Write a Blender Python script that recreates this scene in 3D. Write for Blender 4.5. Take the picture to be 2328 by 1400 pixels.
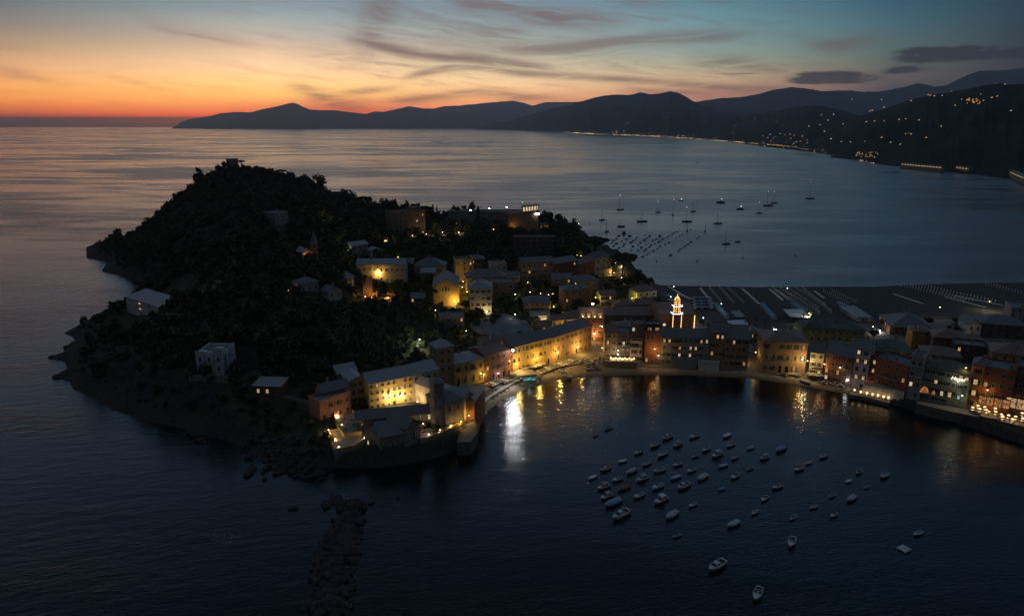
import bpy, bmesh, math, random
import numpy as np
from mathutils import Vector, Matrix, noise
for o in list(bpy.data.objects): bpy.data.objects.remove(o)
SC = bpy.context.scene
COL = SC.collection
R = math.radians
rnd = random.Random(7)

# ------------------------------------------------------------------ camera
CAMH, FPX, CX, CY = 105.0, 1552.0, 1164.0, 700.0
PITCH = math.atan(416/FPX)
cam = bpy.data.cameras.new('camera'); cam.lens = 24; cam.sensor_width = 36
cam.clip_start = 1; cam.clip_end = 120000
camo = bpy.data.objects.new('camera', cam); COL.objects.link(camo)
camo.location = (0, 0, CAMH); camo.rotation_euler = (math.pi/2-PITCH, 0, 0)
SC.camera = camo
SC.render.resolution_x, SC.render.resolution_y = 1024, 615
SC.view_settings.view_transform = 'Standard'; SC.view_settings.look = 'None'
SC.view_settings.exposure = 0.28; SC.view_settings.gamma = 1.0
cy = SC.cycles
cy.max_bounces = 5; cy.diffuse_bounces = 2; cy.glossy_bounces = 3; cy.transmission_bounces = 2
cy.volume_bounces = 0; cy.sample_clamp_indirect = 3.0; cy.caustics_reflective = False; cy.caustics_refractive = False
cy.use_denoising = True

def ray(px, py):
    x, y = (px-CX)/FPX, -(py-CY)/FPX
    c, s = math.cos(PITCH), math.sin(PITCH)
    return Vector((x, c+y*s, -s+y*c))
def at(px, py, z=0.0):                     # the point of height z seen at a pixel of the photograph
    d = ray(px, py); t = (z-CAMH)/d.z
    return Vector((d.x*t, d.y*t, z))
def atY(px, py, Y):                        # the point at distance Y
    d = ray(px, py); t = Y/d.y
    return Vector((d.x*t, Y, CAMH+d.z*t))
def zat(p, py):                            # height above p that shows at picture row py
    c, s = math.cos(PITCH), math.sin(PITCH); k = -(py-CY)/FPX
    # (z-H) = Y*(-s+k c)/(c+k s)
    return CAMH + p.y*(-s+k*c)/(c+k*s)

# ------------------------------------------------------------------ node expressions
class X:
    def __init__(s, nt, sock): s.nt, s.s = nt, sock
    def _m(s, op, *a):
        n = s.nt.nodes.new('ShaderNodeMath'); n.operation = op
        for i, v in enumerate((s,)+a):
            if isinstance(v, X): s.nt.links.new(v.s, n.inputs[i])
            else: n.inputs[i].default_value = v
        return X(s.nt, n.outputs[0])
    def __add__(s, o): return s._m('ADD', o)
    __radd__ = __add__
    def __sub__(s, o): return s._m('SUBTRACT', o)
    def __rsub__(s, o): return (s*-1)+o
    def __mul__(s, o): return s._m('MULTIPLY', o)
    __rmul__ = __mul__
    def __truediv__(s, o): return s._m('DIVIDE', o)
    def f(s, op, *a): return s._m(op, *a)
    def step(s, a, b):                     # smooth 0..1 from a to b
        n = s.nt.nodes.new('ShaderNodeMapRange'); n.interpolation_type = 'SMOOTHSTEP'
        s.nt.links.new(s.s, n.inputs[0]); n.inputs[1].default_value = a; n.inputs[2].default_value = b
        return X(s.nt, n.outputs[0])
    def lin(s, a, b, c=0., d=1.):
        n = s.nt.nodes.new('ShaderNodeMapRange'); s.nt.links.new(s.s, n.inputs[0])
        for i, v in enumerate((a, b, c, d)): n.inputs[i+1].default_value = v
        return X(s.nt, n.outputs[0])
def lin(c):                                # 8-bit sRGB to linear
    return tuple((v/255/12.92 if v/255 <= .04045 else ((v/255+.055)/1.055)**2.4) for v in c)
def ramp(nt, fac, stops):
    n = nt.nodes.new('ShaderNodeValToRGB'); e = n.color_ramp.elements
    for i, (p, c) in enumerate(stops):
        el = e[i] if i < 2 else e.new(p)
        el.position = p; el.color = tuple(c)[:3]+(1,)
    nt.links.new(fac.s, n.inputs[0]); return X(nt, n.outputs[0])
def mixc(nt, fac, a, b, mode='MIX'):
    n = nt.nodes.new('ShaderNodeMix'); n.data_type = 'RGBA'; n.blend_type = mode
    for sock, v in ((n.inputs[0], fac), (n.inputs[6], a), (n.inputs[7], b)):
        if isinstance(v, X): nt.links.new(v.s, sock)
        elif isinstance(v, tuple): sock.default_value = v[:3]+(1,)
        else: sock.default_value = v
    return X(nt, n.outputs[2])
def comb(nt, x, y, z):
    n = nt.nodes.new('ShaderNodeCombineXYZ')
    for i, v in enumerate((x, y, z)):
        if isinstance(v, X): nt.links.new(v.s, n.inputs[i])
        else: n.inputs[i].default_value = v
    return X(nt, n.outputs[0])
def noi(nt, vec, scale, detail=3, rough=.5, dist=0.):
    n = nt.nodes.new('ShaderNodeTexNoise'); n.inputs['Scale'].default_value = scale
    n.inputs['Detail'].default_value = detail; n.inputs['Roughness'].default_value = rough
    n.inputs['Distortion'].default_value = dist
    if vec is not None: nt.links.new(vec.s, n.inputs['Vector'])
    return X(nt, n.outputs['Fac'])

# ------------------------------------------------------------------ sky (by direction: azimuth and elevation in degrees)
world = bpy.data.worlds.new('World'); SC.world = world; world.use_nodes = True
nt = world.node_tree; nt.nodes.clear()
tc = nt.nodes.new('ShaderNodeTexCoord'); sep = nt.nodes.new('ShaderNodeSeparateXYZ')
nt.links.new(tc.outputs['Generated'], sep.inputs[0])
dx, dy, dz = (X(nt, sep.outputs[i]) for i in range(3))
el = dz.f('ARCSINE')*(180/math.pi)
az = dx.f('ARCTAN2', dy)*(180/math.pi)
def azel(px, py):
    d = ray(px, py).normalized(); return math.degrees(math.atan2(d.x, d.y)), math.degrees(math.asin(d.z))
HI = [(14, (.125, .170, .225)), (24, (.078, .125, .185)), (38, (.026, .048, .082)), (55, (.036, .060, .10)), (75, (.08, .11, .15)), (90, (.09, .12, .165))]  # overhead stops, out of view, are brightened on purpose to light roofs and boats
COLS = [
 (0, {0: (92,97,100), 30: (112,106,102), 60: (128,115,104), 100: (160,131,104), 150: (205,152,108), 200: (238,157,80), 220: (247,152,68), 245: (212,110,48), 265: (140,66,45), 268.5: (84,64,55), 284: (78,60,52)}, (.95,1.02,1.12)),
 (610, {0: (122,133,140), 25: (132,144,147), 50: (156,158,150), 80: (178,163,150), 110: (207,174,143), 140: (234,192,150), 165: (250,197,140), 195: (252,197,118), 215: (255,190,100), 235: (252,160,88), 262: (240,100,52), 268.5: (120,75,60), 284: (105,72,60)}, (1.05,1.15,1.3)),
 (1170, {0: (112,130,142), 40: (128,145,150), 90: (150,154,145), 120: (172,163,144), 150: (202,184,147), 175: (220,188,145), 200: (233,185,132), 220: (222,160,110), 250: (205,110,75)}, (1.35,1.62,1.95)),
 (1610, {0: (82,114,127), 50: (100,132,138), 80: (112,134,135), 120: (128,141,131), 145: (148,144,124), 180: (178,150,117), 210: (172,124,98), 235: (150,100,85)}, (1.2,1.55,1.85)),
 (2010, {0: (52,77,92), 50: (66,88,96), 100: (80,92,90), 140: (88,90,82), 180: (94,82,74), 230: (72,60,62)}, (1.0,1.3,1.55)),
 (2314, {0: (36,53,62), 60: (43,55,61), 100: (50,57,58), 150: (60,56,56), 200: (44,40,44)}, (.55,.72,.9))]
SIG, TOP, FAR = 3.4e-5, 1500., 31000.               # the haze box further down: its density, top and depth
def through(e, c):                         # what the sky must be behind the haze to show as c
    T = math.exp(-SIG*min(FAR, (TOP-CAMH)/max(math.sin(R(e)), 1e-4)))
    return tuple(max((v-h*(1-T))/T, v*.4) for v, h in zip(c, (.09, .06, .05)))
EMAX = 90.0
elr = (el.f('MAXIMUM', 0.0)/EMAX).f('POWER', .5)          # more of the ramp near the horizon
col = None; lastaz = None
for px, d, hk in COLS:
    a0 = azel(px, 284)[0]
    st = [(max(0., azel(px, y)[1]), through(azel(px, y)[1], lin(c))) for y, c in d.items()]
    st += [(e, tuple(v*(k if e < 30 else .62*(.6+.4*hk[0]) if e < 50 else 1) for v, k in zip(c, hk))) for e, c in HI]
    st.sort(key=lambda t: t[0])
    st = [((e/EMAX)**.5, c) for e, c in st]
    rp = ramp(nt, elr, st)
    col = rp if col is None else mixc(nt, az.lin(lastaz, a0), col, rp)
    lastaz = a0
# away from the afterglow the sky is dark dusk blue below the raised zenith
back = az.f('ABSOLUTE').step(48, 120)
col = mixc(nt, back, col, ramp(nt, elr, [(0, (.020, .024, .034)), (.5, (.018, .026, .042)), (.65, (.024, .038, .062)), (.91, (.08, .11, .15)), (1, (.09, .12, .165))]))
# red glow low over the headland
ga, ge = azel(745, 262)
gl = (((az-ga)/7.5).f('POWER', 2)*-1 - ((el-ge)/1.0).f('POWER', 2)).f('EXPONENT')
col = mixc(nt, gl*.75, col, (.86, .085, .03))
# ---- clouds: wisps of cirrus along curves, broken by stretched noise
pv = comb(nt, az*.05, el*.32, 0.0)
warp = noi(nt, pv, 1.6, 4, .6)
def stretched(ca, sa, su, sv, seed, det=5):
    u = az*ca + el*sa; v = el*ca - az*sa
    return noi(nt, comb(nt, u*su, v*sv + warp*2.6, seed), 1.0, det, .62, .5)
n1 = stretched(math.cos(-.14), math.sin(-.14), .16, 1.9, 3.1, 7)
n2 = stretched(math.cos(.08), math.sin(.08), .13, 2.2, 9.7, 7)
n3 = stretched(1, 0, .3, 3.4, 21.3, 7)
wob = (warp-.5)*2.0
WMUL = 1.25
mask = None
def stroke(pts, w, k, nz, lo=.36, hi=.66):
    """a wisp: pts = photo pixels along it, w = half width in degrees"""
    global mask
    q = [azel(*p) for p in pts]
    fx = nt.nodes.new('ShaderNodeFloatCurve'); cu = fx.mapping.curves[0]
    a0, a1 = q[0][0], q[-1][0]
    for i, (a, e) in enumerate(q):
        pos = ((a-a0)/(a1-a0), e/20)
        if i == 0: cu.points[0].location = pos
        elif i == len(q)-1: cu.points[-1].location = pos
        else: cu.points.new(*pos)
    fx.mapping.update()
    tt = az.lin(a0, a1); nt.links.new(tt.s, fx.inputs['Value'])
    ce = X(nt, fx.outputs[0])*20
    dv = (el - ce + wob*w*1.1)/(tt.lin(0, 1, w*WMUL, w*WMUL*.8))
    m = (dv*dv*-1).f('EXPONENT')
    edge = az.step(a0-1.2, a0+2.5)*(1-az.step(a1-5, a1+.5))
    m = m*edge*nz.step(lo-.1, hi-.02)*k
    mask = m if mask is None else (mask.f('MAXIMUM', m))
stroke([(795,90),(860,45),(900,10),(985,-50)], 1.9, 1.0, n1, .3, .62)
stroke([(815,70),(900,62),(1000,60),(1130,70),(1290,95)], 1.5, .72, n1, .38, .72)
stroke([(640,130),(760,130),(880,150),(1000,140)], .9, .4, n3, .4, .75)
stroke([(1080,120),(1200,135),(1340,130),(1500,120)], .9, .45, n2, .38, .72)
stroke([(770,85),(860,105),(960,125),(1080,135),(1200,150),(1320,165)], .42, .95, n1, .22, .6)
stroke([(840,60),(960,85),(1080,100),(1200,120),(1330,105)], .95, .6, n1, .3, .75)
stroke([(1000,5),(1120,15),(1190,30),(1290,45),(1480,50)], .75, .95, n1, .26, .62)
stroke([(1110,110),(1250,110),(1400,98),(1560,85),(1760,65)], .5, .8, n2, .25, .6)
stroke([(900,185),(1000,160),(1060,153),(1200,168),(1420,182),(1600,195)], .28, .8, n2, .2, .6)
stroke([(640,200),(690,205),(740,225),(830,235),(900,225)], .5, .85, n3, .35, .68)
stroke([(760,215),(860,205),(960,190)], .25, .7, n3, .2, .6)
stroke([(860,235),(980,222),(1100,212),(1200,222),(1330,225)], .35, .75, n3, .25, .65)
stroke([(290,20),(360,55),(440,78),(540,95),(640,105)], .38, .55, n1, .3, .7)
stroke([(-40,155),(60,170),(140,185),(170,180)], .34, .75, n3, .3, .65)
stroke([(-60,100),(60,112),(150,122)], .2, .4, n3, .3, .65)
stroke([(0,25),(60,60),(140,75)], .5, .4, n1, .3, .7)
stroke([(230,170),(300,185),(360,200),(440,218)], .2, .45, n3, .35, .65)
stroke([(240,232),(300,240),(350,247)], .13, .5, n3, .25, .6)
stroke([(740,165),(770,155),(800,165)], .22, .5, n3, .25, .6)
stroke([(1560,130),(1660,140),(1760,160),(1860,190)], .45, .7, n2, .3, .65)
stroke([(1820,95),(1900,105),(1960,95),(2080,85)], .45, .75, n2, .3, .65)
stroke([(1480,185),(1600,200),(1740,205),(1860,200)], .3, .7, n3, .25, .6)
stroke([(1400,205),(1560,212),(1700,218)], .25, .6, n3, .25, .6)
thin = n1.step(.45, .74)*.6*az.step(-30, -8)*(1-az.step(14, 30))*el.step(1.5, 4) + n3.step(.5, .8)*.3*el.step(.6, 1.5)*(1-el.step(3, 6))
light = mask.f('MAXIMUM', thin)
mask = None
n4 = noi(nt, comb(nt, az*.55, el*1.6, 4.0), 1.0, 6, .62, .3)
stroke([(1770,180),(1860,176),(1960,176),(2080,180)], .42, 1., n4, .22, .36)
stroke([(1990,162),(2060,157),(2150,156),(2190,160)], .3, 1., n4, .25, .4)
stroke([(2010,131),(2120,126),(2220,122),(2330,122),(2480,118)], .45, 1., n4, .25, .42)
stroke([(2190,108),(2280,103),(2360,100)], .14, 1., n4, .2, .4)
stroke([(1620,170),(1700,168),(1780,169)], .07, .85, n4, .2, .4)
stroke([(1800,166),(1900,162),(1980,155)], .10, .8, n4, .25, .45)
stroke([(1880,155),(1940,152),(2000,158)], .13, .9, n4, .25, .4)
dark = (mask*(n4*1.9-.08)).step(.2, .62)*.92
cl = mixc(nt, az.lin(-36, 34), mixc(nt, el.lin(2, 9), (.33, .10, .055), (.22, .16, .15)), mixc(nt, el.lin(2, 9), (.10, .055, .05), (.065, .075, .085)))
cl = mixc(nt, az.step(-22, 0)*el.step(2.5, 6)*.75*(1-az.step(8, 20)), cl, (.17, .105, .10))
col = mixc(nt, light*.9, col, cl)
col = mixc(nt, dark, col, (.0085, .011, .018))
sky = nt.nodes.new('ShaderNodeTexSky'); sky.sky_type = 'NISHITA'; sky.sun_disc = False
sky.sun_elevation = R(-2.5); sky.sun_rotation = R(-24)
bg = nt.nodes.new('ShaderNodeBackground'); bg2 = nt.nodes.new('ShaderNodeBackground'); add = nt.nodes.new('ShaderNodeAddShader')
nt.links.new(col.s, bg.inputs[0]); bg.inputs[1].default_value = 1.0
nt.links.new(sky.outputs[0], bg2.inputs[0]); bg2.inputs[1].default_value = .05
out = nt.nodes.new('ShaderNodeOutputWorld')
nt.links.new(bg.outputs[0], add.inputs[0]); nt.links.new(bg2.outputs[0], add.inputs[1]); nt.links.new(add.outputs[0], out.inputs[0])
world.cycles.sampling_method = 'MANUAL'; world.cycles.sample_map_resolution = 512
# the sun is below the horizon: only a very weak, very soft afterglow is left of it
sun = bpy.data.lights.new('afterglow', 'SUN'); sun.energy = .01; sun.angle = R(40); sun.color = (1, .55, .3)
suno = bpy.data.objects.new('afterglow', sun); COL.objects.link(suno)
suno.rotation_euler = (R(87), 0, R(180+24)); suno.location = (0, 0, 300)
# ------------------------------------------------------------------ materials
MATS = {}
def newmat(name):
    m = bpy.data.materials.new(name); m.use_nodes = True
    b = m.node_tree.nodes['Principled BSDF']; return m, m.node_tree, b
def pos(nt):
    g = nt.nodes.new('ShaderNodeNewGeometry'); return X(nt, g.outputs['Position'])
def objc(nt):
    g = nt.nodes.new('ShaderNodeTexCoord'); return X(nt, g.outputs['Object'])
def bump(nt, b, h, strength=.3, dist=.1):
    n = nt.nodes.new('ShaderNodeBump'); n.inputs['Strength'].default_value = strength; n.inputs['Distance'].default_value = dist
    nt.links.new(h.s, n.inputs['Height']); nt.links.new(n.outputs[0], b.inputs['Normal']); return n
def mat(name, c, rough=.8, var=.25, scale=1.0, metal=0., spec=.3, bmp=0.):
    """plain weathered paint / stone / cloth: the colour broken up by two noises"""
    if name in MATS: return MATS[name]
    m, nt, b = newmat(name)
    p = pos(nt)
    n = noi(nt, p, scale, 5, .6)*.65 + noi(nt, p, scale*.17, 2)*.35
    lo = tuple(v*(1-var) for v in c); hi = tuple(min(1, v*(1+var)) for v in c)
    cc = mixc(nt, n.step(.3, .7), lo, hi)
    nt.links.new(cc.s, b.inputs['Base Color'])
    b.inputs['Roughness'].default_value = rough; b.inputs['Metallic'].default_value = metal
    b.inputs['Specular IOR Level'].default_value = spec
    if bmp: bump(nt, b, n, .5, bmp)
    MATS[name] = m; return m
def plaster(name, c, stain=.35):
    """house wall: mottled render, rain streaks"""
    if name in MATS: return MATS[name]
    m, nt, b = newmat(name); p = pos(nt)
    s = nt.nodes.new('ShaderNodeSeparateXYZ'); nt.links.new(p.s, s.inputs[0])
    x, y, z = (X(nt, s.outputs[i]) for i in range(3))
    n = noi(nt, p, .55, 5, .6)
    st = noi(nt, comb(nt, x*1.6, y*1.6, z*.12), 1.0, 4, .6)
    f = n.step(.3, .75)*.6 + st.step(.35, .75)*.4
    cc = mixc(nt, f, tuple(v*(1-stain) for v in c), tuple(min(.85, v*1.12) for v in c))
    nt.links.new(cc.s, b.inputs['Base Color']); b.inputs['Roughness'].default_value = .9
    b.inputs['Specular IOR Level'].default_value = .15
    bump(nt, b, noi(nt, p, 3, 3), .3, .03)
    MATS[name] = m; return m
def tiles(name, c, scale=2.2):
    """roof: courses of slate or tile"""
    if name in MATS: return MATS[name]
    m, nt, b = newmat(name); p = objc(nt)
    br = nt.nodes.new('ShaderNodeTexBrick'); nt.links.new(p.s, br.inputs['Vector'])
    br.inputs['Scale'].default_value = scale; br.inputs['Mortar Size'].default_value = .03
    br.inputs['Color1'].default_value = tuple(v*.7 for v in c)+(1,); br.inputs['Color2'].default_value = tuple(v*1.3 for v in c)+(1,)
    br.inputs['Mortar'].default_value = tuple(v*.45 for v in c)+(1,)
    n = noi(nt, pos(nt), .35, 4, .6)
    cc = mixc(nt, n.step(.3, .7)*.6, X(nt, br.outputs[0]), tuple(v*.75 for v in c))
    nt.links.new(cc.s, b.inputs['Base Color']); b.inputs['Roughness'].default_value = .6
    b.inputs['Specular IOR Level'].default_value = .35
    bump(nt, b, X(nt, br.outputs['Fac']), .4, .05)
    MATS[name] = m; return m
def emit(name, c, s=1.0, var=0.):
    if name in MATS: return MATS[name]
    m, nt, b = newmat(name)
    b.inputs['Base Color'].default_value = (.02, .02, .02, 1)
    b.inputs['Emission Color'].default_value = tuple(c)+(1,); b.inputs['Emission Strength'].default_value = s
    if var:
        n = noi(nt, pos(nt), 1.6, 4, .7)
        cc = mixc(nt, n.step(.38, .6), tuple(v*(1-var) for v in c), c)
        nt.links.new(cc.s, b.inputs['Emission Color'])
    m.cycles.emission_sampling = 'NONE'
    MATS[name] = m; return m
def painted(name, rough=.4):
    """paint whose colour is each object's own (obj.color)"""
    if name in MATS: return MATS[name]
    m, nt, b = newmat(name)
    oi = nt.nodes.new('ShaderNodeObjectInfo')
    n = noi(nt, pos(nt), 1.3, 4)
    cc = mixc(nt, n.step(.35, .75)*.35, X(nt, oi.outputs['Color']), (.16, .15, .13))
    nt.links.new(cc.s, b.inputs['Base Color']); b.inputs['Roughness'].default_value = rough
    MATS[name] = m; return m
def leaf(name, c):
    if name in MATS: return MATS[name]
    m, nt, b = newmat(name)
    n = noi(nt, pos(nt), .6, 3)
    cc = mixc(nt, n.step(.3, .7), tuple(v*.55 for v in c), tuple(v*1.4 for v in c))
    nt.links.new(cc.s, b.inputs['Base Color']); b.inputs['Roughness'].default_value = .85
    b.inputs['Specular IOR Level'].default_value = .1
    MATS[name] = m; return m

# ------------------------------------------------------------------ mesh helper
def tag(o, label=None, cat=None, group=None, kind=None):
    for k, v in (('label', label), ('category', cat), ('group', group), ('kind', kind)):
        if v: o[k] = v
    return o
def empty(name, loc, rz=0., label=None, cat=None, group=None):
    o = bpy.data.objects.new(name, None); COL.objects.link(o); o.empty_display_size = .5
    o.location = loc; o.rotation_euler = (0, 0, rz); return tag(o, label, cat, group)
class MB:
    def __init__(s): s.v, s.f, s.m = [], [], []
    def add(s, vs, fs, mi=0, M=None):
        k = len(s.v)
        s.v += [tuple(M @ Vector(v)) if M else tuple(v) for v in vs]
        s.f += [tuple(i+k for i in f) for f in fs]; s.m += [mi]*len(fs); return s
    def box(s, x0, x1, y0, y1, z0, z1, mi=0, M=None):
        return s.add([(x0,y0,z0),(x1,y0,z0),(x1,y1,z0),(x0,y1,z0),(x0,y0,z1),(x1,y0,z1),(x1,y1,z1),(x0,y1,z1)],
                     [(3,2,1,0),(4,5,6,7),(0,1,5,4),(1,2,6,5),(2,3,7,6),(3,0,4,7)], mi, M)
    def tube(s, p, q, r0, r1=None, n=6, mi=0, cap=True):
        p, q = Vector(p), Vector(q); r1 = r0 if r1 is None else r1
        d = (q-p).normalized(); a = d.orthogonal().normalized(); b = d.cross(a)
        vs = [c+(a*math.cos(t)+b*math.sin(t))*r for c, r in ((p, r0), (q, r1)) for t in (2*math.pi*i/n for i in range(n))]
        fs = [(i, (i+1) % n, n+(i+1) % n, n+i) for i in range(n)]
        if cap: fs += [tuple(range(n-1, -1, -1)), tuple(range(n, 2*n))]
        return s.add(vs, fs, mi)
    def lathe(s, prof, n=10, mi=0, c=(0,0,0)):
        vs = [(c[0]+r*math.cos(2*math.pi*i/n), c[1]+r*math.sin(2*math.pi*i/n), c[2]+z) for r, z in prof for i in range(n)]
        fs = [(j*n+i, j*n+(i+1) % n, (j+1)*n+(i+1) % n, (j+1)*n+i) for j in range(len(prof)-1) for i in range(n)]
        fs += [tuple(range(n-1, -1, -1)), tuple(range((len(prof)-1)*n, len(prof)*n))]
        return s.add(vs, fs, mi)
    def mesh(s, name, mats):
        me = bpy.data.meshes.new(name); me.from_pydata(s.v, [], s.f); me.validate()
        for m in mats: me.materials.append(m)
        if len(me.polygons) == len(s.m): me.polygons.foreach_set('material_index', s.m)
        me.update(); return me
    def build(s, name, mats, parent=None, smooth=False):
        if not isinstance(mats, (list, tuple)): mats = [mats]
        me = s.mesh(name, mats)
        if smooth: me.polygons.foreach_set('use_smooth', [True]*len(me.polygons))
        return inst(name, me, parent)
def inst(name, me, parent=None, loc=(0,0,0), rz=0.):
    o = bpy.data.objects.new(name, me); COL.objects.link(o); o.parent = parent
    o.location = loc; o.rotation_euler = (0, 0, rz); return o
def copy_tree(o, parent=None):
    c = o.copy(); COL.objects.link(c); c.parent = parent
    for ch in list(o.children): copy_tree(ch, c)
    return c
def npmesh(name, V, F, mats, mi=None, smooth=False):
    me = bpy.data.meshes.new(name)
    V = np.asarray(V, dtype=np.float32); F = np.asarray(F, dtype=np.int32)
    me.vertices.add(len(V)); me.vertices.foreach_set('co', V.ravel())
    k = F.shape[1]
    me.loops.add(F.size); me.loops.foreach_set('vertex_index', F.ravel())
    me.polygons.add(len(F)); me.polygons.foreach_set('loop_start', np.arange(0, F.size, k, dtype=np.int32))
    for m in mats: me.materials.append(m)
    if mi is not None: me.polygons.foreach_set('material_index', np.asarray(mi, dtype=np.int32))
    if smooth: me.polygons.foreach_set('use_smooth', np.ones(len(F), dtype=bool))
    me.update(calc_edges=True); me.validate(); return me

# ------------------------------------------------------------------ terrain of the peninsula
K_CLIFF, K_SAND, K_WALL = 1.1, .13, 2.5
def pxs(l): return [tuple(at(x, y).xy) for x, y in l]
SHORE = []                                  # (x, y, slope of the land behind this point)
def shore(pts, k): SHORE.extend([(x, y, k) for x, y in pts])
shore(pxs([(1085,990),(1092,965)]), K_WALL)
shore(pxs([(1105,938),(1140,910),(1200,882),(1260,866),(1340,857),(1440,853),(1560,853),(1700,860),(1800,873),(1870,886),(1935,898)]), K_SAND)
shore(pxs([(1990,910),(2060,927),(2130,947),(2230,978),(2328,1010),(2700,1110)]), K_WALL)
shore([(520,120),(760,120),(760,620)], K_CLIFF)
shore(pxs([(2600,632),(2328,641),(2100,646),(1990,651),(1700,652),(1560,650),(1500,648)]), .16)
shore(pxs([(1478,640),(1445,612)]), K_CLIFF)
shore([(92,528),(76,552),(66,600),(40,640),(-40,662),(-120,672),(-200,692),(-290,694),(-345,655),(-378,600)], K_CLIFF)
shore(pxs([(198,587),(225,592),(258,594),(240,604),(232,617),(265,624),(320,640),(350,652),(338,668),(300,685),(255,697),(215,718),(195,735),(172,745),(146,757),(165,764),
  (176,775),(152,788),(146,800),(118,814),(150,822),(155,838),(125,856),(160,868),(168,884),(215,900),(250,930),(300,945),(350,960),(425,975),(470,990),(520,1000),(560,1022),(600,1050),(640,1070),(690,1088),(735,1078)]), .9)
shore(pxs([(760,1062),(870,1062),(950,1048),(1005,1036),(1050,1018)]), K_WALL)
P = np.array([(a, b) for a, b, _ in SHORE]); KS = np.array([k for _, _, k in SHORE])
N = len(P)
def inside(x, y, poly=None):
    q = P if poly is None else poly
    r = np.zeros(x.shape, bool); n = len(q)
    for i in range(n):
        x0, y0 = q[i]; x1, y1 = q[(i+1) % n]
        if y0 == y1: continue
        c = ((y0 > y) != (y1 > y)) & (x < (x1-x0)*(y-y0)/(y1-y0)+x0)
        r ^= c
    return r
def shoredist(x, y):
    best = np.full(x.shape, 1e9); kk = np.ones(x.shape)
    for i in range(N):
        a, b = P[i], P[(i+1) % N]; d = b-a; L = d@d
        t = np.clip(((x-a[0])*d[0]+(y-a[1])*d[1])/L, 0, 1)
        dd = np.hypot(x-a[0]-t*d[0], y-a[1]-t*d[1])
        k = KS[i] if i % N != N-1 else KS[i]
        m = dd < best; best[m] = dd[m]; kk[m] = k
    return best, kk
CP = []                                     # control points of the land's height
def c_(px, py, z=None, Y=None):
    p = at(px, py, z) if Y is None else atY(px, py, Y); CP.append((p.x, p.y, p.z))
for a in [(310,545,575),(360,500,590),(390,466,600),(430,434,610),(480,394,625),(535,378,640),(600,383,635),(680,398,630),(720,418,625),(760,440,620),(820,458,612),(880,488,604),(930,512,590)]:
    c_(a[0], a[1]+(15 if 545 < a[0] < 880 else 7), Y=a[2])
for a in [(400,600,20),(500,620,31),(600,600,37),(600,500,50),(480,500,47),(700,500,46),(640,510,45),(740,500,44),(600,700,26),(600,800,17),(600,900,8),(450,700,19),(400,760,14),(330,702,8),(300,760,8),(250,800,6),
  (487,848,14),(500,780,20),(605,888,9.5),(700,640,30),(715,580,30),(700,720,23),(700,800,15),(780,720,17),(850,672,15),(760,600,26),(800,560,28),(900,700,12),(860,800,8.5),(960,760,9),(930,830,6.5),
  (820,480,36),(870,540,27),(765,948,6),(800,900,7),(880,925,7),(790,1010,5.5),(900,1030,5.5),(1000,990,5),(1060,960,4.5),(890,640,16),(960,620,16),(1020,690,10),(1095,705,8),
  (1060,600,18),(940,538,25),(1040,536,25),(1150,535,25),(1200,524,24),(1160,580,17),(1050,560,20),(1250,640,11),(1350,640,12),(1280,560,15),(1380,600,14),(1430,612,9),(1470,640,4),(1215,715,6),(1310,702,7.5),
  (1150,760,5),(1050,790,4.5),(1165,852,2.4),(1250,826,2.5),(1345,796,2.6),(1030,870,3),(1100,880,2.2),(1360,740,3),(1450,830,2.3),(1560,832,2.3),(1700,838,2.3),(1800,850,2.3),(1900,868,2.4),(2000,890,3),(2328,960,3),
  (1450,700,5),(1420,660,6.5),(1540,740,3),(1700,740,2.4),(1900,740,2.4),(2200,740,2.8),(1560,680,1.8),(1800,690,1.8),(2100,690,1.9),(2328,690,2)]:
    c_(a[0], a[1], a[2])
CP += [(x, y, 3.) for x, y in ((350,250),(500,200),(740,200),(740,600),(500,450))] + [(-280,660,40.),(-150,650,38.),(-60,630,28.),(20,610,22.),(55,560,20.),(-320,640,25.),(-20,560,24.)]
CP = np.array(CP)
def tps_fit(C, z, lam=.02):
    n = len(C); d = np.hypot(C[:, None, 0]-C[None, :, 0], C[:, None, 1]-C[None, :, 1])/100
    Kk = np.where(d > 0, d*d*np.log(d+1e-12), 0)+lam*np.eye(n)
    Q = np.hstack([np.ones((n, 1)), C/100]); A = np.zeros((n+3, n+3)); A[:n, :n] = Kk; A[:n, n:] = Q; A[n:, :n] = Q.T
    return np.linalg.solve(A, np.concatenate([z, np.zeros(3)]))
W_ = tps_fit(CP[:, :2], CP[:, 2])
def tps(x, y):
    o = np.full(x.shape, W_[-3])+W_[-2]*x/100+W_[-1]*y/100
    for i in range(len(CP)):
        d = np.hypot(x-CP[i, 0], y-CP[i, 1])/100
        o += W_[i]*d*d*np.log(d+1e-12)
    return o
GS = 1.5
GX = np.arange(-400, 640, GS); GY = np.arange(150, 720, GS)
gx, gy = np.meshgrid(GX, GY)
ins = inside(gx, gy); sd, sk = shoredist(gx, gy)
hh = np.maximum(tps(gx, gy), 1.2)
fb = np.array([[noise.fractal(Vector((x*.06, y*.06, 1.7)), 1.0, 2.0, 4) for x in GX] for y in GY])
rk0 = (sk > .5) & (sk < 2) & (gx < 40)
hh = np.where(rk0, np.maximum(hh, np.minimum(sd*.36+.6, 7)), hh)
rocky = ((sk > .5) & (sk < 2)).astype(float)
slope = np.where(rocky > 0, sk*np.clip(1+.9*fb, .25, 2), sk)
H = np.where(ins, np.minimum(hh+fb*.5*np.clip((hh-6)/10, 0, 1), sd*slope), -np.minimum(sd*.35, 6.))
H = np.where(ins & (rocky > 0), H+fb*1.3*np.clip(1-np.abs(sd-5)/12, 0, 1)*(sd > 1), H)
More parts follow.
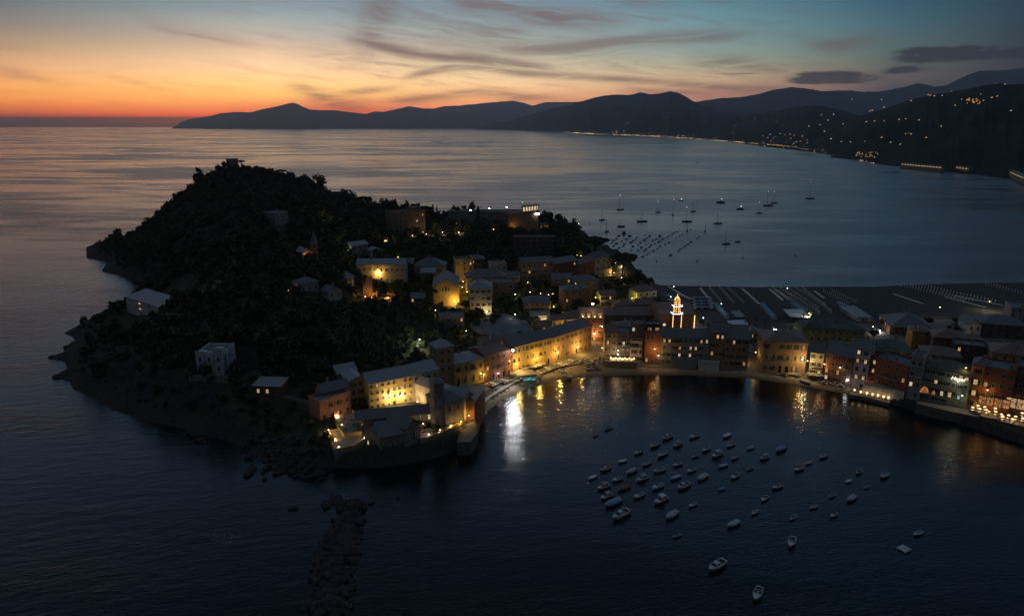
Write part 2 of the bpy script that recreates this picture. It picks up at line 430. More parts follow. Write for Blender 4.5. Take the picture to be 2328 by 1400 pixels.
DECKS = dict(up=([(758,945),(800,935),(812,944),(822,985),(782,990),(766,968)], 6.2), low=([(748,984),(782,975),(824,986),(832,1001),(806,1018),(760,1026),(753,1012),(760,1004)], 5.2),
 loung=([(955,1003),(957,985),(1012,976),(1050,961),(1056,962),(1020,980),(985,994)], 5.2))
for pts, zz in DECKS.values():             # the land is cut away under the terraces
    q_ = np.array([tuple(at(x, y, zz).xy) for x, y in pts]); c_0 = q_.mean(0); q_ = c_0+(q_-c_0)*1.12
    mk_ = inside(gx, gy, q_); H[mk_] = np.minimum(H[mk_], zz-1.2)
    q2_ = c_0+(q_-c_0)*1.45; mk_ = inside(gx, gy, q2_) & (gy < c_0[1]+1); H[mk_] = np.minimum(H[mk_], zz-.9)
def ground(x, y):
    i = (x-GX[0])/GS; j = (y-GY[0])/GS
    i = min(max(i, 0), len(GX)-1.001); j = min(max(j, 0), len(GY)-1.001)
    a, b = int(i), int(j); u, v = i-a, j-b
    return float(H[b, a]*(1-u)*(1-v)+H[b, a+1]*u*(1-v)+H[b+1, a]*(1-u)*v+H[b+1, a+1]*u*v)
def G(px, py):                              # the ground seen at a pixel of the photograph
    d = ray(px, py); t = 150/d.y; prev = None
    while t*d.y < 715:
        x, y, z = d.x*t, d.y*t, CAMH+d.z*t
        g = max(ground(x, y), 0)
        if z <= g:
            lo, hi = t-1/d.y, t
            for _ in range(12):
                m = (lo+hi)/2
                if CAMH+d.z*m <= max(ground(d.x*m, d.y*m), 0): hi = m
                else: lo = m
            return Vector((d.x*hi, d.y*hi, CAMH+d.z*hi))
        t += 1/d.y
    return at(px, py, 0)
def onground(x, y): return Vector((x, y, max(ground(x, y), 0)))

# ground materials
def m_land():
    m, nt, b = newmat('scrub_and_rock'); p = pos(nt)
    g = nt.nodes.new('ShaderNodeNewGeometry'); s = nt.nodes.new('ShaderNodeSeparateXYZ'); nt.links.new(g.outputs['Normal'], s.inputs[0])
    s2 = nt.nodes.new('ShaderNodeSeparateXYZ'); nt.links.new(p.s, s2.inputs[0])
    up = X(nt, s.outputs[2]); z = X(nt, s2.outputs[2])
    n = noi(nt, p, .25, 6, .65); n2 = noi(nt, p, 1.2, 5, .6)
    veg = mixc(nt, n.step(.35, .65), (.035, .042, .022), (.075, .070, .045))
    rock = mixc(nt, n2.step(.3, .7), (.034, .031, .029), (.085, .077, .07))
    f = (1-up.step(.62, .86)).f('MAXIMUM', 1-(z+n*3-1.5).step(2.0, 4.5))
    cc = mixc(nt, f, veg, rock); nt.links.new(cc.s, b.inputs['Base Color']); b.inputs['Roughness'].default_value = .95
    b.inputs['Specular IOR Level'].default_value = .1
    bump(nt, b, n2+n, .8, .8); return m
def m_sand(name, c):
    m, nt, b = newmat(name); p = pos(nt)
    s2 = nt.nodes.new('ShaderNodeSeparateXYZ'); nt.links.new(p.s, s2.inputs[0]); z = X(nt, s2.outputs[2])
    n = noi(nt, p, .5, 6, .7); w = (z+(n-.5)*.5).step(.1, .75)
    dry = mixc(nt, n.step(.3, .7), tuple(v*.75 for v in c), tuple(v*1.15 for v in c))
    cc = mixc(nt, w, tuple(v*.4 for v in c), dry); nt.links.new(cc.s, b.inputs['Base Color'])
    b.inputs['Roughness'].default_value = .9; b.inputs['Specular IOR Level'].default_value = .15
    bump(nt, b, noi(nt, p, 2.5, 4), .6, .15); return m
polyB = np.array([tuple(at(x, y, 2).xy) for x, y in [(1070,940),(1110,905),(1170,868),(1260,838),(1340,820),(1372,812),(1380,826),(1500,832),(1700,838),(1830,856),(1960,882),(1990,920),(1800,900),(1500,880),(1250,890),(1120,940)]])
polyN = np.array([tuple(at(x, y, 2).xy) for x, y in [(1485,640),(1495,665),(1560,735),(1800,742),(2000,730),(2400,720),(2700,700),(2700,600),(1500,600)]])
polyT = np.array([tuple(at(x, y, 3).xy) for x, y in [(1085,880),(1165,868),(1260,838),(1372,812),(1380,826),(1500,832),(1700,838),(1830,856),(1960,882),(2500,1000),(2900,900),(2700,700),(2000,730),(1800,742),(1560,735),(1500,690),(1400,705),(1340,720),(1300,775),(1160,830)]])
fcx = (gx[:-1, :-1]+GS/2); fcy = (gy[:-1, :-1]+GS/2)
reg = np.zeros(fcx.shape, int)
reg[inside(fcx, fcy, polyT)] = 3; reg[inside(fcx, fcy, polyN)] = 2; reg[inside(fcx, fcy, polyB)] = 1
nx, ny = len(GX), len(GY)
idx = np.arange(nx*ny).reshape(ny, nx)
quads = np.stack([idx[:-1, :-1], idx[:-1, 1:], idx[1:, 1:], idx[1:, :-1]], -1)
Vall = np.stack([gx, gy, H], -1).reshape(-1, 3)
hq = np.stack([H[:-1, :-1], H[:-1, 1:], H[1:, 1:], H[1:, :-1]], -1).max(-1)
def sheet(name, r, m):
    q = quads[(reg == r) & (hq > -2.5)]
    u, inv = np.unique(q, return_inverse=True)
    o = inst(name, npmesh(name, Vall[u], inv.reshape(q.shape), [m], smooth=True)); tag(o, kind='structure'); return o
sheet('terrain', 0, m_land())
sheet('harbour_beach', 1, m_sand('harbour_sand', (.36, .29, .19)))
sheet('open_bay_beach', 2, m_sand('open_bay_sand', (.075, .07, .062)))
sheet('pavement', 3, mat('paving', (.15, .135, .115), .85, .3, .8))

# ------------------------------------------------------------------ sea
def m_sea():
    m, nt, b = newmat('sea_water'); p = pos(nt)
    s = nt.nodes.new('ShaderNodeSeparateXYZ'); nt.links.new(p.s, s.inputs[0]); x, y = X(nt, s.outputs[0]), X(nt, s.outputs[1])
    big = noi(nt, comb(nt, x*.0011+y*.0004, y*.0035, 0), 1.0, 4, .6, .6)       # slicks and cat's paws
    big2 = noi(nt, comb(nt, x*.006+y*.002, y*.02, 0), 1.0, 4, .6, .4)
    calm = (big*.6+big2*.4).step(.42, .57)
    open_ = (x*-1).step(-40, 160)                                             # the sheltered bay is smoother
    w1 = noi(nt, comb(nt, x*.10+y*.10, y*.30-x*.10, 0), 1.0, 3, .55, .3)
    w2 = noi(nt, comb(nt, x*.45+y*.1, y*1.1-x*.2, 3), 1.0, 3, .6, .3)
    w3 = noi(nt, p, 2.4, 2, .5)
    amp = calm.lin(0, 1, 1.15, .5)
    hgt = (w1*open_.lin(0, 1, .14, .42) + w2*open_.lin(0, 1, .19, .14) + w3*open_.lin(0, 1, .085, .03))*amp
    bn = bump(nt, b, hgt, 1.0, .75)
    b.inputs['Base Color'].default_value = (.004, .008, .012, 1); b.inputs['IOR'].default_value = 1.333
    ro = open_.f('MAXIMUM', y.step(330, 460)*.85).lin(0, 1, .10, .25)*calm.lin(0, 1, 1.18, .62); nt.links.new(ro.s, b.inputs['Roughness'])
    return m
S = 36000
me = bpy.data.meshes.new('sea'); me.from_pydata([(-S,-3000,0),(S,-3000,0),(S,30500,0),(-S,30500,0)], [], [(0,1,2,3)]); me.materials.append(m_sea())
tag(inst('sea', me), kind='structure')

# ------------------------------------------------------------------ far ridges
def m_far(name, c):
    m, nt, b = newmat(name); n = noi(nt, pos(nt), .004, 6, .65)
    cc = mixc(nt, n.step(.3, .7), tuple(v*.6 for v in c), tuple(v*1.4 for v in c))
    nt.links.new(cc.s, b.inputs['Base Color']); b.inputs['Roughness'].default_value = .95; b.inputs['Specular IOR Level'].default_value = .05
    return m
M_FAR = m_far('distant_woods', (.030, .034, .022))
RIDGES = {}
def ridge(name, crest, base, D, seed=0, back=.35, rough=1.0):
    """a range of hills: crest = its skyline, base = its foot, both as rows of the photograph; D = distance(s) of the crest"""
    cx_, cyy = zip(*crest); bx, by = zip(*base)
    if not isinstance(D, (list, tuple)): D = [(cx_[0], D), (cx_[-1], D)]
    dxs, dds = zip(*D)
    n = int((cx_[-1]-cx_[0])/2.5)+1; rows = 15
    V = []
    for i in range(n):
        px = cx_[0]+(cx_[-1]-cx_[0])*i/(n-1)
        yc = np.interp(px, cx_, cyy); yb = np.interp(px, bx, by); Dc = np.interp(px, dxs, dds)
        jag = (noise.fractal(Vector((px*.035, seed, 0)), 1., 2., 5)*1.3+noise.noise(Vector((px*.35, seed, 2)))*.5)*rough
        c = atY(px, yc-jag, Dc); f = at(px, yb, 0); f = Vector((f.x, min(f.y, Dc*.92), 0))
        f = Vector(((px-CX)/FPX*(f.y*math.cos(PITCH)+CAMH*math.sin(PITCH)), f.y, 0))
        for j in range(rows):
            t = j/(rows-1)
            if t <= .8:
                u = t/.8; q = f.lerp(c, u); z = c.z*(u**1.15)
                nn = noise.fractal(Vector((q.x*6/Dc*4, q.y*6/Dc*4, seed+5)), 1., 2., 5)
                z += nn*c.z*.28*math.sin(math.pi*u)*rough
                z = min(z, (CAMH+(c.z-CAMH)*q.y/c.y)-abs(c.z)*.01*(1-u)) if u < 1 else c.z
                q = Vector((q.x, q.y, max(z, -1 if j == 0 else .5)))
            else:
                u = (t-.8)/.2; q = Vector((c.x*(1+back*u), c.y*(1+back*u), max(c.z*(1-u)**1.2, -3)))
            if j == 0: q.z = -3
            V.append(q)
    F = [(i*rows+j, (i+1)*rows+j, (i+1)*rows+j+1, i*rows+j+1) for i in range(n-1) for j in range(rows-1)]
    o = inst(name, npmesh(name, [tuple(v) for v in V], F, [M_FAR], smooth=True)); tag(o, kind='structure')
    from mathutils.bvhtree import BVHTree
    RIDGES[o.name] = BVHTree.FromPolygons(V, F)
    return o
ridge('distant_hills', [(392,291),(404,283),(416,276),(430,271),(470,265),(505,257),(530,254),(570,255),(620,258),(700,262)], [(392,293),(700,293)], 24000, 2)
ridge('headland_hills', [(466,294),(478,288),(495,280),(520,274),(545,264),(575,254),(605,246),(640,239),(655,234),(666,232),(678,236),(690,243),(706,249),(730,250),(760,250),(790,254),(830,259),(870,256),(905,251),(930,249),(965,250),(1010,252),(1080,255),(1180,258)],
      [(466,294),(700,293),(1180,292)], 21500, 3, .2)
ridge('distant_hills', [(820,262),(850,253),(870,254),(900,248),(930,241),(965,246),(985,246),(1010,241),(1040,239),(1080,236),(1130,231),(1165,228),(1185,231),(1211,240),(1240,231),(1290,231),(1350,230)], [(820,292),(1350,292)], 24500, 4)
ridge('bay_hills', [(1080,288),(1150,276),(1200,262),(1240,250),(1300,236),(1340,224),(1370,217),(1400,214),(1428,215),(1455,209),(1475,213),(1500,212),(1524,206),(1545,211),(1570,226),(1590,236),(1640,250),(1720,262),(1800,280)],
      [(1080,291),(1170,292),(1240,297),(1320,304),(1500,311),(1640,321),(1800,331)], [(1080,17000),(1300,12500),(1800,9000)], 5)
ridge('inland_mountains', [(1540,238),(1580,231),(1640,222),(1690,219),(1720,213),(1760,203),(1800,196),(1830,199),(1870,206),(1920,204),(1960,208),(2000,206),(2050,198),(2090,187),(2125,196),(2150,192),(2190,173),(2230,159),(2290,157),(2330,152),(2450,150),(2700,160)],
      [(1540,290),(2700,290)], 14500, 6)
ridge('bay_hills', [(1560,296),(1650,268),(1720,258),(1770,250),(1830,241),(1870,241),(1920,252),(1970,268),(2080,290)], [(1560,317),(1640,322),(1770,338),(1890,352),(2080,370)], [(1560,8500),(1900,5200),(2080,4500)], 7)
ridge('coast_hill', [(1800,312),(1860,292),(1920,276),(1960,262),(2010,246),(2060,228),(2100,217),(2140,211),(2200,200),(2260,189),(2320,190),(2420,192),(2560,200),(2800,215)],
      [(1800,341),(1890,353),(1985,374),(2040,380),(2100,386),(2200,396),(2328,414),(2560,450),(2800,500)], [(1800,4600),(2000,3200),(2328,2500),(2800,2000)], 8)
# ------------------------------------------------------------------ buildings
W = dict(
 ochre=plaster('ochre_wall', (.52,.37,.15)), yellow=plaster('yellow_wall', (.58,.43,.16)), cream=plaster('cream_wall', (.58,.50,.36)),
 white=plaster('white_wall', (.66,.64,.60)), grey=plaster('grey_wall', (.36,.34,.31)), pink=plaster('pink_wall', (.56,.28,.19)),
 red=plaster('red_wall', (.29,.125,.085)), brown=plaster('brown_wall', (.32,.22,.15)), orange=plaster('orange_wall', (.55,.27,.10)),
 stone=plaster('stone_wall', (.36,.31,.25), .5), sage=plaster('sage_wall', (.33,.315,.245)), dark=plaster('dark_wall', (.14,.10,.09)), tawny=plaster('tawny_wall', (.42,.27,.17)))
RF = dict(slate=tiles('slate_roof', (.20,.195,.19)), tile=tiles('terracotta_roof', (.27,.17,.13)), lead=tiles('pale_slate_roof', (.40,.405,.41)),
 flat=mat('flat_roof', (.17,.17,.18), .8, .35, .4), green=mat('green_roof', (.10,.13,.11), .8, .35, .4))
STONE = mat('pale_stone', (.42,.39,.34), .8); WOOD = mat('dark_wood', (.07,.05,.035), .7); IRON = mat('iron', (.03,.03,.033), .5)
SHUT = dict(g=mat('green_shutter', (.025,.05,.035), .6), b=mat('brown_shutter', (.06,.035,.02), .6), n=mat('grey_shutter', (.07,.075,.08), .6))
GLASS = mat('dark_glass', (.012,.013,.016), .12, .1, spec=.6)
LIT = [emit('lit_window_amber', (1, .52, .17), .42, .7), emit('lit_window_warm', (1, .62, .27), .6, .65), emit('lit_window_pale', (1, .78, .5), .75, .6), emit('lit_window_cool', (.7, .9, .9), .6, .5)]
WINM = {}
def winmesh(w, h, lit=-1, sh=None, arch=False, door=False, shut=0):
    k = (round(w, 1), round(h, 1), lit, sh, arch, door, shut)
    if k in WINM: return WINM[k]
    b = MB(); t = .09; hw = w/2
    b.add([(-hw,-.03,0),(hw,-.03,0),(hw,-.03,h),(-hw,-.03,h)], [(0,1,2,3)], 1)
    for a in ((-hw-t,-hw,0,h), (hw,hw+t,0,h), (-hw-t,hw+t,h,h+t*1.3)): b.box(a[0],a[1],-.09,.02,a[2],a[3],0)
    if not door: b.box(-hw-t*1.6, hw+t*1.6, -.16, .02, -.1, 0, 0)
    else: b.box(-.02, .02, -.07, -.035, 0, h*.75, 2)
    if not door:
        b.box(-.03, .03, -.06, -.035, 0, h, 0); b.box(-hw, hw, -.06, -.035, h*.6, h*.6+.05, 0)
    if arch:
        n = 8; vs = [(hw*math.cos(math.pi*i/n), -.032, h+.12+hw*.9*math.sin(math.pi*i/n)) for i in range(n+1)]
        b.add(vs, [tuple(range(n+1))], 1)
        for i in range(n):
            a0, a1 = math.pi*i/n, math.pi*(i+1)/n
            q = [(r*math.cos(a), y, h+.12+r*.9*math.sin(a)) for y in (-.09, .0) for a in (a0, a1) for r in (hw, hw+t)]
            b.add(q, [(0,1,3,2),(4,6,7,5),(1,5,7,3),(0,2,6,4)], 0)
    if shut:                                # louvred shutters drawn to, wholly or on one side
        for s in ((-1, 1) if shut == 1 else (1,)):
            b.box(min(s*.02, s*hw), max(s*.02, s*hw), -.085, -.045, .02, h-.02, 2)
            for j in range(5): b.box(min(s*.08, s*(hw-.06)), max(s*.08, s*(hw-.06)), -.1, -.085, h*(.08+.18*j), h*(.08+.18*j)+.05, 2)
        if shut == 2 and sh: b.box(-(hw+t+.03+w*.48), -(hw+t+.03), -.10, -.02, -.03, h+.03, 2)
    elif sh:
        for s in (-1, 1):
            x0 = s*(hw+t+.03); x1 = s*(hw+t+.03+w*.48)
            b.box(min(x0,x1), max(x0,x1), -.10, -.02, -.03, h+.03, 2)
    me = b.mesh('window', [STONE, LIT[lit] if lit >= 0 else GLASS, SHUT[sh] if sh else WOOD]); WINM[k] = me; return me
def roofmesh(b, w, d, he, typ, rh, ov=.45, th=.22, wallb=None):
    x0, x1, y0, y1 = -ov, w+ov, -ov, d+ov
    def slab(pts):
        n = len(pts); lo = [(x, y, z-th) for x, y, z in pts]
        b.add(list(pts)+lo, [tuple(range(n)), tuple(range(2*n-1, n-1, -1))]+[(i, n+i, n+(i+1) % n, (i+1) % n) for i in range(n)], 0)
    e = he+.02
    if typ == 'gable':
        m = d/2; slab([(x0,y0,e),(x1,y0,e),(x1,m,e+rh),(x0,m,e+rh)]); slab([(x1,y1,e),(x0,y1,e),(x0,m,e+rh),(x1,m,e+rh)])
        if wallb:
            for x in (0, w): wallb.add([(x,0,he),(x,d,he),(x,m,he+rh*.92)], [(0,1,2) if x else (0,2,1)])
    elif typ == 'gablef':
        m = w/2; slab([(x0,y1,e),(x0,y0,e),(m,y0,e+rh),(m,y1,e+rh)]); slab([(x1,y0,e),(x1,y1,e),(m,y1,e+rh),(m,y0,e+rh)])
        if wallb:
            for y in (0, d): wallb.add([(0,y,he),(w,y,he),(m,y,he+rh*.92)], [(0,1,2) if not y else (0,2,1)])
    elif typ == 'hip':
        if w >= d:
            i = min(d/2, w/2-.2); m = d/2; p, q = (i, m, e+rh), (w-i, m, e+rh)
            slab([(x0,y0,e),(x1,y0,e),q,p]); slab([(x1,y1,e),(x0,y1,e),p,q]); slab([(x1,y0,e),(x1,y1,e),q]); slab([(x0,y1,e),(x0,y0,e),p])
        else:
            i = min(w/2, d/2-.2); m = w/2; p, q = (m, i, e+rh), (m, d-i, e+rh)
            slab([(x0,y1,e),(x0,y0,e),p,q]); slab([(x1,y0,e),(x1,y1,e),q,p]); slab([(x0,y0,e),(x1,y0,e),p]); slab([(x1,y1,e),(x0,y1,e),q])
    elif typ == 'shed':
        slab([(x0,y0,e),(x1,y0,e),(x1,y1,e+rh),(x0,y1,e+rh)])
        if wallb:
            for x in (0, w): wallb.add([(x,0,he),(x,d,he),(x,d,he+rh*.95)], [(0,1,2) if x else (0,2,1)])
            wallb.add([(0,d,he),(w,d,he),(w,d,he+rh*.95),(0,d,he+rh*.95)], [(3,2,1,0)])
    elif typ == 'flat':
        b.box(0.02, w-.02, 0.02, d-.02, he-.3, he+.004, 0)
        p = .3
        for a in ((-.06,w+.06,-.06,p), (-.06,w+.06,d-p,d+.06), (-.06,p,p,d-p), (w-p,w+.06,p,d-p)): b.box(*a, he-.1, he+rh, 1)
FRONT = {}
def house(key, label, a, b, eave, depth, wall, roof='gable', rh=2.2, rmat='slate', rows=3, cols=4, lit=(), sh=None, ww=.95, wh=1.5,
          side='', cat='house', name='house', doors=(), skip=(), chim=1, ground_row=True, group=None, pale=1, arch=False, top_off=0., z=None, balc=(), lits=()):
    """a, b = the foot of the front's left and right corners, eave = the height of the eave above a, all as they show in the photograph"""
    A = G(*a) if z is None else at(a[0], a[1], z); B = G(*b) if z is None else at(b[0], b[1], z)
    base = min(A.z, B.z)
    if eave > 0: he = zat(A, eave)-base
    else: he = -eave
    he = max(he, 2.4)
    w = math.hypot(B.x-A.x, B.y-A.y); rz = math.atan2(B.y-A.y, B.x-A.x)
    t = empty(name, (A.x, A.y, base), rz, label, cat, group)
    wb = MB(); wb.box(0, w, 0, depth, -3.5, he)
    rb = MB(); roofmesh(rb, w, depth, he, roof, rh, wallb=wb)
    wb.box(-.05, w+.05, -.05, 0, -.5, .55)                       # plinth
    if rows > 2 and roof != 'flat': wb.box(-.1, w+.1, -.12, 0, he-.5, he-.25)   # cornice
    wb.build('wall', W[wall], t)
    ro = rb.build('roof', [RF[rmat], W[wall]], t)
    rr = random.Random(hash(key) % 9999 if isinstance(key, int) else sum(map(ord, key)))
    if chim:
        for i in range(chim):
            c = MB(); x = rr.uniform(.15, .85)*w; y = rr.uniform(.25, .75)*depth
            c.box(x-.35, x+.35, y-.3, y+.3, he-.2, he+rh+rr.uniform(.5, 1.1)); c.box(x-.45, x+.45, y-.4, y+.4, he+rh+1.1, he+rh+1.25)
            c.build('chimney', W['tawny' if rr.random() < .5 else 'grey'], ro)
    fh = he/max(rows, 1)
    if rows and cols:
        h_ = min(wh, fh*.62)
        for r in range(rows):
            for c in range(cols):
                if (r, c) in skip: continue
                x = (c+.5)/cols*w+rr.uniform(-.12, .12); zz = r*fh+(fh-h_)*.5+rr.uniform(-.08, .08)
                d = r == 0 and c in doors
                L = -1
                if (r, c) in lit: L = rr.choice((0, 1, 1, 2)) if not isinstance(lit, dict) else lit[(r, c)]
                if L < 0 and not d and rows > 2 and rr.random() < .06: continue
                me = winmesh(ww*(1.25 if d else 1), (fh*.72 if d else h_), L, None if d else sh, arch and r == 0, d, 0 if d or L >= 0 or not sh else rr.choice((0, 0, 1, 1, 2)))
                o = inst('door' if d else 'window', me, t, (x, 0, .05 if d else zz))
                if L >= 0: o['label'] = 'lit window glowing warm'
    for ch in side:                                              # windows on the flanks
        n = max(1, int(depth/3.5))
        for r in range(rows):
            for c in range(n):
                if rr.random() < .25: continue
                L = 1 if (ch, r, c) in lits else -1
                o = inst('window', winmesh(ww, min(wh, fh*.62), L, sh), t)
                y = (c+.5)/n*depth; zz = r*fh+(fh-min(wh, fh*.62))*.5
                o.location = (0 if ch == 'L' else w, y, zz); o.rotation_euler = (0, 0, -math.pi/2 if ch == 'L' else math.pi/2)
    for (r, c0, c1) in balc:                                     # balconies
        x0, x1 = (c0+.1)/cols*w, (c1+.9)/cols*w; zz = r*fh+(fh-min(wh, fh*.62))*.5-.15
        q = MB(); q.box(x0, x1, -1.1, .0, zz-.15, zz, 0); q.box(x0, x1, -1.1, -1.05, zz+.95, zz+1.0, 1)
        k = int((x1-x0)/.4)
        for i in range(k+1): xx = x0+(x1-x0-.04)*i/k; q.box(xx, xx+.03, -1.09, -1.06, zz, zz+.95, 1)
        q.build('balcony', [STONE, IRON], t)
    FRONT[key] = (A, B, he, base, t, w, depth)
    return t
def local(key, u, v, zz):                                        # a point in a house's own axes
    A, B, he, base, t, w, d = FRONT[key]; r = t.rotation_euler[2]
    return Vector((A.x+u*math.cos(r)-v*math.sin(r), A.y+u*math.sin(r)+v*math.cos(r), base+zz))
def onfront(key, px, py, off=.35):                               # the point of a house's front (off metres before it) seen at a pixel
    A, B = FRONT[key][:2]; n = Vector((B.y-A.y, -(B.x-A.x), 0)).normalized(); d = ray(px, py); C = Vector((0, 0, CAMH))
    t = (n.dot(A)+off-n.dot(C))/n.dot(d); return C+d*t

# --- the convent and the church on the point
house('conv', 'long yellow convent range with rows of small windows behind the church', (841,929), (940,913), 872, 9, 'yellow', 'gable', 2.8, 'lead', 4, 8, lit={(3,1):1}, ww=.8, wh=1.1, chim=0, cat='convent', name='convent_building', doors=(4,), skip=((0,5),))
house('conv_end', 'yellow gable-ended block joining the pink house to the convent', (797,919), (830,914), 868, 10, 'yellow', 'gablef', 1.6, 'lead', 3, 2, sh='g', chim=0, cat='convent', name='convent_building')
house('conv_east', 'pale convent wing with a shallow slate roof behind the church nave', (940,913), (998,905), 852, 10, 'cream', 'gable', 2.6, 'lead', 3, 4, chim=0, cat='convent', name='convent_building')
house('blue', 'small house with a pale slate roof behind the convent end block', (768,862), (812,856), 850, 8, 'grey', 'gable', 2.4, 'lead', 2, 3, chim=0)
house('pink_low', 'pink two-storey house with a roof terrace above the lit dining terrace', (729,955), (800,938), 917, 7, 'pink', 'flat', .9, 'flat', 2, 4, sh='b', doors=(1,), skip=((1,0),), chim=0)
house('pink_up', 'pink upper storey under a dark roof set back above the terrace house', (735,937), (797,922), 893, 7, 'pink', 'gable', 2.2, 'slate', 2, 4, sh='b', chim=1, skip=((0,0),(0,1),(0,2),(0,3)))
house('nave', 'long grey church nave with a slate roof on the rocky point', (812,992), (990,965), 955, 7, 'stone', 'gable', 2.0, 'slate', 2, 7, lit={(1,6):2}, ww=1, wh=1.6, chim=0, cat='church', name='church_nave', skip=((0,0),(0,1),(0,2),(0,3),(0,4),(0,5)))
house('wing_l', 'gabled church wing nearest the dining terrace with one lit slit window', (830,1010), (863,1014), 980, 9, 'stone', 'gablef', 2.6, 'slate', 2, 2, lit={(0,0):2}, ww=.7, wh=2, chim=0, cat='church wing', name='church_wing', skip=((1,0),(1,1)))
house('wing_m', 'low church wing with tall dark windows between the two gables', (864,1024), (925,1016), 994, 7, 'stone', 'shed', 2.2, 'slate', 2, 3, ww=.8, wh=2.2, chim=0, cat='church wing', name='church_wing', skip=((1,0),(1,1),(1,2)))
house('wing_r', 'gabled church wing beside the terrace of sun loungers', (925,1015), (957,1004), 976, 10, 'stone', 'gablef', 3, 'slate', 1, 1, ww=.9, wh=2.6, chim=0, cat='church wing', name='church_wing')
house('apse', 'square stone church block with a hipped slate roof above the sea wall', (1013,974), (1053,963), 918, 11, 'stone', 'hip', 3, 'slate', 2, 2, ww=.8, wh=2, chim=0, cat='church', name='church_block', skip=((0,0),(0,1)))
house('wing_e', 'long convent wing with a pale slate roof running back from the lamp-lit corner', (1055,957), (1074,951), 906, 30, 'cream', 'gablef', 2.4, 'lead', 2, 1, side='R', chim=0, cat='convent', name='convent_building')
house('boathouse', 'small dark red house with a tiled roof at the end of the beach', (1079,967), (1103,946), 912, 9, 'red', 'hip', 2, 'tile', 2, 2, chim=0)
# bell tower of stone bands
def tower(name, label, cat, a, b, topy, wall, bands, rh, rmat, extra=None, z=None):
    A = G(*a); B = G(*b); w = math.hypot(B.x-A.x, B.y-A.y); rz = math.atan2(B.y-A.y, B.x-A.x); h = zat(A, topy)-A.z
    t = empty(name, A, rz, label, cat); b_ = MB()
    b_.box(0, w, 0, w, -3.5, h)
    for f in bands: b_.box(-.14, w+.14, -.14, w+.14, h*f-.15, h*f+.15)
    b_.build('shaft', W[wall], t)
    r = MB(); roofmesh(r, w, w, h, 'hip', rh, ov=.4); r.build('roof', [RF[rmat]], t)
    for s in range(4):
        for f in (.83,) if extra is None else extra:
            for u in (.3, .7):
                o = inst('belfry_opening', winmesh(w*.17, h*.08 if h > 12 else 1.2), t)
                c, sn = ((u*w, 0, 0), (w, u*w, math.pi/2), (u*w, w, math.pi), (0, u*w, -math.pi/2))[s], 0
                o.location = (c[0], c[1], h*f-h*.04); o.rotation_euler = (0, 0, c[2])
    FRONT[name] = (A, B, h, A.z, t, w, w); return t
tower('bell_tower', 'slender stone bell tower with a flat cap between nave and apse', 'bell tower', (989,976), (1012,972), 873, 'stone', (.45,.68,.9,.98), 1.3, 'slate', (.8,))
tower('villa_tower', 'square brick look-out tower with a pale pyramid roof behind the beach', 'tower', (996,882), (1033,877), 792, 'tawny', (.55,.76,.97), 2.6, 'lead', (.87,.66,.46))
# --- palazzi along the beach
house('pal_y', 'ochre palazzo with balconies and an arched door beside the look-out tower', (1035,881), (1101,868), 828, 11, 'ochre', 'hip', 1.8, 'lead', 2, 4, sh='b', doors=(0,), arch=True, wh=2.1, balc=((1,1,1),(1,2,2)))
house('pal_r', 'dark red palazzo with arched ground floor left of the tall flood lamp', (1103,868), (1163,853), 808, 12, 'red', 'gable', 2, 'tile', 3, 5, lit={(1,0):1}, doors=(1,2,3,4), arch=True, wh=1.7, balc=((1,2,3),))
house('pal_rb', 'tall brown house rising behind the dark red palazzo', (1100,845), (1166,838), 782, 9, 'brown', 'gable', 2, 'tile', 4, 4)
house('row_a', 'shuttered ochre row building behind the beach bar', (1165,853), (1252,826), 789, 11, 'ochre', 'gable', 2.6, 'slate', 3, 9, sh='b', wh=1.7, ww=.85, doors=(2,5,8), skip=((0,0),(0,4),(0,7)), cat='row house', name='row_house')
house('row_b', 'long ochre row building running up to the alley', (1253,826), (1344,791), 768, 11, 'tawny', 'gable', 2.4, 'slate', 3, 9, sh='b', wh=1.4, ww=.8, doors=(1,5,7), skip=((0,0),(0,2),(0,4)), cat='row house', name='row_house')
house('alley', 'tall red house lit by an orange lamp at the end of the alley', (1316,773), (1371,776), 722, 10, 'red', 'shed', 2.6, 'tile', 4, 4, lit={(0,2):1}, sh='g', wh=1.3, chim=0)
house('cream_low', 'cream house with small windows behind the row building', (1254,760), (1316,757), 728, 8, 'cream', 'gable', 1.8, 'tile', 2, 5, sh='g', lit=())
house('cream_b', 'narrow pale house wedged between the cream house and the red alley house', (1290,748), (1317,746), 718, 7, 'grey', 'gable', 1.6, 'tile', 2, 2)
# --- the row right of the alley
house('r1', 'dark purple corner house right of the alley mouth', (1374,815), (1402,816), 756, 9, 'brown', 'gable', 2.8, 'tile', 4, 2, lit={(2,0):1}, sh='g')
house('r2', 'dark house under a white roof-top flat above the lit restaurant terrace', (1402,817), (1431,818), 757, 10, 'dark', 'flat', .5, 'flat', 4, 3, lit={(2,1):2}, chim=0, balc=((2,0,2),))
house('r2p', 'white roof-top flat with a lit glass door above the restaurants', (1402,800), (1431,801), 742, 5, 'cream', 'flat', .4, 'flat', 4, 3, lit={(3,2):3}, chim=0, ww=1.2, wh=1.3, skip=[(r, c) for r in range(3) for c in range(3)])
house('r3', 'dark stepped house with a roof terrace next to the white roof-top flat', (1432,819), (1463,821), 740, 10, 'dark', 'flat', .9, 'flat', 5, 3, lit={(4,0):3}, chim=0, balc=((3,0,2),))
house('r3f', 'cream three-window house front glowing yellow at its foot', (1432,822), (1459,823), 776, 3, 'cream', 'flat', .3, 'flat', 3, 3, sh='b', chim=0, balc=((2,0,2),))
house('r4', 'red-brown house with one orange wall lamp and two lit attic windows', (1464,826), (1500,828), 760, 9, 'red', 'flat', .6, 'flat', 4, 3, lit={(0,0):0}, chim=1, skip=((1,0),(1,1),(2,0),(3,2)))
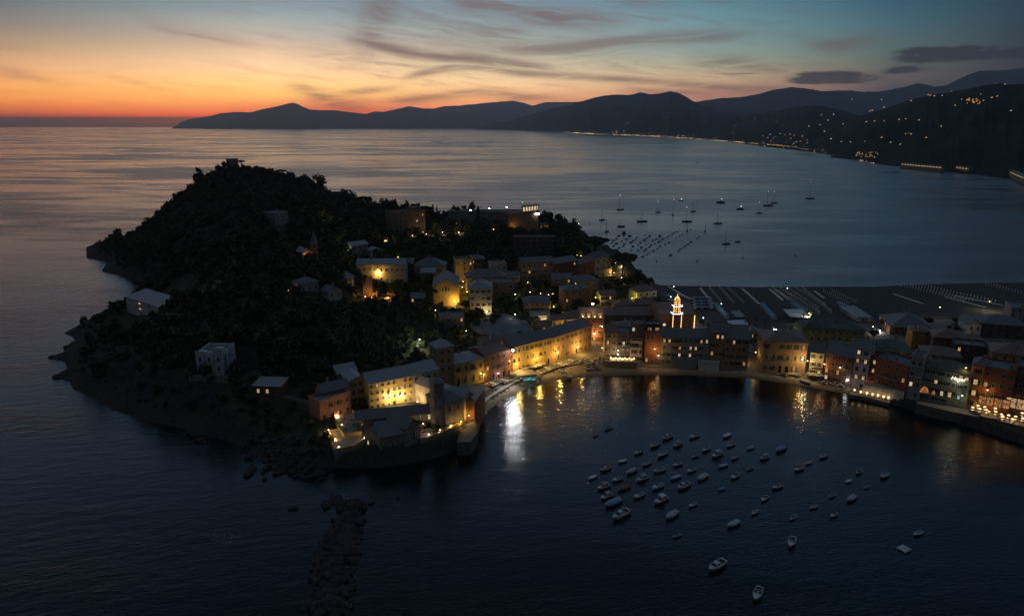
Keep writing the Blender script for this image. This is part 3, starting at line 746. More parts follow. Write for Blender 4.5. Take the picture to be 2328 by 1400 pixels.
house('r4p', 'attic storey with two lit windows on the red-brown house', (1464,812), (1500,813), 738, 5, 'dark', 'flat', .4, 'flat', 4, 2, lit={(3,0):0,(3,1):0}, chim=0, ww=1.6, wh=1.2, skip=[(r, c) for r in range(3) for c in range(2)])
house('r5', 'long grey house with a dark roof and a walled garden terrace on the beach', (1501,829), (1609,832), 766, 10, 'grey', 'gable', 3, 'slate', 4, 9, lit={(3,0):1,(3,1):1,(3,7):0,(3,8):1,(2,3):0,(2,5):1,(2,6):1,(1,3):2,(1,5):2}, sh='g', ww=.85, wh=1.35, doors=(5,))
house('r6', 'narrow grey house with a lit loggia and a blue attic roof', (1611,832), (1642,833), 755, 9, 'brown', 'gable', 3.4, 'slate', 4, 3, lit={(3,1):1,(3,2):1,(1,0):0}, sh='b')
house('r7', 'brown house with red shutters at the corner of the lit side street', (1643,833), (1698,835), 769, 10, 'tawny', 'gable', 3.4, 'slate', 4, 4, lit={(3,1):1,(0,3):0}, sh='b', side='R')
house('r8', 'broad reddish palazzo with tall central windows right of the side street', (1731,846), (1829,849), 774, 17, 'tawny', 'hip', 2.6, 'tile', 3, 6, lit={(1,5):2,(0,4):0,(2,5):0}, sh='g', wh=2.0, side='L', doors=(2,3), chim=2, cat='palazzo', name='palazzo', balc=((1,2,3),))
house('r9', 'small cream gabled house with a balcony between the palazzo and the brick front', (1838,853), (1868,856), 800, 9, 'cream', 'gable', 3.2, 'slate', 3, 2, sh='b', balc=((1,0,1),), lit={(0,1):2})
house('r10', 'brick-red house with an orange floodlit corner behind the cafe tables', (1871,862), (1932,878), 800, 11, 'red', 'gable', 2.6, 'slate', 4, 5, lit={(1,0):0,(0,0):2,(1,2):0}, sh='b', wh=1.7)
house('r11', 'narrow pale house with four glowing windows above the waterside tables', (1934,881), (1967,888), 790, 10, 'white', 'gable', 2.6, 'slate', 5, 2, lit={(4,0):2,(3,0):0,(3,1):1,(1,0):1,(1,1):1}, sh='g')
house('r12', 'dark red house with stepped terraces behind a pale waterside wall', (1970,886), (2056,905), 811, 11, 'red', 'flat', .9, 'flat', 4, 5, lit={(3,0):1,(2,0):1,(2,4):0,(0,0):0}, chim=2, balc=((2,1,3),(1,1,3)), skip=((2,1),(1,4)))
house('r13', 'narrow stepped house with an awning between the dark red and grey-green houses', (2058,905), (2086,911), 812, 10, 'grey', 'flat', .8, 'flat', 4, 2, lit={(1,0):2}, balc=((3,0,1),(2,0,1)))
house('r14', 'long grey-green hotel front with a lit name sign', (2087,907), (2193,930), 832, 12, 'sage', 'hip', 2.4, 'green', 4, 8, lit={(2,2):1,(3,6):1,(3,7):1}, sh='g', wh=1.3, cat='hotel', name='hotel', skip=((0,5),(0,6),(0,7)))
house('r15', 'narrow orange house with two tall lit windows beside the hotel', (2193,925), (2221,931), 829, 10, 'orange', 'hip', 1.6, 'tile', 4, 1, lit={(2,0):1,(1,0):1}, sh='g', ww=1.2, wh=1.9)
house('r16', 'red house above the glowing glass restaurant', (2221,929), (2292,943), 836, 12, 'red', 'flat', .8, 'flat', 4, 4, lit={(2,0):0}, sh='g', skip=((0,0),(0,1),(0,2),(0,3)))
house('r17', 'dark unlit house at the end of the waterfront row', (2293,940), (2420,966), 836, 12, 'dark', 'flat', .8, 'flat', 4, 5, side='')
# --- houses and roofs behind the front row
house('b1', 'yellow house with two rows of dark windows behind the front row', (1820,790), (1962,796), 745, 12, 'yellow', 'hip', 3, 'green', 3, 9, ww=.8, wh=1.3, side='L', chim=1, balc=((2,7,8),))
house('b2', 'big red villa with a lit side and a dark mansard roof', (2022,760), (2122,766), 742, 22, 'red', 'hip', 5, 'slate', 2, 6, lit={(1,4):0,(1,5):0}, side='L', lits={('L',1,2),('L',1,3),('L',1,5)}, chim=2)
house('b3', 'orange house front with two windows below the big red villa', (2070,792), (2112,795), 753, 10, 'orange', 'hip', 1.5, 'tile', 3, 2, ww=.9, wh=1.3)
house('b4', 'wide dark-roofed block behind the narrow pale house', (1975,825), (2068,832), 795, 14, 'dark', 'hip', 3.6, 'green', 3, 6)
house('b5', 'tall dark brown block with small windows above the dark red house', (2115,810), (2190,818), 765, 12, 'red', 'hip', 3, 'tile', 3, 4, lit={(1,3):1})
house('b6', 'pale gabled chapel-like house among the dark right-hand roofs', (2196,770), (2226,772), 738, 14, 'white', 'gablef', 2.6, 'slate', 2, 2, chim=0)
house('b7', 'dark villa behind the pale gabled house', (2228,765), (2330,772), 735, 14, 'dark', 'hip', 3.4, 'slate', 2, 5, lit=())
house('b8', 'dark tiled house with a terrace lamp behind the hotel', (2092,838), (2180,848), 803, 12, 'brown', 'hip', 2.4, 'tile', 3, 5)
house('b9', 'dark flat-roofed block with one yellow window behind the orange house', (2165,830), (2240,838), 785, 10, 'dark', 'flat', .8, 'flat', 3, 4, lit={(2,0):1})
house('b10', 'dark tiled house at the back of the waterfront end', (2245,860), (2345,874), 800, 14, 'brown', 'hip', 3, 'tile', 3, 5)
house('b11', 'low dark house with a small lit window beside the chapel-like house', (2170,800), (2240,806), 775, 10, 'brown', 'hip', 2.4, 'tile', 2, 4, lit={(1,3):0})
house('b12', 'tall dark block at the edge of town beyond the villas', (2292,740), (2345,745), 700, 14, 'grey', 'flat', .6, 'flat', 4, 4)
house('b13', 'dark slate-roofed house behind the brick-red front', (1880,832), (1965,842), 792, 10, 'brown', 'gable', 2.8, 'slate', 3, 5)
house('b14', 'low house with a wide slate roof behind the purple corner house', (1395,775), (1462,777), 748, 12, 'grey', 'hip', 2.8, 'slate', 2, 4)
house('b15', 'brown shed-like hall with a broad roof behind the lit alley', (1375,735), (1500,738), 716, 14, 'brown', 'hip', 3, 'tile', 1, 6)
house('b16', 'dark roofed house behind the narrow blue-attic house', (1650,790), (1698,792), 755, 9, 'dark', 'gable', 2.8, 'slate', 3, 3)
# --- the old village on the slope
house('v_church', 'plain ochre church front with three grouped windows under a gable', (985,694), (1044,697), 652, 24, 'ochre', 'gablef', 4.2, 'slate', 0, 0, cat='church', name='village_church', chim=0)
for u, h in ((-1.6, 1.5), (0, 2.2), (1.6, 1.5)):
    A, B, he, bz, t, w, d = FRONT['v_church']; inst('window', winmesh(.8, h), t, (w/2+u, 0, he-2.4))
house('v_tower', 'tall apartment house with a pale blue hipped roof beside the steep lane', (1068,712), (1118,715), 655, 12, 'cream', 'hip', 4, 'lead', 4, 4, sh='b', balc=((2,3,3),(3,3,3)))
house('v_back', 'wide dark house with a mottled roof behind the blue-roofed apartment house', (1062,668), (1150,668), 632, 12, 'brown', 'hip', 4, 'slate', 3, 5)
house('v_r', 'brown block on the right of the blue-roofed apartment house', (1120,690), (1170,690), 645, 12, 'brown', 'flat', .6, 'flat', 3, 3, balc=((2,2,2),))
house('v_y', 'tall yellow house with a stepped roof terrace at the top of the steep lane', (1036,640), (1077,640), 594, 10, 'yellow', 'flat', .9, 'flat', 4, 3, lit={(3,2):1}, sh=None)
house('v_c', 'small cream house with square windows above the old village', (1116,632), (1152,632), 602, 10, 'cream', 'flat', .7, 'flat', 2, 3, ww=1.1)
house('v_long', 'long pale yellow house lit by a yellow lamp at its corner', (812,624), (922,649), 601, 10, 'cream', 'gable', 2.6, 'lead', 2, 9, ww=1, wh=1.1, doors=(4,), lit=())
house('v_t', 'small house with two lamps on its flat roof terrace', (902,612), (936,616), 594, 8, 'cream', 'flat', .8, 'flat', 2, 3, sh='b')
house('v_blue', 'large house with a slate roof and a glowing skylight above the village', (942,634), (1008,640), 605, 13, 'grey', 'hip', 4.2, 'slate', 2, 5)
house('v_g', 'small grey house with two dark openings behind the umbrella pine', (958,650), (990,652), 620, 8, 'brown', 'gable', 2.2, 'lead', 2, 2)
house('v_h1', 'row of three-storey village houses with a tiled roof left of the tall villa', (1186,638), (1256,636), 598, 11, 'tawny', 'gable', 2.6, 'slate', 3, 6, lit={(1,1):1,(2,4):0}, sh='b', balc=((1,3,4),))
house('v_h2', 'dark red village house with one lit window', (1257,636), (1312,632), 600, 11, 'red', 'gable', 2.4, 'slate', 3, 4, lit={(2,3):1}, sh='b')
house('v_h3', 'unlit dark red house next to the tall villa', (1313,632), (1352,630), 602, 10, 'red', 'gable', 2.2, 'tile', 2, 3)
house('v_villa', 'tall cream villa with a hipped roof beside the umbrella pine', (1352,628), (1390,628), 588, 10, 'cream', 'hip', 3.6, 'slate', 3, 3, sh=None, ww=1.0, wh=2.0, cat='villa', name='villa', balc=((1,0,2),))
house('v_j', 'brown house with a balcony and one lit window below the tall villa', (1257,668), (1300,667), 634, 10, 'brown', 'gable', 2.4, 'slate', 3, 3, lit={(2,2):1}, balc=((2,1,2),))
house('v_j2', 'slate-roofed brown house between the balcony house and the garden trees', (1301,668), (1360,668), 640, 11, 'brown', 'hip', 2.8, 'slate', 2, 4)
house('v_k', 'orange block of flats with shuttered windows above the garden pine', (1281,706), (1324,704), 661, 11, 'orange', 'hip', 2, 'slate', 3, 3, lit={(1,0):0}, sh='g')
house('v_k2', 'taller orange block stepped up beside the shuttered flats', (1325,704), (1346,703), 657, 11, 'orange', 'flat', .4, 'flat', 3, 1, sh='g')
house('v_pink', 'pink lamplit villa with a hipped roof in the gardens', (1192,710), (1252,708), 688, 11, 'pink', 'hip', 2.4, 'slate', 2, 5, sh='g', cat='villa', name='villa')
house('v_gate', 'pale house with a lit flank beside the beach trees', (1448,690), (1492,690), 664, 9, 'cream', 'hip', 2.8, 'tile', 2, 3)
house('v_w1', 'small white house with a lean-to roof above the long yellow house', (843,584), (870,586), 570, 7, 'white', 'gablef', 1.6, 'lead', 1, 2, chim=0)
house('v_w2', 'grey house half hidden by trees above the long yellow house', (800,576), (838,580), 560, 8, 'grey', 'gable', 2.2, 'lead', 2, 3, chim=0)
house('v_w3', 'dark cottage among trees left of the ruined oratory', (682,662), (726,664), 646, 8, 'grey', 'hip', 2.2, 'slate', 1, 3)
house('v_w4', 'dim cottage with a pale gable below the ruined oratory', (748,690), (779,694), 664, 8, 'grey', 'gablef', 2, 'slate', 2, 2)
house('v_hill', 'tall grey villa standing alone in the dark wood of the hill', (628,513), (657,515), 487, 10, 'grey', 'flat', .8, 'lead', 3, 3, cat='villa', name='villa')
house('v_modern', 'modern white house with ribbon windows on the western shore', (291,710), (372,706), 674, 11, 'white', 'shed', 2.2, 'lead', 3, 4, lit={(2,1):1,(1,1):1,(2,0):-1}, ww=2.4, wh=.9, chim=0, skip=((1,0),(0,0),(0,3)))
house('v_red', 'low dark red house with two lit windows near the sea rocks', (577,893), (640,902), 876, 7, 'red', 'shed', .8, 'lead', 1, 3, lit={(0,0):1,(0,1):1}, chim=0, cat='cottage')
for i, (a, b, e, wl, rf, rm, lit, lab) in enumerate([
 ((1060,612),(1102,613),590,'tawny','hip','slate',{(1,1):1},'brown hip-roofed house behind the tall yellow house'), ((1365,694),(1400,695),672,'cream','gable','tile',{(1,2):1},'cream house between the orange flats and the beach trees'), ((1400,712),(1446,713),694,'brown','hip','tile',{(0,1):0},'low brown house below the tall villa garden'),
 ((935,696),(966,699),678,'tawny','gable','slate',{(1,0):1},'small house on the terraces below the ruined oratory'), ((1000,744),(1056,747),722,'stone','flat','flat',{(1,3):1},'flat-roofed stone house left of the concrete hall'), ((1226,764),(1252,762),744,'ochre','gable','tile',{(1,1):1},'small ochre house squeezed behind the row building'),
 ((1938,806),(1974,809),782,'tawny','gable','tile',{(2,1):0},'tawny house squeezed between the yellow house and the dark-roofed block'), ((2058,862),(2098,868),832,'brown','gable','tile',{(2,0):1},'narrow brown house rising behind the stepped house'), ((2262,826),(2302,831),794,'ochre','hip','tile',{(2,2):0,(1,0):1},'ochre house with two lit windows at the back of the right-hand town'),
 ((1452,708),(1496,709),692,'orange','gable','tile',{(0,2):1},'orange tiled house between the beach trees and the town church'), ((1150,650),(1182,650),628,'cream','gable','slate',{(1,1):1},'small cream house right of the dark mottled roof'), ((790,650),(806,653),634,'grey','gable','slate',{(0,0):1},'tiny grey house left of the long pale yellow house'),
 ((1312,668),(1350,667),648,'pink','hip','tile',{(1,1):0},'pink house half hidden behind the orange flats'), ((2120,788),(2152,791),766,'ochre','gable','tile',{(1,0):1},'small ochre house right of the orange two-window house'), ((1700,778),(1726,779),758,'cream','hip','tile',{(1,1):1},'cream corner house where the side street meets the promenade')]):
    house('x%d' % i, lab, a, b, e, 9, wl, rf, .6 if rf == 'flat' else 2.2, rm, 3 if (2, 1) in lit or (2, 0) in lit or (2, 2) in lit else 2, 4, lit=lit, sh=('g', 'b', 'n')[i % 3])
# white villa with turrets and battlements
house('v_white', 'white castellated villa with corner turrets on the seaward slope', (452,846), (512,850), 806, 11, 'white', 'flat', 1.0, 'flat', 2, 4, ww=.9, wh=1.9, chim=0, cat='villa', name='villa', side='R', balc=((1,1,2),))
A, B, he, bz, t, w, d = FRONT['v_white']
for u, k in ((0, 1.0), (w*.34, .6), (w-3.2, 2.4)):
    q = MB(); q.box(u, u+3.2, -1.0, 2.4, -3, he+k)
    for i in range(4): q.box(u+i*.95, u+i*.95+.5, -1.05, -.7, he+k, he+k+.7)
    tu = q.build('turret', W['white'], t)
    for rr_ in (.22, .68): inst('window', winmesh(.8, 1.6), tu, (u+1.6, -1.0, he*rr_))
# castle hotel on the crest
house('c1', 'brick castle hotel with a projecting square tower on the crest', (893,534), (968,534), 486, 16, 'brown', 'flat', 1.0, 'flat', 4, 6, lit={(3,5):0,(2,4):1,(1,4):1,(0,4):1,(0,5):1}, wh=1.6, cat='castle', name='castle_hotel', chim=2)
A, B, he, bz, t, w, d = FRONT['c1']
q = MB(); q.box(w*.62, w*.85, 2, 9, he, he+3); q.box(w*.60, w*.87, 1.8, 9.2, he+3, he+3.6)
for x in np.linspace(-.1, w-.5, 16): q.box(x, x+.8, -.3, .25, he+1.0, he+1.7)
q.build('battlements', W['brown'], t)
house('c2', 'long castle wing with a flat dark roof and lit arches at its seaward end', (1020,508), (1196,506), 482, 14, 'stone', 'flat', .8, 'flat', 3, 12, lit=(), ww=.9, wh=1.4, cat='castle', name='castle_wing', chim=0)
house('c3', 'square castle keep with a lamp and two lit windows below the lit arches', (1156,526), (1224,524), 488, 12, 'brown', 'flat', .9, 'flat', 3, 5, lit={(0,0):1,(1,0):0}, ww=.8, wh=1.6, cat='castle', name='castle_keep', chim=0)
A, B, he, bz, t, w, d = FRONT['c3']
q = MB(); n_ = 6
for i in range(n_): x = w*.45+i*w*.55/n_; q.box(x, x+.6, -.35, .25, he+.9, he+4.4)
q.box(w*.42, w+.5, -.4, .3, he+4.4, he+5.2)
for i in range(9): x = w*.43+i*w*.065; q.box(x, x+.7, -.42, .2, he+5.2, he+5.9)
q.build('arcade', W['stone'], t)
q = MB(); q.add([(w*.46,.5,he+1),(w*.98,.5,he+1),(w*.98,.5,he+4.2),(w*.46,.5,he+4.2)], [(0,1,2,3)]); q.build('lit_gallery', LIT[2], t)
house('c4', 'long dark garden building below the castle keep', (1166,578), (1262,582), 540, 9, 'dark', 'flat', .6, 'flat', 3, 8, cat='outbuilding', name='garden_building', chim=0)
house('c5', 'glazed bar pavilion glowing orange at the end of the castle terrace', (1228,521), (1248,521), 510, 6, 'dark', 'flat', .3, 'flat', 1, 3, lit={(0,0):0,(0,1):0,(0,2):0}, ww=1.6, wh=2, cat='pavilion', name='bar_pavilion', chim=0)
# orange-lit ruined church with a spire on the slope
house('o1', 'small orange-lit chapel gable in the dark wood', (690,588), (712,594), 577, 12, 'tawny', 'gablef', 2.4, 'lead', 1, 1, ww=.7, wh=1.0, cat='chapel', name='chapel', chim=0)
A = G(717, 592); q = MB(); q.box(-1.7, 1.7, -1.7, 1.7, -3, 10); q.box(-1.95, 1.95, -1.95, 1.95, 9.6, 10)
t = empty('chapel_spire', A, .3, 'slender orange-lit chapel belfry with a pointed spire', 'belfry'); q.build('shaft', W['tawny'], t)
q = MB(); q.lathe([(2.2, 10), (.9, 13.5), (.05, 17.5)], 8); q.build('spire', RF['slate'], t)
for s in range(4):
    o = inst('belfry_opening', winmesh(.9, 1.8), t, (1.7*math.sin(s*math.pi/2), -1.7*math.cos(s*math.pi/2), 7.2)); o.rotation_euler = (0, 0, s*math.pi/2)
# ruined oratory: broken walls
def ruin(px, py, pts, th, label):
    A = G(px, py); b = MB(); n = len(pts)
    vs = [(x, -th/2, z) for x, z in pts]+[(x, th/2, z) for x, z in pts]
    b.add(vs, [tuple(range(n)), tuple(range(2*n-1, n-1, -1))]+[(i, n+i, n+(i+1) % n, (i+1) % n) for i in range(n)])
    o = b.build('ruined_wall', W['tawny']); o.location = A; o.rotation_euler = (0, 0, rnd.uniform(-.3, .3)); return tag(o, label, 'ruin')
ruin(838, 672, [(-2.6,-1),(3.0,-1),(2.8,3),(2.2,6.2),(2.6,9.5),(1.7,11.2),(.6,10.2),(-.2,11),(-1.1,8.2),(-1.0,5.5),(-2.2,6.8),(-2.8,3.6)], 1.6, 'tall jagged wall of the ruined oratory lit orange')
ruin(853, 678, [(-2.0,-1),(-1.1,-1),(-1.1,1.2),(-.6,2.2),(.3,2.2),(.8,1.2),(.8,-1),(1.6,-1),(1.6,4.6),(.9,4.2),(.2,3.2),(-1.4,3)], 1.2, 'low ruined arch beside the tall oratory wall')
ruin(884, 674, [(-3.6,-1),(3.8,-1),(3.6,.9),(2.2,2.6),(.8,1.6),(-.4,2.9),(-1.6,1.0),(-3.4,1.4)], 1.2, 'low broken oratory wall by the garden lamp')
# town church with illuminated bell tower
house('church', 'brown town church with a round lit window behind the waterfront', (1498,760), (1576,760), 715, 24, 'tawny', 'gable', 3, 'tile', 0, 0, cat='church', name='town_church', chim=0)
A, B, he, bz, t, w, d = FRONT['church']
q = MB(); q.lathe([(.75, 0), (.75, .12), (.5, .14)], 14); o = q.build('rose_window', LIT[2], t); o.rotation_euler = (math.pi/2, 0, 0); o.location = (w*.14, -.02, zat(A, 738)-bz)
A = at(1527, 764, 3); ppm = FPX/(A.y*math.cos(PITCH)+CAMH*math.sin(PITCH)-3*math.sin(PITCH)); sw = 19/ppm
t = empty('church_bell_tower', (A.x, A.y-.5, 3), 0, 'bell tower with two domed lanterns outlined in glowing light strings', 'bell tower')
H1 = zat(A, 714)-3; H2 = zat(A, 698)-3; H3 = zat(A, 676)-3
q = MB(); q.box(0, sw, 0, sw, -1, H1); q.box(-.3, sw+.3, -.3, sw+.3, H1-.5, H1)
q.build('shaft', W['tawny'], t)
def lantern(z0, z1, r, c):
    q = MB(); n = 8; hh_ = (z1-z0)
    for i in range(n):
        a = 2*math.pi*i/n; q.tube((c+r*math.cos(a), c+r*math.sin(a), z0), (c+r*math.cos(a), c+r*math.sin(a), z0+hh_*.55), .18, None, 6)
    q.lathe([(r*1.12, z0+hh_*.55), (r*1.12, z0+hh_*.6), (r, z0+hh_*.62), (r*.85, z0+hh_*.8), (r*.45, z0+hh_*.95), (.1, z1)], 12, c=(c, c, 0))
    return q.build('lantern', W['cream'], t)
la = lantern(H1, H2+.2, sw*.38, sw/2); lb = lantern(H2+.2, H3, sw*.30, sw/2)
q = MB(); q.box(0.3, sw-.3, .3, sw-.3, H2-.05, H2+.2); q.build('balcony_floor', W['cream'], t)
SG = emit('light_string_amber', (1, .52, .16), 3.0); SWH = emit('light_string_white', (.8, .92, 1), 2.6)
q = MB()
for x, y in ((0,-.06),(sw,-.06)): q.tube((x, y, H1*.35), (x, y, H1-.6), .09, None, 5)
for z0, z1, r in ((H1, H2, sw*.38), (H2+.2, H3, sw*.30)):
    for i in range(8):
        a = 2*math.pi*(i+.5)/8; c = sw/2; p = None
        for f, k in ((0, 1.06), (.55, 1.06), (.62, 1.06), (.8, .92), (.95, .5), (1.0, .06)):
            e_ = (c+r*k*math.cos(a), c+r*k*math.sin(a), z0+(z1-z0)*f)
            if p: q.tube(p, e_, .075, None, 4)
            p = e_
q.tube((sw/2, sw/2, H3), (sw/2, sw/2, H3+1.3), .09, None, 5)
q.build('amber_light_string', SG, t)
q = MB()
for z0, k in ((H1+.15, .32), (H2+.25, .0)):
    a0, a1 = -k, sw+k
    for p_, e_ in (((a0,a0,z0),(a1,a0,z0)),((a1,a0,z0),(a1,a1,z0)),((a0,a0,z0),(a0,a1,z0))): q.tube(p_, e_, .1, None, 4)
    for p_ in ((a0,a0),(a1,a0)): q.tube((p_[0],p_[1],z0), (p_[0],p_[1],z0+1.1), .1, None, 4)
q.build('white_light_string', SWH, t)
A = FRONT['church'][0]; w = FRONT['church'][5]
q = MB(); q.tube((w+.1, -.12, 1.5), (w+.1, -.12, FRONT['church'][2]), .12, None, 5); q.build('corner_light_string', SG, FRONT['church'][4])
# hotel sign
A, B, he, bz, t, w, d = FRONT['r14']
cu = bpy.data.curves.new('hotel_sign', 'FONT'); cu.body = 'Hotel'; cu.size = 1.9; cu.extrude = .05; cu.shear = .25; cu.align_x = 'RIGHT'
cu.materials.append(emit('sign_light', (1, .93, .7), 1.6))
o = bpy.data.objects.new('hotel_sign', cu); COL.objects.link(o); o.parent = t; o.rotation_euler = (math.pi/2, 0, 0)
pt = onfront('r14', 2176, 861, .3); v = pt-Vector((A.x, A.y, bz)); r_ = t.rotation_euler[2]
dg_ = bpy.context.evaluated_depsgraph_get(); me = bpy.data.meshes.new_from_object(o.evaluated_get(dg_)); bpy.data.objects.remove(o)
o = inst('hotel_sign', me, t); o.rotation_euler = (math.pi/2, 0, 0)
o.location = (v.x*math.cos(r_)+v.y*math.sin(r_)+2.4, -.3, v.z-.6); o['label'] = 'glowing white sign reading Hotel'
# dormers glowing on the alley house roof
A, B, he, bz, t, w, d = FRONT['alley']
rf_ = [c for c in t.children if c.name.startswith('roof')][0]
for i in range(4):
    x = w*(.14+.24*i); q = MB(); q.box(x-.9, x+.9, 1.2, 3.6, he, he+2.2, 0); q.box(x-1.1, x+1.1, .9, 3.9, he+2.2, he+2.45, 1)
    q.build('dormer', [W['cream'], RF['tile']], rf_)
# skylights that catch the light
def skylight(key, u, v, s=1.0, m=None):
    A, B, he, bz, t, w, d = FRONT[key]
    q = MB(); q.box(-s, s, -.5, .5, 0, .15); o = q.build('skylight', m or LIT[3], t); return o
house('lit_roof', 'dark attic with one glowing slanted roof light over the blue-attic house', (1612,800), (1640,801), 738, 5, 'dark', 'flat', .3, 'flat', 5, 1, lit={(4,0):1}, ww=3.0, wh=1.1, chim=0, skip=((0,0),(1,0),(2,0),(3,0)))
# ------------------------------------------------------------------ lamps
SOD = (1, .60, .13); WARM = (1, .70, .36); ORA = (1, .50, .15); COOL = (.92, .97, 1); GRN = (.1, 1, .35); LEMON = (.95, .85, .15)
LD = {}
def lightdata(c, p, r=.18):
    k = (c, p, r)
    if k not in LD:
        l = bpy.data.lights.new('lamp_light', 'POINT'); l.energy = p; l.color = c; l.shadow_soft_size = r; LD[k] = l
    return LD[k]
def glow(c, s): return emit('lamp_glow_%d_%d_%d_%d' % (c[0]*99, c[1]*99, c[2]*99, s), tuple(min(1, v*.94+.06) for v in c), s)
LM = {}
def lampmesh(kind, c, s):
    k = (kind, c, s)
    if k in LM: return LM[k]
    g = glow(c, s); b = MB(); h = MB()
    if kind == 'wall':
        b.lathe([(.05,-.25),(.2,-.15),(.24,.12),(.12,.2)], 8); h.box(-.05,.05,-.05,.45,.2,.28); h.box(-.12,.12,.4,.47,-.2,.5); h.lathe([(.3,.2),(.05,.34)], 8)
    elif kind == 'globe':
        b.lathe([(.03,-.2),(.17,-.12),(.22,.0),(.17,.13),(.03,.2)], 8)
    elif kind == 'flood':
        b.box(-.45,.45,-.3,-.22,-.25,.25); h.box(-.5,.5,-.22,.1,-.3,.3)
    else:
        b.lathe([(.06,-.3),(.2,-.22),(.26,.1),(.1,.16)], 8); h.lathe([(.3,.16),(.06,.32)], 8)
    LM[k] = (b.mesh('lantern', [g]), h.mesh('lamp_hood', [IRON]) if h.v else None); return LM[k]
POLES = {}
def polemesh(h):
    h = round(h, 1)
    if h not in POLES:
        b = MB(); b.lathe([(.16,-.5),(.16,.3),(.08,.5),(.055,h)], 6); POLES[h] = b.mesh('pole', [IRON])
    return POLES[h]
def lamp(kind, p, c, power, label, rz=0., base=None, s=5, cat='lamp', group=None, drop=.45, out=(0, 0, 0), name=None, rad=.18):
    t = empty(name or {'wall': 'wall_lamp', 'globe': 'globe_lamp', 'flood': 'flood_lamp', 'street': 'street_lamp'}[kind], p, rz, label, cat, group)
    lm, hm = lampmesh(kind, c, s); la = inst('lantern', lm, t)
    if hm: inst('hood' if kind != 'wall' else 'bracket', hm, t)
    if base is not None:
        h = p.z-base
        if h > .6: inst('pole', polemesh(h), t, (0, 0, -h))
    if power:
        o = bpy.data.objects.new('lamp_light', lightdata(c, power, rad)); COL.objects.link(o); o.parent = t
        o.location = (out[0], out[1], -drop+out[2])
    return t
def above(px, py, h):                       # the point h metres above the ground seen at a pixel
    d = ray(px, py); t = 150/d.y
    while t*d.y < 715:
        x, y, z = d.x*t, d.y*t, CAMH+d.z*t
        if z <= max(ground(x, y), 0)+h: return Vector((x, y, z)), max(ground(x, y), 0)
        t += .5/d.y
    p = at(px, py, h); return p, 0
def post(px, py, h, c, power, label, kind='globe', **k):
    p, g = above(px, py, h); return lamp(kind, p, c, power, label, base=g, **k)
def onwall(key, px, py, c, power, label, off=.45, **k):
    k.setdefault('drop', .3); p = onfront(key, px, py, off); return lamp('wall', p, c, power, label, rz=FRONT[key][4].rotation_euler[2], out=(0, k.pop('fwd', -.7), 0), **k)
gt = 'globe lamps of the dining terrace'
onwall('conv', 885, 899, WARM, 1150, 'bright lamp high on the yellow convent wall, nearer the pink house', off=1.0)
onwall('conv', 912, 898, WARM, 1150, 'bright lamp high on the yellow convent wall, nearer the church roof', off=.8)
onwall('conv', 885, 914, SOD, 90, 'small amber lamp low on the yellow convent wall under the two bright ones')
p, g = above(949, 913, 1.5); lamp('wall', p, WARM, 700, 'hidden lamp lighting the corner of the convent yard behind the nave roof', drop=-.3)
for px, py, lab in [(792,932,'globe lamp by the pink house wall at the back of the dining terrace'), (766,944,'globe lamp at the inner corner of the dining terrace'), (777,965,'globe lamp in the middle of the upper dining terrace'),
    (747,977,'globe lamp on the path outside the dining terrace wall'), (816,968,'globe lamp against the church wall of the upper terrace'), (762,997,'globe lamp on the seaward wall of the lower terrace'),
    (829,995,'globe lamp at the church end of the lower terrace'), (770,1015,'globe lamp at the front corner of the lower terrace')]:
    post(px, py, 1.9, (1, .62, .26), 330, lab, group=gt, s=6)
for px, py, c, pw, lab in [(954,982,WARM,70,'globe lamp beside the shrub on the lounger terrace'), (975,987,WARM,60,'globe lamp among the sun loungers'), (1000,977,WARM,80,'globe lamp under the bell tower wall'),
    (1026,967,WARM,150,'globe lamp before the stone church block'), (1048,958,SOD,200,'amber globe lamp at the seaward corner of the church block'), (962,963,WARM,130,'lamp lighting the low nave wall'), (985,945,WARM,90,'lamp in the lit doorway at the foot of the bell tower')]:
    post(px, py, 2.2, c, pw, lab, group='lamps of the church terrace')
post(1066, 944, 3.0, SOD, 420, 'bright amber lamp in the gap beside the long convent wing', kind='wall'); post(1077, 946, 3.0, ORA, 300, 'orange lamp on the dark red house at the beach end', kind='wall')
onwall('pal_y', 1100, 851, SOD, 420, 'amber lamp at the corner of the ochre palazzo', off=.9)
onwall('pal_r', 1133, 848, (1, .8, .85), 120, 'pinkish lamp over an arched door of the dark red palazzo')
p = onfront('row_a', 1166, 796, 1.6); tfl = lamp('flood', p, COOL, 500, 'dazzling white flood lamp on the tall pole at the palazzo corner', base=p.z-10, s=60, cat='flood lamp', drop=.2, out=(0, -1.0, 0), rad=.35)
sp = bpy.data.lights.new('flood_beam', 'SPOT'); sp.energy = 13000; sp.color = COOL; sp.spot_size = R(80); sp.spot_blend = .8; sp.shadow_soft_size = .35
o = bpy.data.objects.new('flood_beam', sp); COL.objects.link(o); o.parent = tfl; o.location = (0, -.9, -.1); o.rotation_euler = (R(-60), 0, R(-4))
for k, px, py, pw, lab in [('row_a',1175,827,650,'amber wall lamp behind the beach bar awnings'), ('row_a',1222,814,650,'amber wall lamp above the square parasols'), ('row_b',1268,801,750,'amber wall lamp over a lit doorway halfway along the row'), ('row_b',1315,788,800,'amber wall lamp nearest the alley on the long row')]:
    onwall(k, px, py, SOD, pw*2.3, lab, off=1.4, fwd=-1.8, group='amber lamps of the row building', s=12, drop=0)
onwall('alley', 1351, 758, ORA, 1300, 'very bright orange lamp on the red house in the alley', off=1.2, s=40, rad=.3)
p = onfront('alley', 1369, 742, .7); lamp('wall', p, (1, .8, .5), 260, 'white lamp at the corner of the red alley house', drop=.2)
post(1229, 786, 8.5, SOD, 2300, 'tall amber lamp in the palm before the row building', kind='street', s=12)
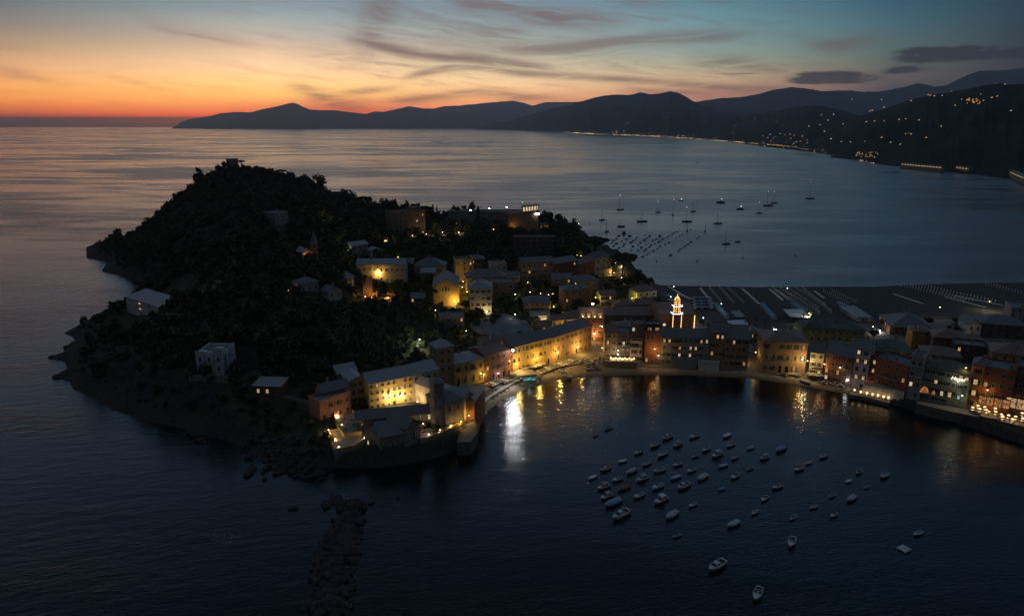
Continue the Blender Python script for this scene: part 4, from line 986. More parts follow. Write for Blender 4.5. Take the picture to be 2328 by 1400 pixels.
post(1369, 791, 2.6, WARM, 160, 'globe lamp on the corner of the purple house')
A, B, he, bz, t, w, d = FRONT['alley']
for i in range(4):
    lamp('globe', local('alley', w*(.14+.24*i), -.3, he+.6), (1, .6, .2), 60, 'small lamp lighting a dormer of the red alley house', group='lamps before the lit dormers', s=6, drop=-.2)
p = local('alley', w*.55, 6, he+5.5); lamp('flood', p, (1, .72, .5), 350, 'pinkish flood lamp on a mast above the dormers of the alley house', base=he+bz+1, s=40, cat='flood lamp')
post(1455, 806, 3.0, LEMON, 300, 'yellow-green lamp on the cream house foot beside the restaurant', kind='wall')
onwall('r4', 1489, 793, (1, .52, .12), 420, 'orange wall lamp on the red-brown house', off=.8, fwd=-2.0)
onwall('r4', 1497, 808, WARM, 60, 'strip lamp over the side door of the red-brown house', off=.4)
post(1697, 813, 3.4, SOD, 650, 'amber lamp at the mouth of the side street with parked cars', kind='street')
post(1718, 800, 5, SOD, 150, 'amber lamp on the flank of the palazzo in the side street', kind='street')
onwall('r8', 1823, 817, SOD, 480, 'amber lamp on the right corner of the broad reddish palazzo', off=1.0, s=8, fwd=-2.5)
onwall('r9', 1836, 820, (1, .80, .40), 650, 'pale lamp on the cream gabled house', off=1.6, fwd=-1.5)
onwall('r10', 1874, 827, ORA, 190, 'orange lamp high on the brick-red house', off=.8)
p = onfront('r10', 1926, 863, 1.5); lamp('flood', p, COOL, 200, 'white flood lamp by the flags at the end of the cafe tables', s=8, cat='flood lamp', base=p.z-3)
onwall('r10', 1910, 835, WARM, 50, 'small lamp under the awning of the brick-red house', off=.7)
onwall('r12', 1977, 869, (1,.3,.15), 30, 'small red lamp low on the dark red stepped house', off=.5)
post(2142, 826, 3, WARM, 130, 'terrace lamp behind the hotel roof')
onwall('r15', 2196, 836, ORA, 70, 'orange lamp under the eave of the narrow orange house', off=.8); onwall('r16', 2245, 886, ORA, 140, 'orange lamp over the glass restaurant roof', off=1.2, drop=.2)
onwall('r14', 2178, 866, (1, .95, .75), 90, 'lamp under the hotel sign', off=1.0); onwall('r14', 2188, 899, (.9, 1, .6), 50, 'greenish lamp at the hotel door', off=1.5)
post(1441, 776, 1.0, (1, .9, .8), 0, 'tiny lamp on the balcony of the cream house')
post(2121, 926, .9, (.35, 1, .45), 240, 'green-white lamp on the waterside steps below the hotel', s=24)
# restaurant terrace at the alley: a strip of bright table lamps
# village
for px, py, h, c, pw, lab in [
 (743,495,3,WARM,260,'lone lamp in the dark wood right of the grey hill villa'), (876,547,3.5,WARM,420,'bright lamp at the bend of the road below the castle'), (783,562,3,(.95,1,.6),260,'greenish lamp by the white garden wall'), (790,556,2.5,LEMON,120,'yellow-green lamp behind the greenish one'),
 (969,532,4,WARM,170,'road lamp at the corner of the castle hotel'), (938,535,3,WARM,140,'road lamp before the lit castle entrance'), (1006,528,4.5,WARM,360,'road lamp between the castle hotel and the pines'), (1043,528,4.5,WARM,360,'road lamp under the tall cypresses'),
 (1037,508,6,WARM,70,'small lamp among the trees above the castle road'), (1122,521,4,WARM,70,'dim white lamp in the trees left of the keep'),
 (860,619,5,SOD,900,'yellow lamp on the corner of the long pale yellow house'), (920,640,2,SOD,240,'yellow lamp at the door of the long pale yellow house'), (905,585,2,WARM,70,'lamp at the left corner of the roof terrace'), (920,587,2,WARM,120,'lamp in the middle of the roof terrace'),
 (1005,613,4,SOD,260,'yellow lamp at the foot of the house with the glowing skylight'), (806,661,2,SOD,260,'amber lamp at the gate of the ruined oratory'), (890,656,3,WARM,30,'small white lamp behind the ruined oratory'),
 (1034,685,4,SOD,950,'yellow lamp lighting the plain church front'), (1035,700,3,WARM,180,'globe lamp on the square before the plain church'), (1053,640,3,SOD,240,'upper lamp in the steep lane'), (1051,653,3,SOD,260,'middle lamp in the steep lane'), (1062,663,4,SOD,400,'lower lamp in the steep lane'),
 (1091,706,2.4,SOD,130,'lamp inside the lit archway below the apartment house'), (1108,708,2.5,(1,.9,.5),220,'lamp at the foot of the apartment house'),
 (1205,664,3,WARM,150,'garden lamp behind the pink villa, left'), (1229,667,3,WARM,150,'garden lamp behind the pink villa, middle'), (1257,668,3,WARM,150,'garden lamp behind the pink villa, right'), (1171,669,3,(.95,1,.7),150,'pale lamp on the path left of the pink villa'),
 (1222,694,2.5,(1,.55,.3),330,'lamp under the trees lighting the pink villa front'), (1259,697,3,LEMON,160,'yellow lamp in the bushes right of the pink villa'), (1171,714,4,COOL,160,'white street lamp left of the glass pavilion'), (1226,726,4,COOL,200,'white street lamp before the glass pavilion'),
 (1354,676,5,LEMON,420,'yellow lamp inside the tree above the orange flats'), (1437,678,3,LEMON,240,'yellow-green lamp by the pale house near the beach'), (1443,684,3,LEMON,200,'second yellow-green lamp by the pale house near the beach'),
 (1290,748,4,SOD,420,'yellow lamp on the cream house behind the row'),
 (1312,580,3,WARM,90,'left lamp of the villa garden stair'), (1321,581,3,WARM,90,'second lamp of the villa garden stair'), (1326,589,2,SOD,140,'amber lamp of the villa garden stair'), (1339,569,4,WARM,40,'small lamp up in the villa pines'), (1325,562,5,WARM,25,'tiny lamp highest in the villa pines'),
 (1399,598,3,WARM,120,'lamp on the terrace right of the tall villa'), (1413,604,4,WARM,260,'topmost lamp on the path below the leaning pine'), (1415,616,4,WARM,260,'middle lamp on the path below the leaning pine'), (1413,631,4,WARM,260,'lowest lamp on the path below the leaning pine'), (1396,620,3,SOD,330,'amber lamp lighting the foot of the tall villa'),
 (1174,520,3,ORA,260,'bright orange lamp at the foot of the castle keep'), (1190,504,6,SOD,60,'amber lamp on the castle keep wall'),
 (1105,640,2,COOL,0,'tiny lamp on the blue-roofed apartment house'), (1380,700,3,SOD,120,'amber lamp at the cream house below the tall villa garden'), (1060,752,3,WARM,90,'lamp at the corner of the concrete hall'), (990,705,3,WARM,80,'small lamp on the terrace below the broad pine'), (1140,655,3,SOD,110,'amber lamp in the lane behind the blue-roofed apartment house'), (1272,645,3,SOD,90,'amber lamp before the balcony house'), (1200,642,3,WARM,80,'lamp under the row of village houses'), (1115,590,3,WARM,60,'lamp above the small cream house'),
 (1985,742,4,WARM,160,'lamp on the promenade left of the big red villa'), (2194,767,3,WARM,90,'white lamp below the chapel-like house'), (2208,780,3,WARM,90,'reddish-white lamp among the dark right-hand roofs'), (2070,826,4,SOD,130,'amber lamp in the gap behind the stepped house'), (1720,752,4,COOL,140,'white lamp on the promenade behind the palazzo'), (1925,776,4,SOD,110,'amber lamp at the corner of the yellow house'), (2290,850,4,SOD,110,'amber lamp behind the dark end house'),
 (482,661,3,(.9,.95,1),130,'cold white lamp on the drive of the modern white house'), (380,686,3,WARM,60,'lamp at the garden gate of the modern white house'), (435,679,2,WARM,25,'small lamp on the dark western path'),
 (954,771,6,(.95,1,.75),900,'greenish-white lamp among bushes on the garden road'), (657,648,2,WARM,20,'upper tiny lamp in the western wood'), (657,660,2,WARM,20,'lower tiny lamp in the western wood'), (1247,670,2,WARM,40,'tiny garden lamp behind the pink villa')]:
    post(px, py, h, c, pw*2.5, lab, kind='street' if h >= 3.5 else 'globe')
for px, py, lab in [(1070,478,'left flood lamp on the castle roof edge'), (1112,474,'middle flood lamp on the castle roof edge'), (1152,471,'right flood lamp on the castle roof edge')]:
    p = onfront('c2', px, py, -2); lamp('flood', p, (1, .95, .6), 90, lab, base=p.z-2.4, s=40, cat='flood lamp')
for px in (1219, 1225):
    p = onfront('c3', px, 486, .6); lamp('flood', p, (1, 1, .9), 160, 'twin white flood lamps at the seaward corner of the castle', s=50, cat='flood lamp', group='twin castle flood lamps')
p = onfront('c2', 1188, 460, -6); lamp('globe', p, (.1, 1, .75), 0, 'green beacon on a mast above the castle', base=p.z-3.5, s=6, cat='beacon', name='beacon')
for px, py, lab in [(715,575,'orange lamp at the foot of the chapel belfry'), (694,584,'orange lamp before the chapel gable'), (722,588,'orange lamp below the chapel belfry')]:
    post(px, py, 1.6, (1, .42, .11), 600, lab)
for px, py, pw in [(846,675,420), (832,673,160), (858,676,200), (884,676,420)]:
    p, g = above(px, py, .8); p.y -= 1.5; lamp('globe', p, (1, .48, .10), pw, 'ground lamp lighting the ruined oratory', group='ground lamps of the ruin', s=8, drop=-.3)
# car park and north beach
for px, py, c, pw, lab in [(1532,651,COOL,120,'white lamp at the water end of the car park road'), (1525,674,COOL,260,'white lamp on the car park road behind the belfry'), (1557,697,COOL,320,'white lamp right of the belfry'), (1575,710,(.95,.9,1),320,'white lamp over the church corner'),
    (1599,722,COOL,220,'white lamp over the parked scooters'), (1673,739,COOL,200,'white lamp behind the brown corner house'), (1840,712,(1,.9,.6),1100,'lamp under the palms by the parasol rows'), (2137,698,WARM,160,'lamp behind the big red villa'), (2318,690,(1,.9,.5),300,'yellow lamp at the far end of the open beach'),
    (2250,685,(1,.85,.5),1100,'lamp lighting the far parasol rows'), (1640,690,COOL,60,'dim lamp among the beach cabins'), (1790,655,(1,.9,.7),40,'dim lamp at the head of a boardwalk')]:
    post(px, py, 6, c, pw*1.5, lab, kind='street')
# ------------------------------------------------------------------ terraces, walls, restaurants on the water
def deck(name, label, pts, top, wallm, floorm, thick=None, par=.0, cat='terrace', parm=None):
    """a raised terrace: polygon of photograph pixels at height top, with a parapet"""
    P_ = [at(x, y, top) for x, y in pts]; c = sum(P_, Vector())/len(P_)
    t = empty(name, (c.x, c.y, 0), 0, label, cat)
    q = MB(); n = len(P_); lo = -1.5
    vs = [(p.x-c.x, p.y-c.y, top) for p in P_]+[(p.x-c.x, p.y-c.y, lo) for p in P_]
    a = sum(P_[i].x*P_[(i+1) % n].y-P_[(i+1) % n].x*P_[i].y for i in range(n))
    sd_ = [(i, (i+1) % n, n+(i+1) % n, n+i) for i in range(n)]
    q.add(vs, [tuple(f[::-1]) for f in sd_] if a > 0 else sd_, 0); q.build('retaining_wall', wallm, t)
    q = MB(); top_f = tuple(range(n)) if a > 0 else tuple(range(n-1, -1, -1)); q.add([(x, y, z+.004) for x, y, z in vs[:n]], [top_f]); q.build('floor_paving', floorm, t)
    if par:
        q = MB()
        for i in range(n):
            p0, p1 = Vector(vs[i]), Vector(vs[(i+1) % n]); dd = p1-p0; L = dd.length
            if L < .3: continue
            M = Matrix.Translation(p0) @ Matrix.Rotation(math.atan2(dd.y, dd.x), 4, 'Z'); q.box(-.12, L+.12, -.15, .15, -.1, par, 0, M)
        q.build('parapet', parm or wallm, t)
    return t
PAVE = mat('terrace_paving', (.42,.33,.24), .8, .3, 1.2); QUAY = mat('quay_stone', (.16,.14,.12), .9, .4, .6, bmp=.1)
deck('dining_terrace', 'lit upper dining terrace between the pink house and the church', *DECKS['up'], W['stone'], PAVE, par=.9, parm=W['ochre'])
deck('dining_terrace', 'lit lower terrace on the sea wall, in front of the upper dining terrace', *DECKS['low'], W['stone'], PAVE, par=.9, parm=W['ochre'])
deck('lounger_terrace', 'church terrace with sun loungers on the sea wall', *DECKS['loung'], W['stone'], PAVE, par=.8, parm=W['ochre'])
deck('sea_wall', 'dark bastion wall at the point beside the boat slip', [(1050,966),(1078,956),(1086,985),(1070,1006),(1040,1008)], 4.4, QUAY, QUAY, cat='wall', par=.5)
deck('garden_terrace', 'walled garden terrace on the beach before the long grey house', [(1526,806),(1586,807),(1585,818),(1526,817)], 5.0, W['grey'], PAVE, par=.9)
deck('garden_terrace', 'low pale terrace wall right of the garden terrace', [(1588,822),(1635,824),(1635,828),(1588,826)], 4.0, W['white'], PAVE, par=.8)
deck('restaurant_terrace', 'restaurant terrace at the alley packed with brightly lit tables', [(1374,817),(1448,820),(1448,826),(1374,823)], 3.4, W['brown'], PAVE, par=.5)
deck('quay_terrace', 'pale waterside wall carrying the dark red house', [(1966,866),(2058,884),(2056,892),(1962,874)], 5.5, W['white'], PAVE)
deck('quay_terrace', 'low waterside terrace with rows of lamplit tables', [(1935,890),(1962,893),(2025,909),(2022,916),(1960,900),(1932,897)], 1.6, QUAY, PAVE)
deck('quay_terrace', 'stone quay terrace below the hotel', [(2087,911),(2200,930),(2228,944),(2222,952),(2120,930),(2082,920)], 3.2, QUAY, PAVE, par=.7)
deck('quay_terrace', 'restaurant quay with hanging lamps under the red house', [(2202,928),(2276,940),(2272,956),(2234,950),(2205,938)], 3.2, QUAY, PAVE, par=.5)
deck('quay_terrace', 'restaurant quay at the edge of town with a lit glass front', [(2272,944),(2440,975),(2440,1000),(2268,958)], 3.2, QUAY, PAVE, par=.5)
# glass fronts and arches that glow
def glassfront(key, x0, x1, z0, z1, n, m, label, off=.6, arch=False, roof=None):
    A, B, he, bz, t, w, d = FRONT[key]; tt = empty('glass_front', local(key, (x0+x1)*w/2, -off, z0), t.rotation_euler[2], label, 'glass front')
    W_2 = (x1-x0)*w/2; q = MB(); g = MB(); hz = z1-z0
    for i in range(n):
        a, b = -W_2+2*W_2*i/n+.12, -W_2+2*W_2*(i+1)/n-.12
        if arch:
            k = 9; vs = [((a+b)/2+(b-a)/2*math.cos(math.pi*j/k), -.02, hz*math.sin(math.pi*j/k)) for j in range(k+1)]; g.add(vs, [tuple(range(k+1))])
            for j in range(-k, k+1): pass
            q.tube(vs[0], vs[k], .07, None, 4)
            for j in range(k): q.tube(vs[j], vs[j+1], .12, None, 4)
            for j in (2, 4, 5, 7): q.tube(((a+b)/2, -.03, 0), vs[j], .05, None, 4)
        else:
            g.add([(a,0,.1),(b,0,.1),(b,0,hz),(a,0,hz)], [(0,1,2,3)])
            for xx in (a, (a+b)/2, b): q.box(xx-.06, xx+.06, -.06, .05, 0, hz)
            q.box(a, b, -.05, .04, hz*.55, hz*.6)
    if not arch: q.box(-W_2, W_2, -.1, .6, hz, hz+.25); q.box(-W_2, -W_2+.1, .05, off, 0, hz); q.box(W_2-.1, W_2, .05, off, 0, hz)
    g.build('glazing', m, tt); q.build('frame', IRON, tt); return tt
RG = emit('restaurant_glow', (1, .42, .13), .42, .9); RG2 = emit('restaurant_glow_pale', (1, .6, .28), .5, .85)
glassfront('r16', -.02, .98, 3.2, 6.4, 4, RG, 'glowing glass restaurant front under the red house', 3.0)
glassfront('r17', -.1, .9, 3.4, 7.2, 5, RG2, 'glowing glass restaurant front at the edge of town', 3.0)
glassfront('r14', .0, .22, 3.2, 5.9, 1, RG, 'big glowing arched window at the left of the hotel', .5, True)
glassfront('r14', .26, .36, 3.2, 5.2, 1, RG, 'small glowing arched window beside the big arch', .5, True)
glassfront('r14', .44, .52, 3.4, 5.2, 1, LIT[2], 'first lit ground-floor window of the hotel', .3)
glassfront('r14', .60, .69, 3.4, 5.4, 1, LIT[1], 'second lit ground-floor window of the hotel', .3)
glassfront('r14', .80, .87, 3.4, 5.0, 1, LIT[3], 'third lit ground-floor window of the hotel', .3)
# a string of small amber lights along the quay
q = MB(); a, b = at(2147, 933, 2.6), at(2219, 949, 2.6); n_ = 30; c = (a+b)/2
for i in range(n_+1):
    p = a.lerp(b, i/n_)-c; q.lathe([(.02,-.1),(.12 if i % 3 else .2,0),(.02,.1)], 5, 0, (p.x, p.y-.4, 0))
t = q.build('quay_light_string', emit('amber_strip', (1, .42, .14), 5)); t.location = c; tag(t, 'row of small amber lights along the stone quay', 'light string')
q = MB(); q.box(-.5, .5, -.06, .06, 0, 3); t = q.build('light_panel', emit('amber_panel', (1, .5, .16), 1.6)); t.location = at(2247, 951, .6); tag(t, 'upright amber light panel on the restaurant quay', 'light')
# tables with lamps
CLOTH = mat('table_cloth', (.62,.58,.5), .8); SHADE = mat('weathered_canvas', (.27,.25,.20), .9); CH = mat('cafe_chair', (.10,.09,.08), .6)
qt = MB(); qt.lathe([(.25, 0), (.05, .05), (.05, .7), (.55, .72), (.55, .76)], 8); m_tab = qt.mesh('tabletop', [CLOTH])
qt = MB()
for s in (-1, 1):
    qt.box(s*.85-.22, s*.85+.22, -.22, .22, .4, .46); qt.box(s*1.05-.03, s*1.05+.03, -.22, .22, .46, .9)
    for a_ in (-.2, .17):
        for b_ in (-.2, .17): qt.box(s*.85+a_, s*.85+a_+.03, b_, b_+.03, 0, .4)
m_chairs = qt.mesh('chairs', [CH])
ch1 = MB(); ch1.box(-.22, .22, -.22, .22, .4, .46); ch1.box(-.22, .22, .19, .24, .46, .92)
for a_ in (-.2, .17):
    for b_ in (-.2, .17): ch1.box(a_, a_+.03, b_, b_+.03, 0, .4)
m_chair = ch1.mesh('cafe_chair', [CH])
qs = MB(); qs.lathe([(.42,.0),(.5,.06),(.12,.42)], 10); m_shade = qs.mesh('lamp_shade', [emit('shade_glow', (1, .60, .26), 2.2)])
def table(p, label, group, lit=None, power=0, hang=.5, chairs=2):
    t = empty('cafe_table', p, rnd.uniform(0, 3), label, 'table', group); inst('tabletop', m_tab, t)
    for s in range(chairs):
        a_ = s*math.pi*2/max(chairs, 1)+.3
        c = inst('cafe_chair', m_chair, None, (p.x+.85*math.sin(a_+math.pi), p.y-.85*math.cos(a_+math.pi), p.z), a_+math.pi)
        tag(c, 'dark cafe chair at '+label, 'chair', 'chairs at '+group)
    if lit:
        sh_ = inst('lamp_shade', m_shade, t, (0, 0, .76+hang))
        if power:
            o = bpy.data.objects.new('lamp_light', lightdata(WARM, power, .1)); COL.objects.link(o); o.parent = t; o.location = (0, 0, .76+hang*.6)
for px, py in [(1942,891),(1956,895),(1974,893),(1970,898),(1986,896),(1983,901),(1997,898),(1995,903),(2010,901),(2008,906),(2019,908)]:
    table(at(px, py+2, 1.6), 'a table with a shaded lamp on the low waterside terrace', 'lamplit tables on the low waterside terrace', True, 12)
for px, py in [(2210,928),(2222,924),(2226,931),(2237,927),(2241,934),(2260,923),(2261,930),(2262,938)]:
    table(at(px, py+8, 3.2), 'a lamplit table on the quay under the red house', 'lamplit tables under the red house', True, 16, .9)
for px, py in [(2275,946),(2291,948),(2307,951),(2300,957),(2322,943),(2323,955),(2278,951)]:
    table(at(px, py+6, 3.2), 'a lamplit table on the quay at the edge of town', 'lamplit tables at the edge of town', True, 16, .9)
for i in range(11):
    px = 1389+i*5.2; table(at(px, 819.5+(i % 2)*2.0+i*.12, 3.4), 'a brightly lit table on the restaurant terrace by the alley', 'tables of the alley restaurant', True, 20, .45)
for i, (px, py) in enumerate([(1862,869),(1867,873),(1872,870),(1878,875),(1881,870),(1887,874),(1892,877),(1897,873),(1902,879),(1908,876),(1914,879),(1918,883)]):
    table(G(px, py), 'a table of the beach cafe before the brick-red house', 'beach cafe tables', None, 0, .4, 3)
for px, py in [(1205,866),(1212,868),(1219,866),(1226,862),(1222,871)]:
    table(G(px, py), 'a table on the sand by the beach bar', 'tables by the beach bar', None)
for px, py in [(783,953),(790,964),(800,955),(786,976),(803,966)]:
    table(at(px, py, 6.2), 'a white table on the upper dining terrace', 'tables of the dining terrace', None)
p = onfront('r3f', 1420, 803, 2.5); lamp('globe', Vector((p.x-3, p.y, 6)), (1, .8, .55), 420, 'bright cluster lamp over the alley restaurant', s=30)
p = onfront('r2', 1405, 796, 1.2); lamp('wall', p, WARM, 60, 'small white lamp on the house over the alley restaurant')
# sun loungers
ql = MB(); ql.box(-.3, .3, -.9, .5, .25, .33); ql.add([(-.3,.5,.25),(.3,.5,.25),(.3,.95,.7),(-.3,.95,.7),(-.3,.5,.33),(.3,.5,.33),(.3,.9,.76),(-.3,.9,.76)], [(3,2,1,0),(4,5,6,7),(0,1,5,4),(1,2,6,5),(2,3,7,6),(3,0,4,7)])
for x in (-.27, .22):
    for y in (-.85, .4): ql.box(x, x+.05, y, y+.05, 0, .25)
m_l = ql.mesh('sun_lounger', [mat('pale_canvas', (.6,.58,.52), .8)])
for i in range(10):
    p = at(960+(i % 5)*5.2, 985.5-(i % 5)*1.3+(i//5)*7, 5.2); tag(inst('sun_lounger', m_l, None, p, .5), 'pale sun lounger on the church terrace', 'sun lounger', 'sun loungers of the church terrace')
# parasols and awnings
def parasol(p, label, s=1.8, h=2.4, m=None, group=None, rz=0.):
    t = empty('parasol', p, rz, label, 'parasol', group); q = MB(); q.lathe([(.35, 0), (.35, .1), (.04, .12), (.03, h)], 6); q.build('pole', IRON, t)
    q = MB(); a = [(-s,-s,h-.35),(s,-s,h-.35),(s,s,h-.35),(-s,s,h-.35),(0,0,h+.25)]
    q.add(a, [(0,1,4),(1,2,4),(2,3,4),(3,0,4)]); q.add([(x, y, z-.06) for x, y, z in a], [(1,0,4),(2,1,4),(3,2,4),(0,3,4)])
    for i in range(4):
        x0, y0, z0 = a[i]; x1, y1, z1 = a[(i+1) % 4]; q.add([(x0,y0,z0-.3),(x1,y1,z1-.3),(x1,y1,z1),(x0,y0,z0)], [(0,1,2,3)])
    q.build('canopy', m or SHADE, t); return t
for px, py, lab in [(1845,860,'cream square parasol beside the cream gabled house, left of two'), (1860,862,'cream square parasol beside the cream gabled house, right of two'), (1180,852,'pinkish parasol behind the beach bar'), (1192,847,'cream parasol between the beach bar and the row building'),
    (1211,842,'grey parasol behind the row of beached boats'), (1222,838,'grey parasol under the second amber lamp'), (1231,834,'yellow-lit square parasol near the palm'), (1168,858,'pale parasol at the left corner of the row building')]:
    parasol(G(px, py), lab)
# beach bar
A = G(1194, 862); t = empty('beach_bar', A, .28, 'open beach bar with a flat canvas roof and a turquoise lit counter', 'beach bar')
q = MB(); q.box(-4.2, 4.2, -2.6, 3.4, 2.6, 2.75); q.box(-4.3, 4.3, -2.7, -2.6, 2.2, 2.8); q.box(-4.3, -4.2, -2.6, 3.4, 2.2, 2.8); q.box(4.2, 4.3, -2.6, 3.4, 2.2, 2.8); q.build('roof', SHADE, t)
q = MB()
for x in (-4.1, -1.4, 1.4, 4.1):
    for y in (-2.5, 3.2): q.box(x-.06, x+.06, y-.06, y+.06, 0, 2.6)
q.build('posts', STONE, t); q = MB(); q.box(-1.6, 3.9, -2.2, -1.6, 0, 1.1); q.build('counter', mat('teal_counter', (.08,.35,.36), .5), t)
q = MB(); q.box(-1.4, 3.6, -2.3, -2.22, .25, .95); q.build('lit_panel', emit('turquoise_light', (.10, .62, .62), .6, .8), t)
q = MB(); q.box(-4.15, -4.05, -2.4, 3.0, 2.0, 2.15); q.build('light_tube', emit('tube_light', (1, .9, .5), 2.2), t)
for x, c_l, pw in ((-3.2, (1,.85,.45), 130), (1.5, (.6,.95,1), 60)):
    o = bpy.data.objects.new('lamp_light', lightdata(c_l, pw, .1)); COL.objects.link(o); o.parent = t; o.location = (x, -1.5 if x > 0 else 0, 2.1)
# glass pavilion and cinema terraces in the gardens
deck('flat_roof_hall', 'low concrete hall with a curved flat roof below the village square', [(1068,741),(1090,722),(1150,716),(1200,738),(1212,752),(1170,768),(1110,760)], 7.5, W['grey'], RF['flat'], par=.6, cat='hall')
deck('flat_roof_hall', 'lower flat roof in front of the concrete hall', [(1110,766),(1165,772),(1180,790),(1130,790)], 6.0, W['grey'], RF['flat'], par=.5, cat='hall')
house('pav', 'glass garden pavilion with a glowing front and a blue-grey roof', (1206,727), (1252,727), 716, 8, 'sage', 'flat', .3, 'lead', 1, 5, lit={(0,2):1,(0,3):1}, ww=1.9, wh=2, cat='pavilion', name='garden_pavilion', chim=0)
q = MB(); q.add([(-2.4,-2.4,1.8),(2.4,-2.4,1.8),(2.4,2.4,1.8),(-2.4,2.4,1.8),(0,0,3.4)], [(0,1,4),(1,2,4),(2,3,4),(3,0,4)])
for x in (-2.3, 2.3):
    for y in (-2.3, 2.3): q.box(x-.05, x+.05, y-.05, y+.05, 0, 1.8)
o = q.build('tent', emit('lit_tent', (1, .75, .25), .8, .4)); o.location = G(1238, 737); tag(o, 'small glowing pointed tent below the garden pavilion', 'tent')
# garden and road walls
def wall(label, pts, h, m, th=.4, name='garden_wall'):
    P_ = [G(x, y) for x, y in pts]; c = P_[0]; q = MB()
    for p0, p1 in zip(P_[:-1], P_[1:]):
        L = math.hypot(p1.x-p0.x, p1.y-p0.y); a_ = math.atan2(p1.y-p0.y, p1.x-p0.x)
        z0, z1 = p0.z-c.z, p1.z-c.z; M = Matrix.Translation((p0.x-c.x, p0.y-c.y, 0)) @ Matrix.Rotation(a_, 4, 'Z')
        q.add([(0,-th/2,z0-2),(L,-th/2,z1-2),(L,th/2,z1-2),(0,th/2,z0-2),(0,-th/2,z0+h),(L,-th/2,z1+h),(L,th/2,z1+h),(0,th/2,z0+h)], [(3,2,1,0),(4,5,6,7),(0,1,5,4),(1,2,6,5),(2,3,7,6),(3,0,4,7)], 0, M)
    o = q.build(name, m); o.location = c; return tag(o, label, 'wall')
wall('long road wall under the castle lamps', [(925,540),(980,537),(1040,535),(1110,534),(1160,534)], 1.0, W['stone'])
wall('pale retaining wall below the long yellow house', [(806,626),(860,640),(925,654)], 1.2, W['cream'])
wall('low lit wall round the ruined oratory', [(808,670),(822,676),(846,680),(890,678)], .9, W['tawny'])
wall('sloping garden wall below the umbrella pine', [(958,684),(975,693),(990,698)], 1.1, W['cream'])
wall('road parapet before the apartment house', [(1030,712),(1070,716),(1130,720),(1180,730),(1240,744)], .9, W['stone'])
wall('dark cliff-top wall under the white castellated villa', [(430,868),(470,866),(520,868)], 2.6, W['stone'])
wall('garden wall along the path to the dining terrace', [(645,905),(690,915),(725,930)], 1.2, W['stone'])
wall('orange wall at the foot of the tall apartment house', [(1040,705),(1052,708),(1065,712)], 3.0, W['ochre'])
q = MB(); A = G(905, 790); Bp = G(925, 818); L = (Bp-A).length
wall('low stone edge of the promenade along the harbour beach', [(1070,940),(1090,922),(1110,905),(1140,886),(1170,868),(1215,853),(1260,838),(1300,829),(1340,820),(1372,812)], .35, W['stone'], 1.9, 'promenade_edge')
wall('steep pale ramp wall beside the lit bush', [(903,785),(918,812),(928,828)], .7, W['stone'])
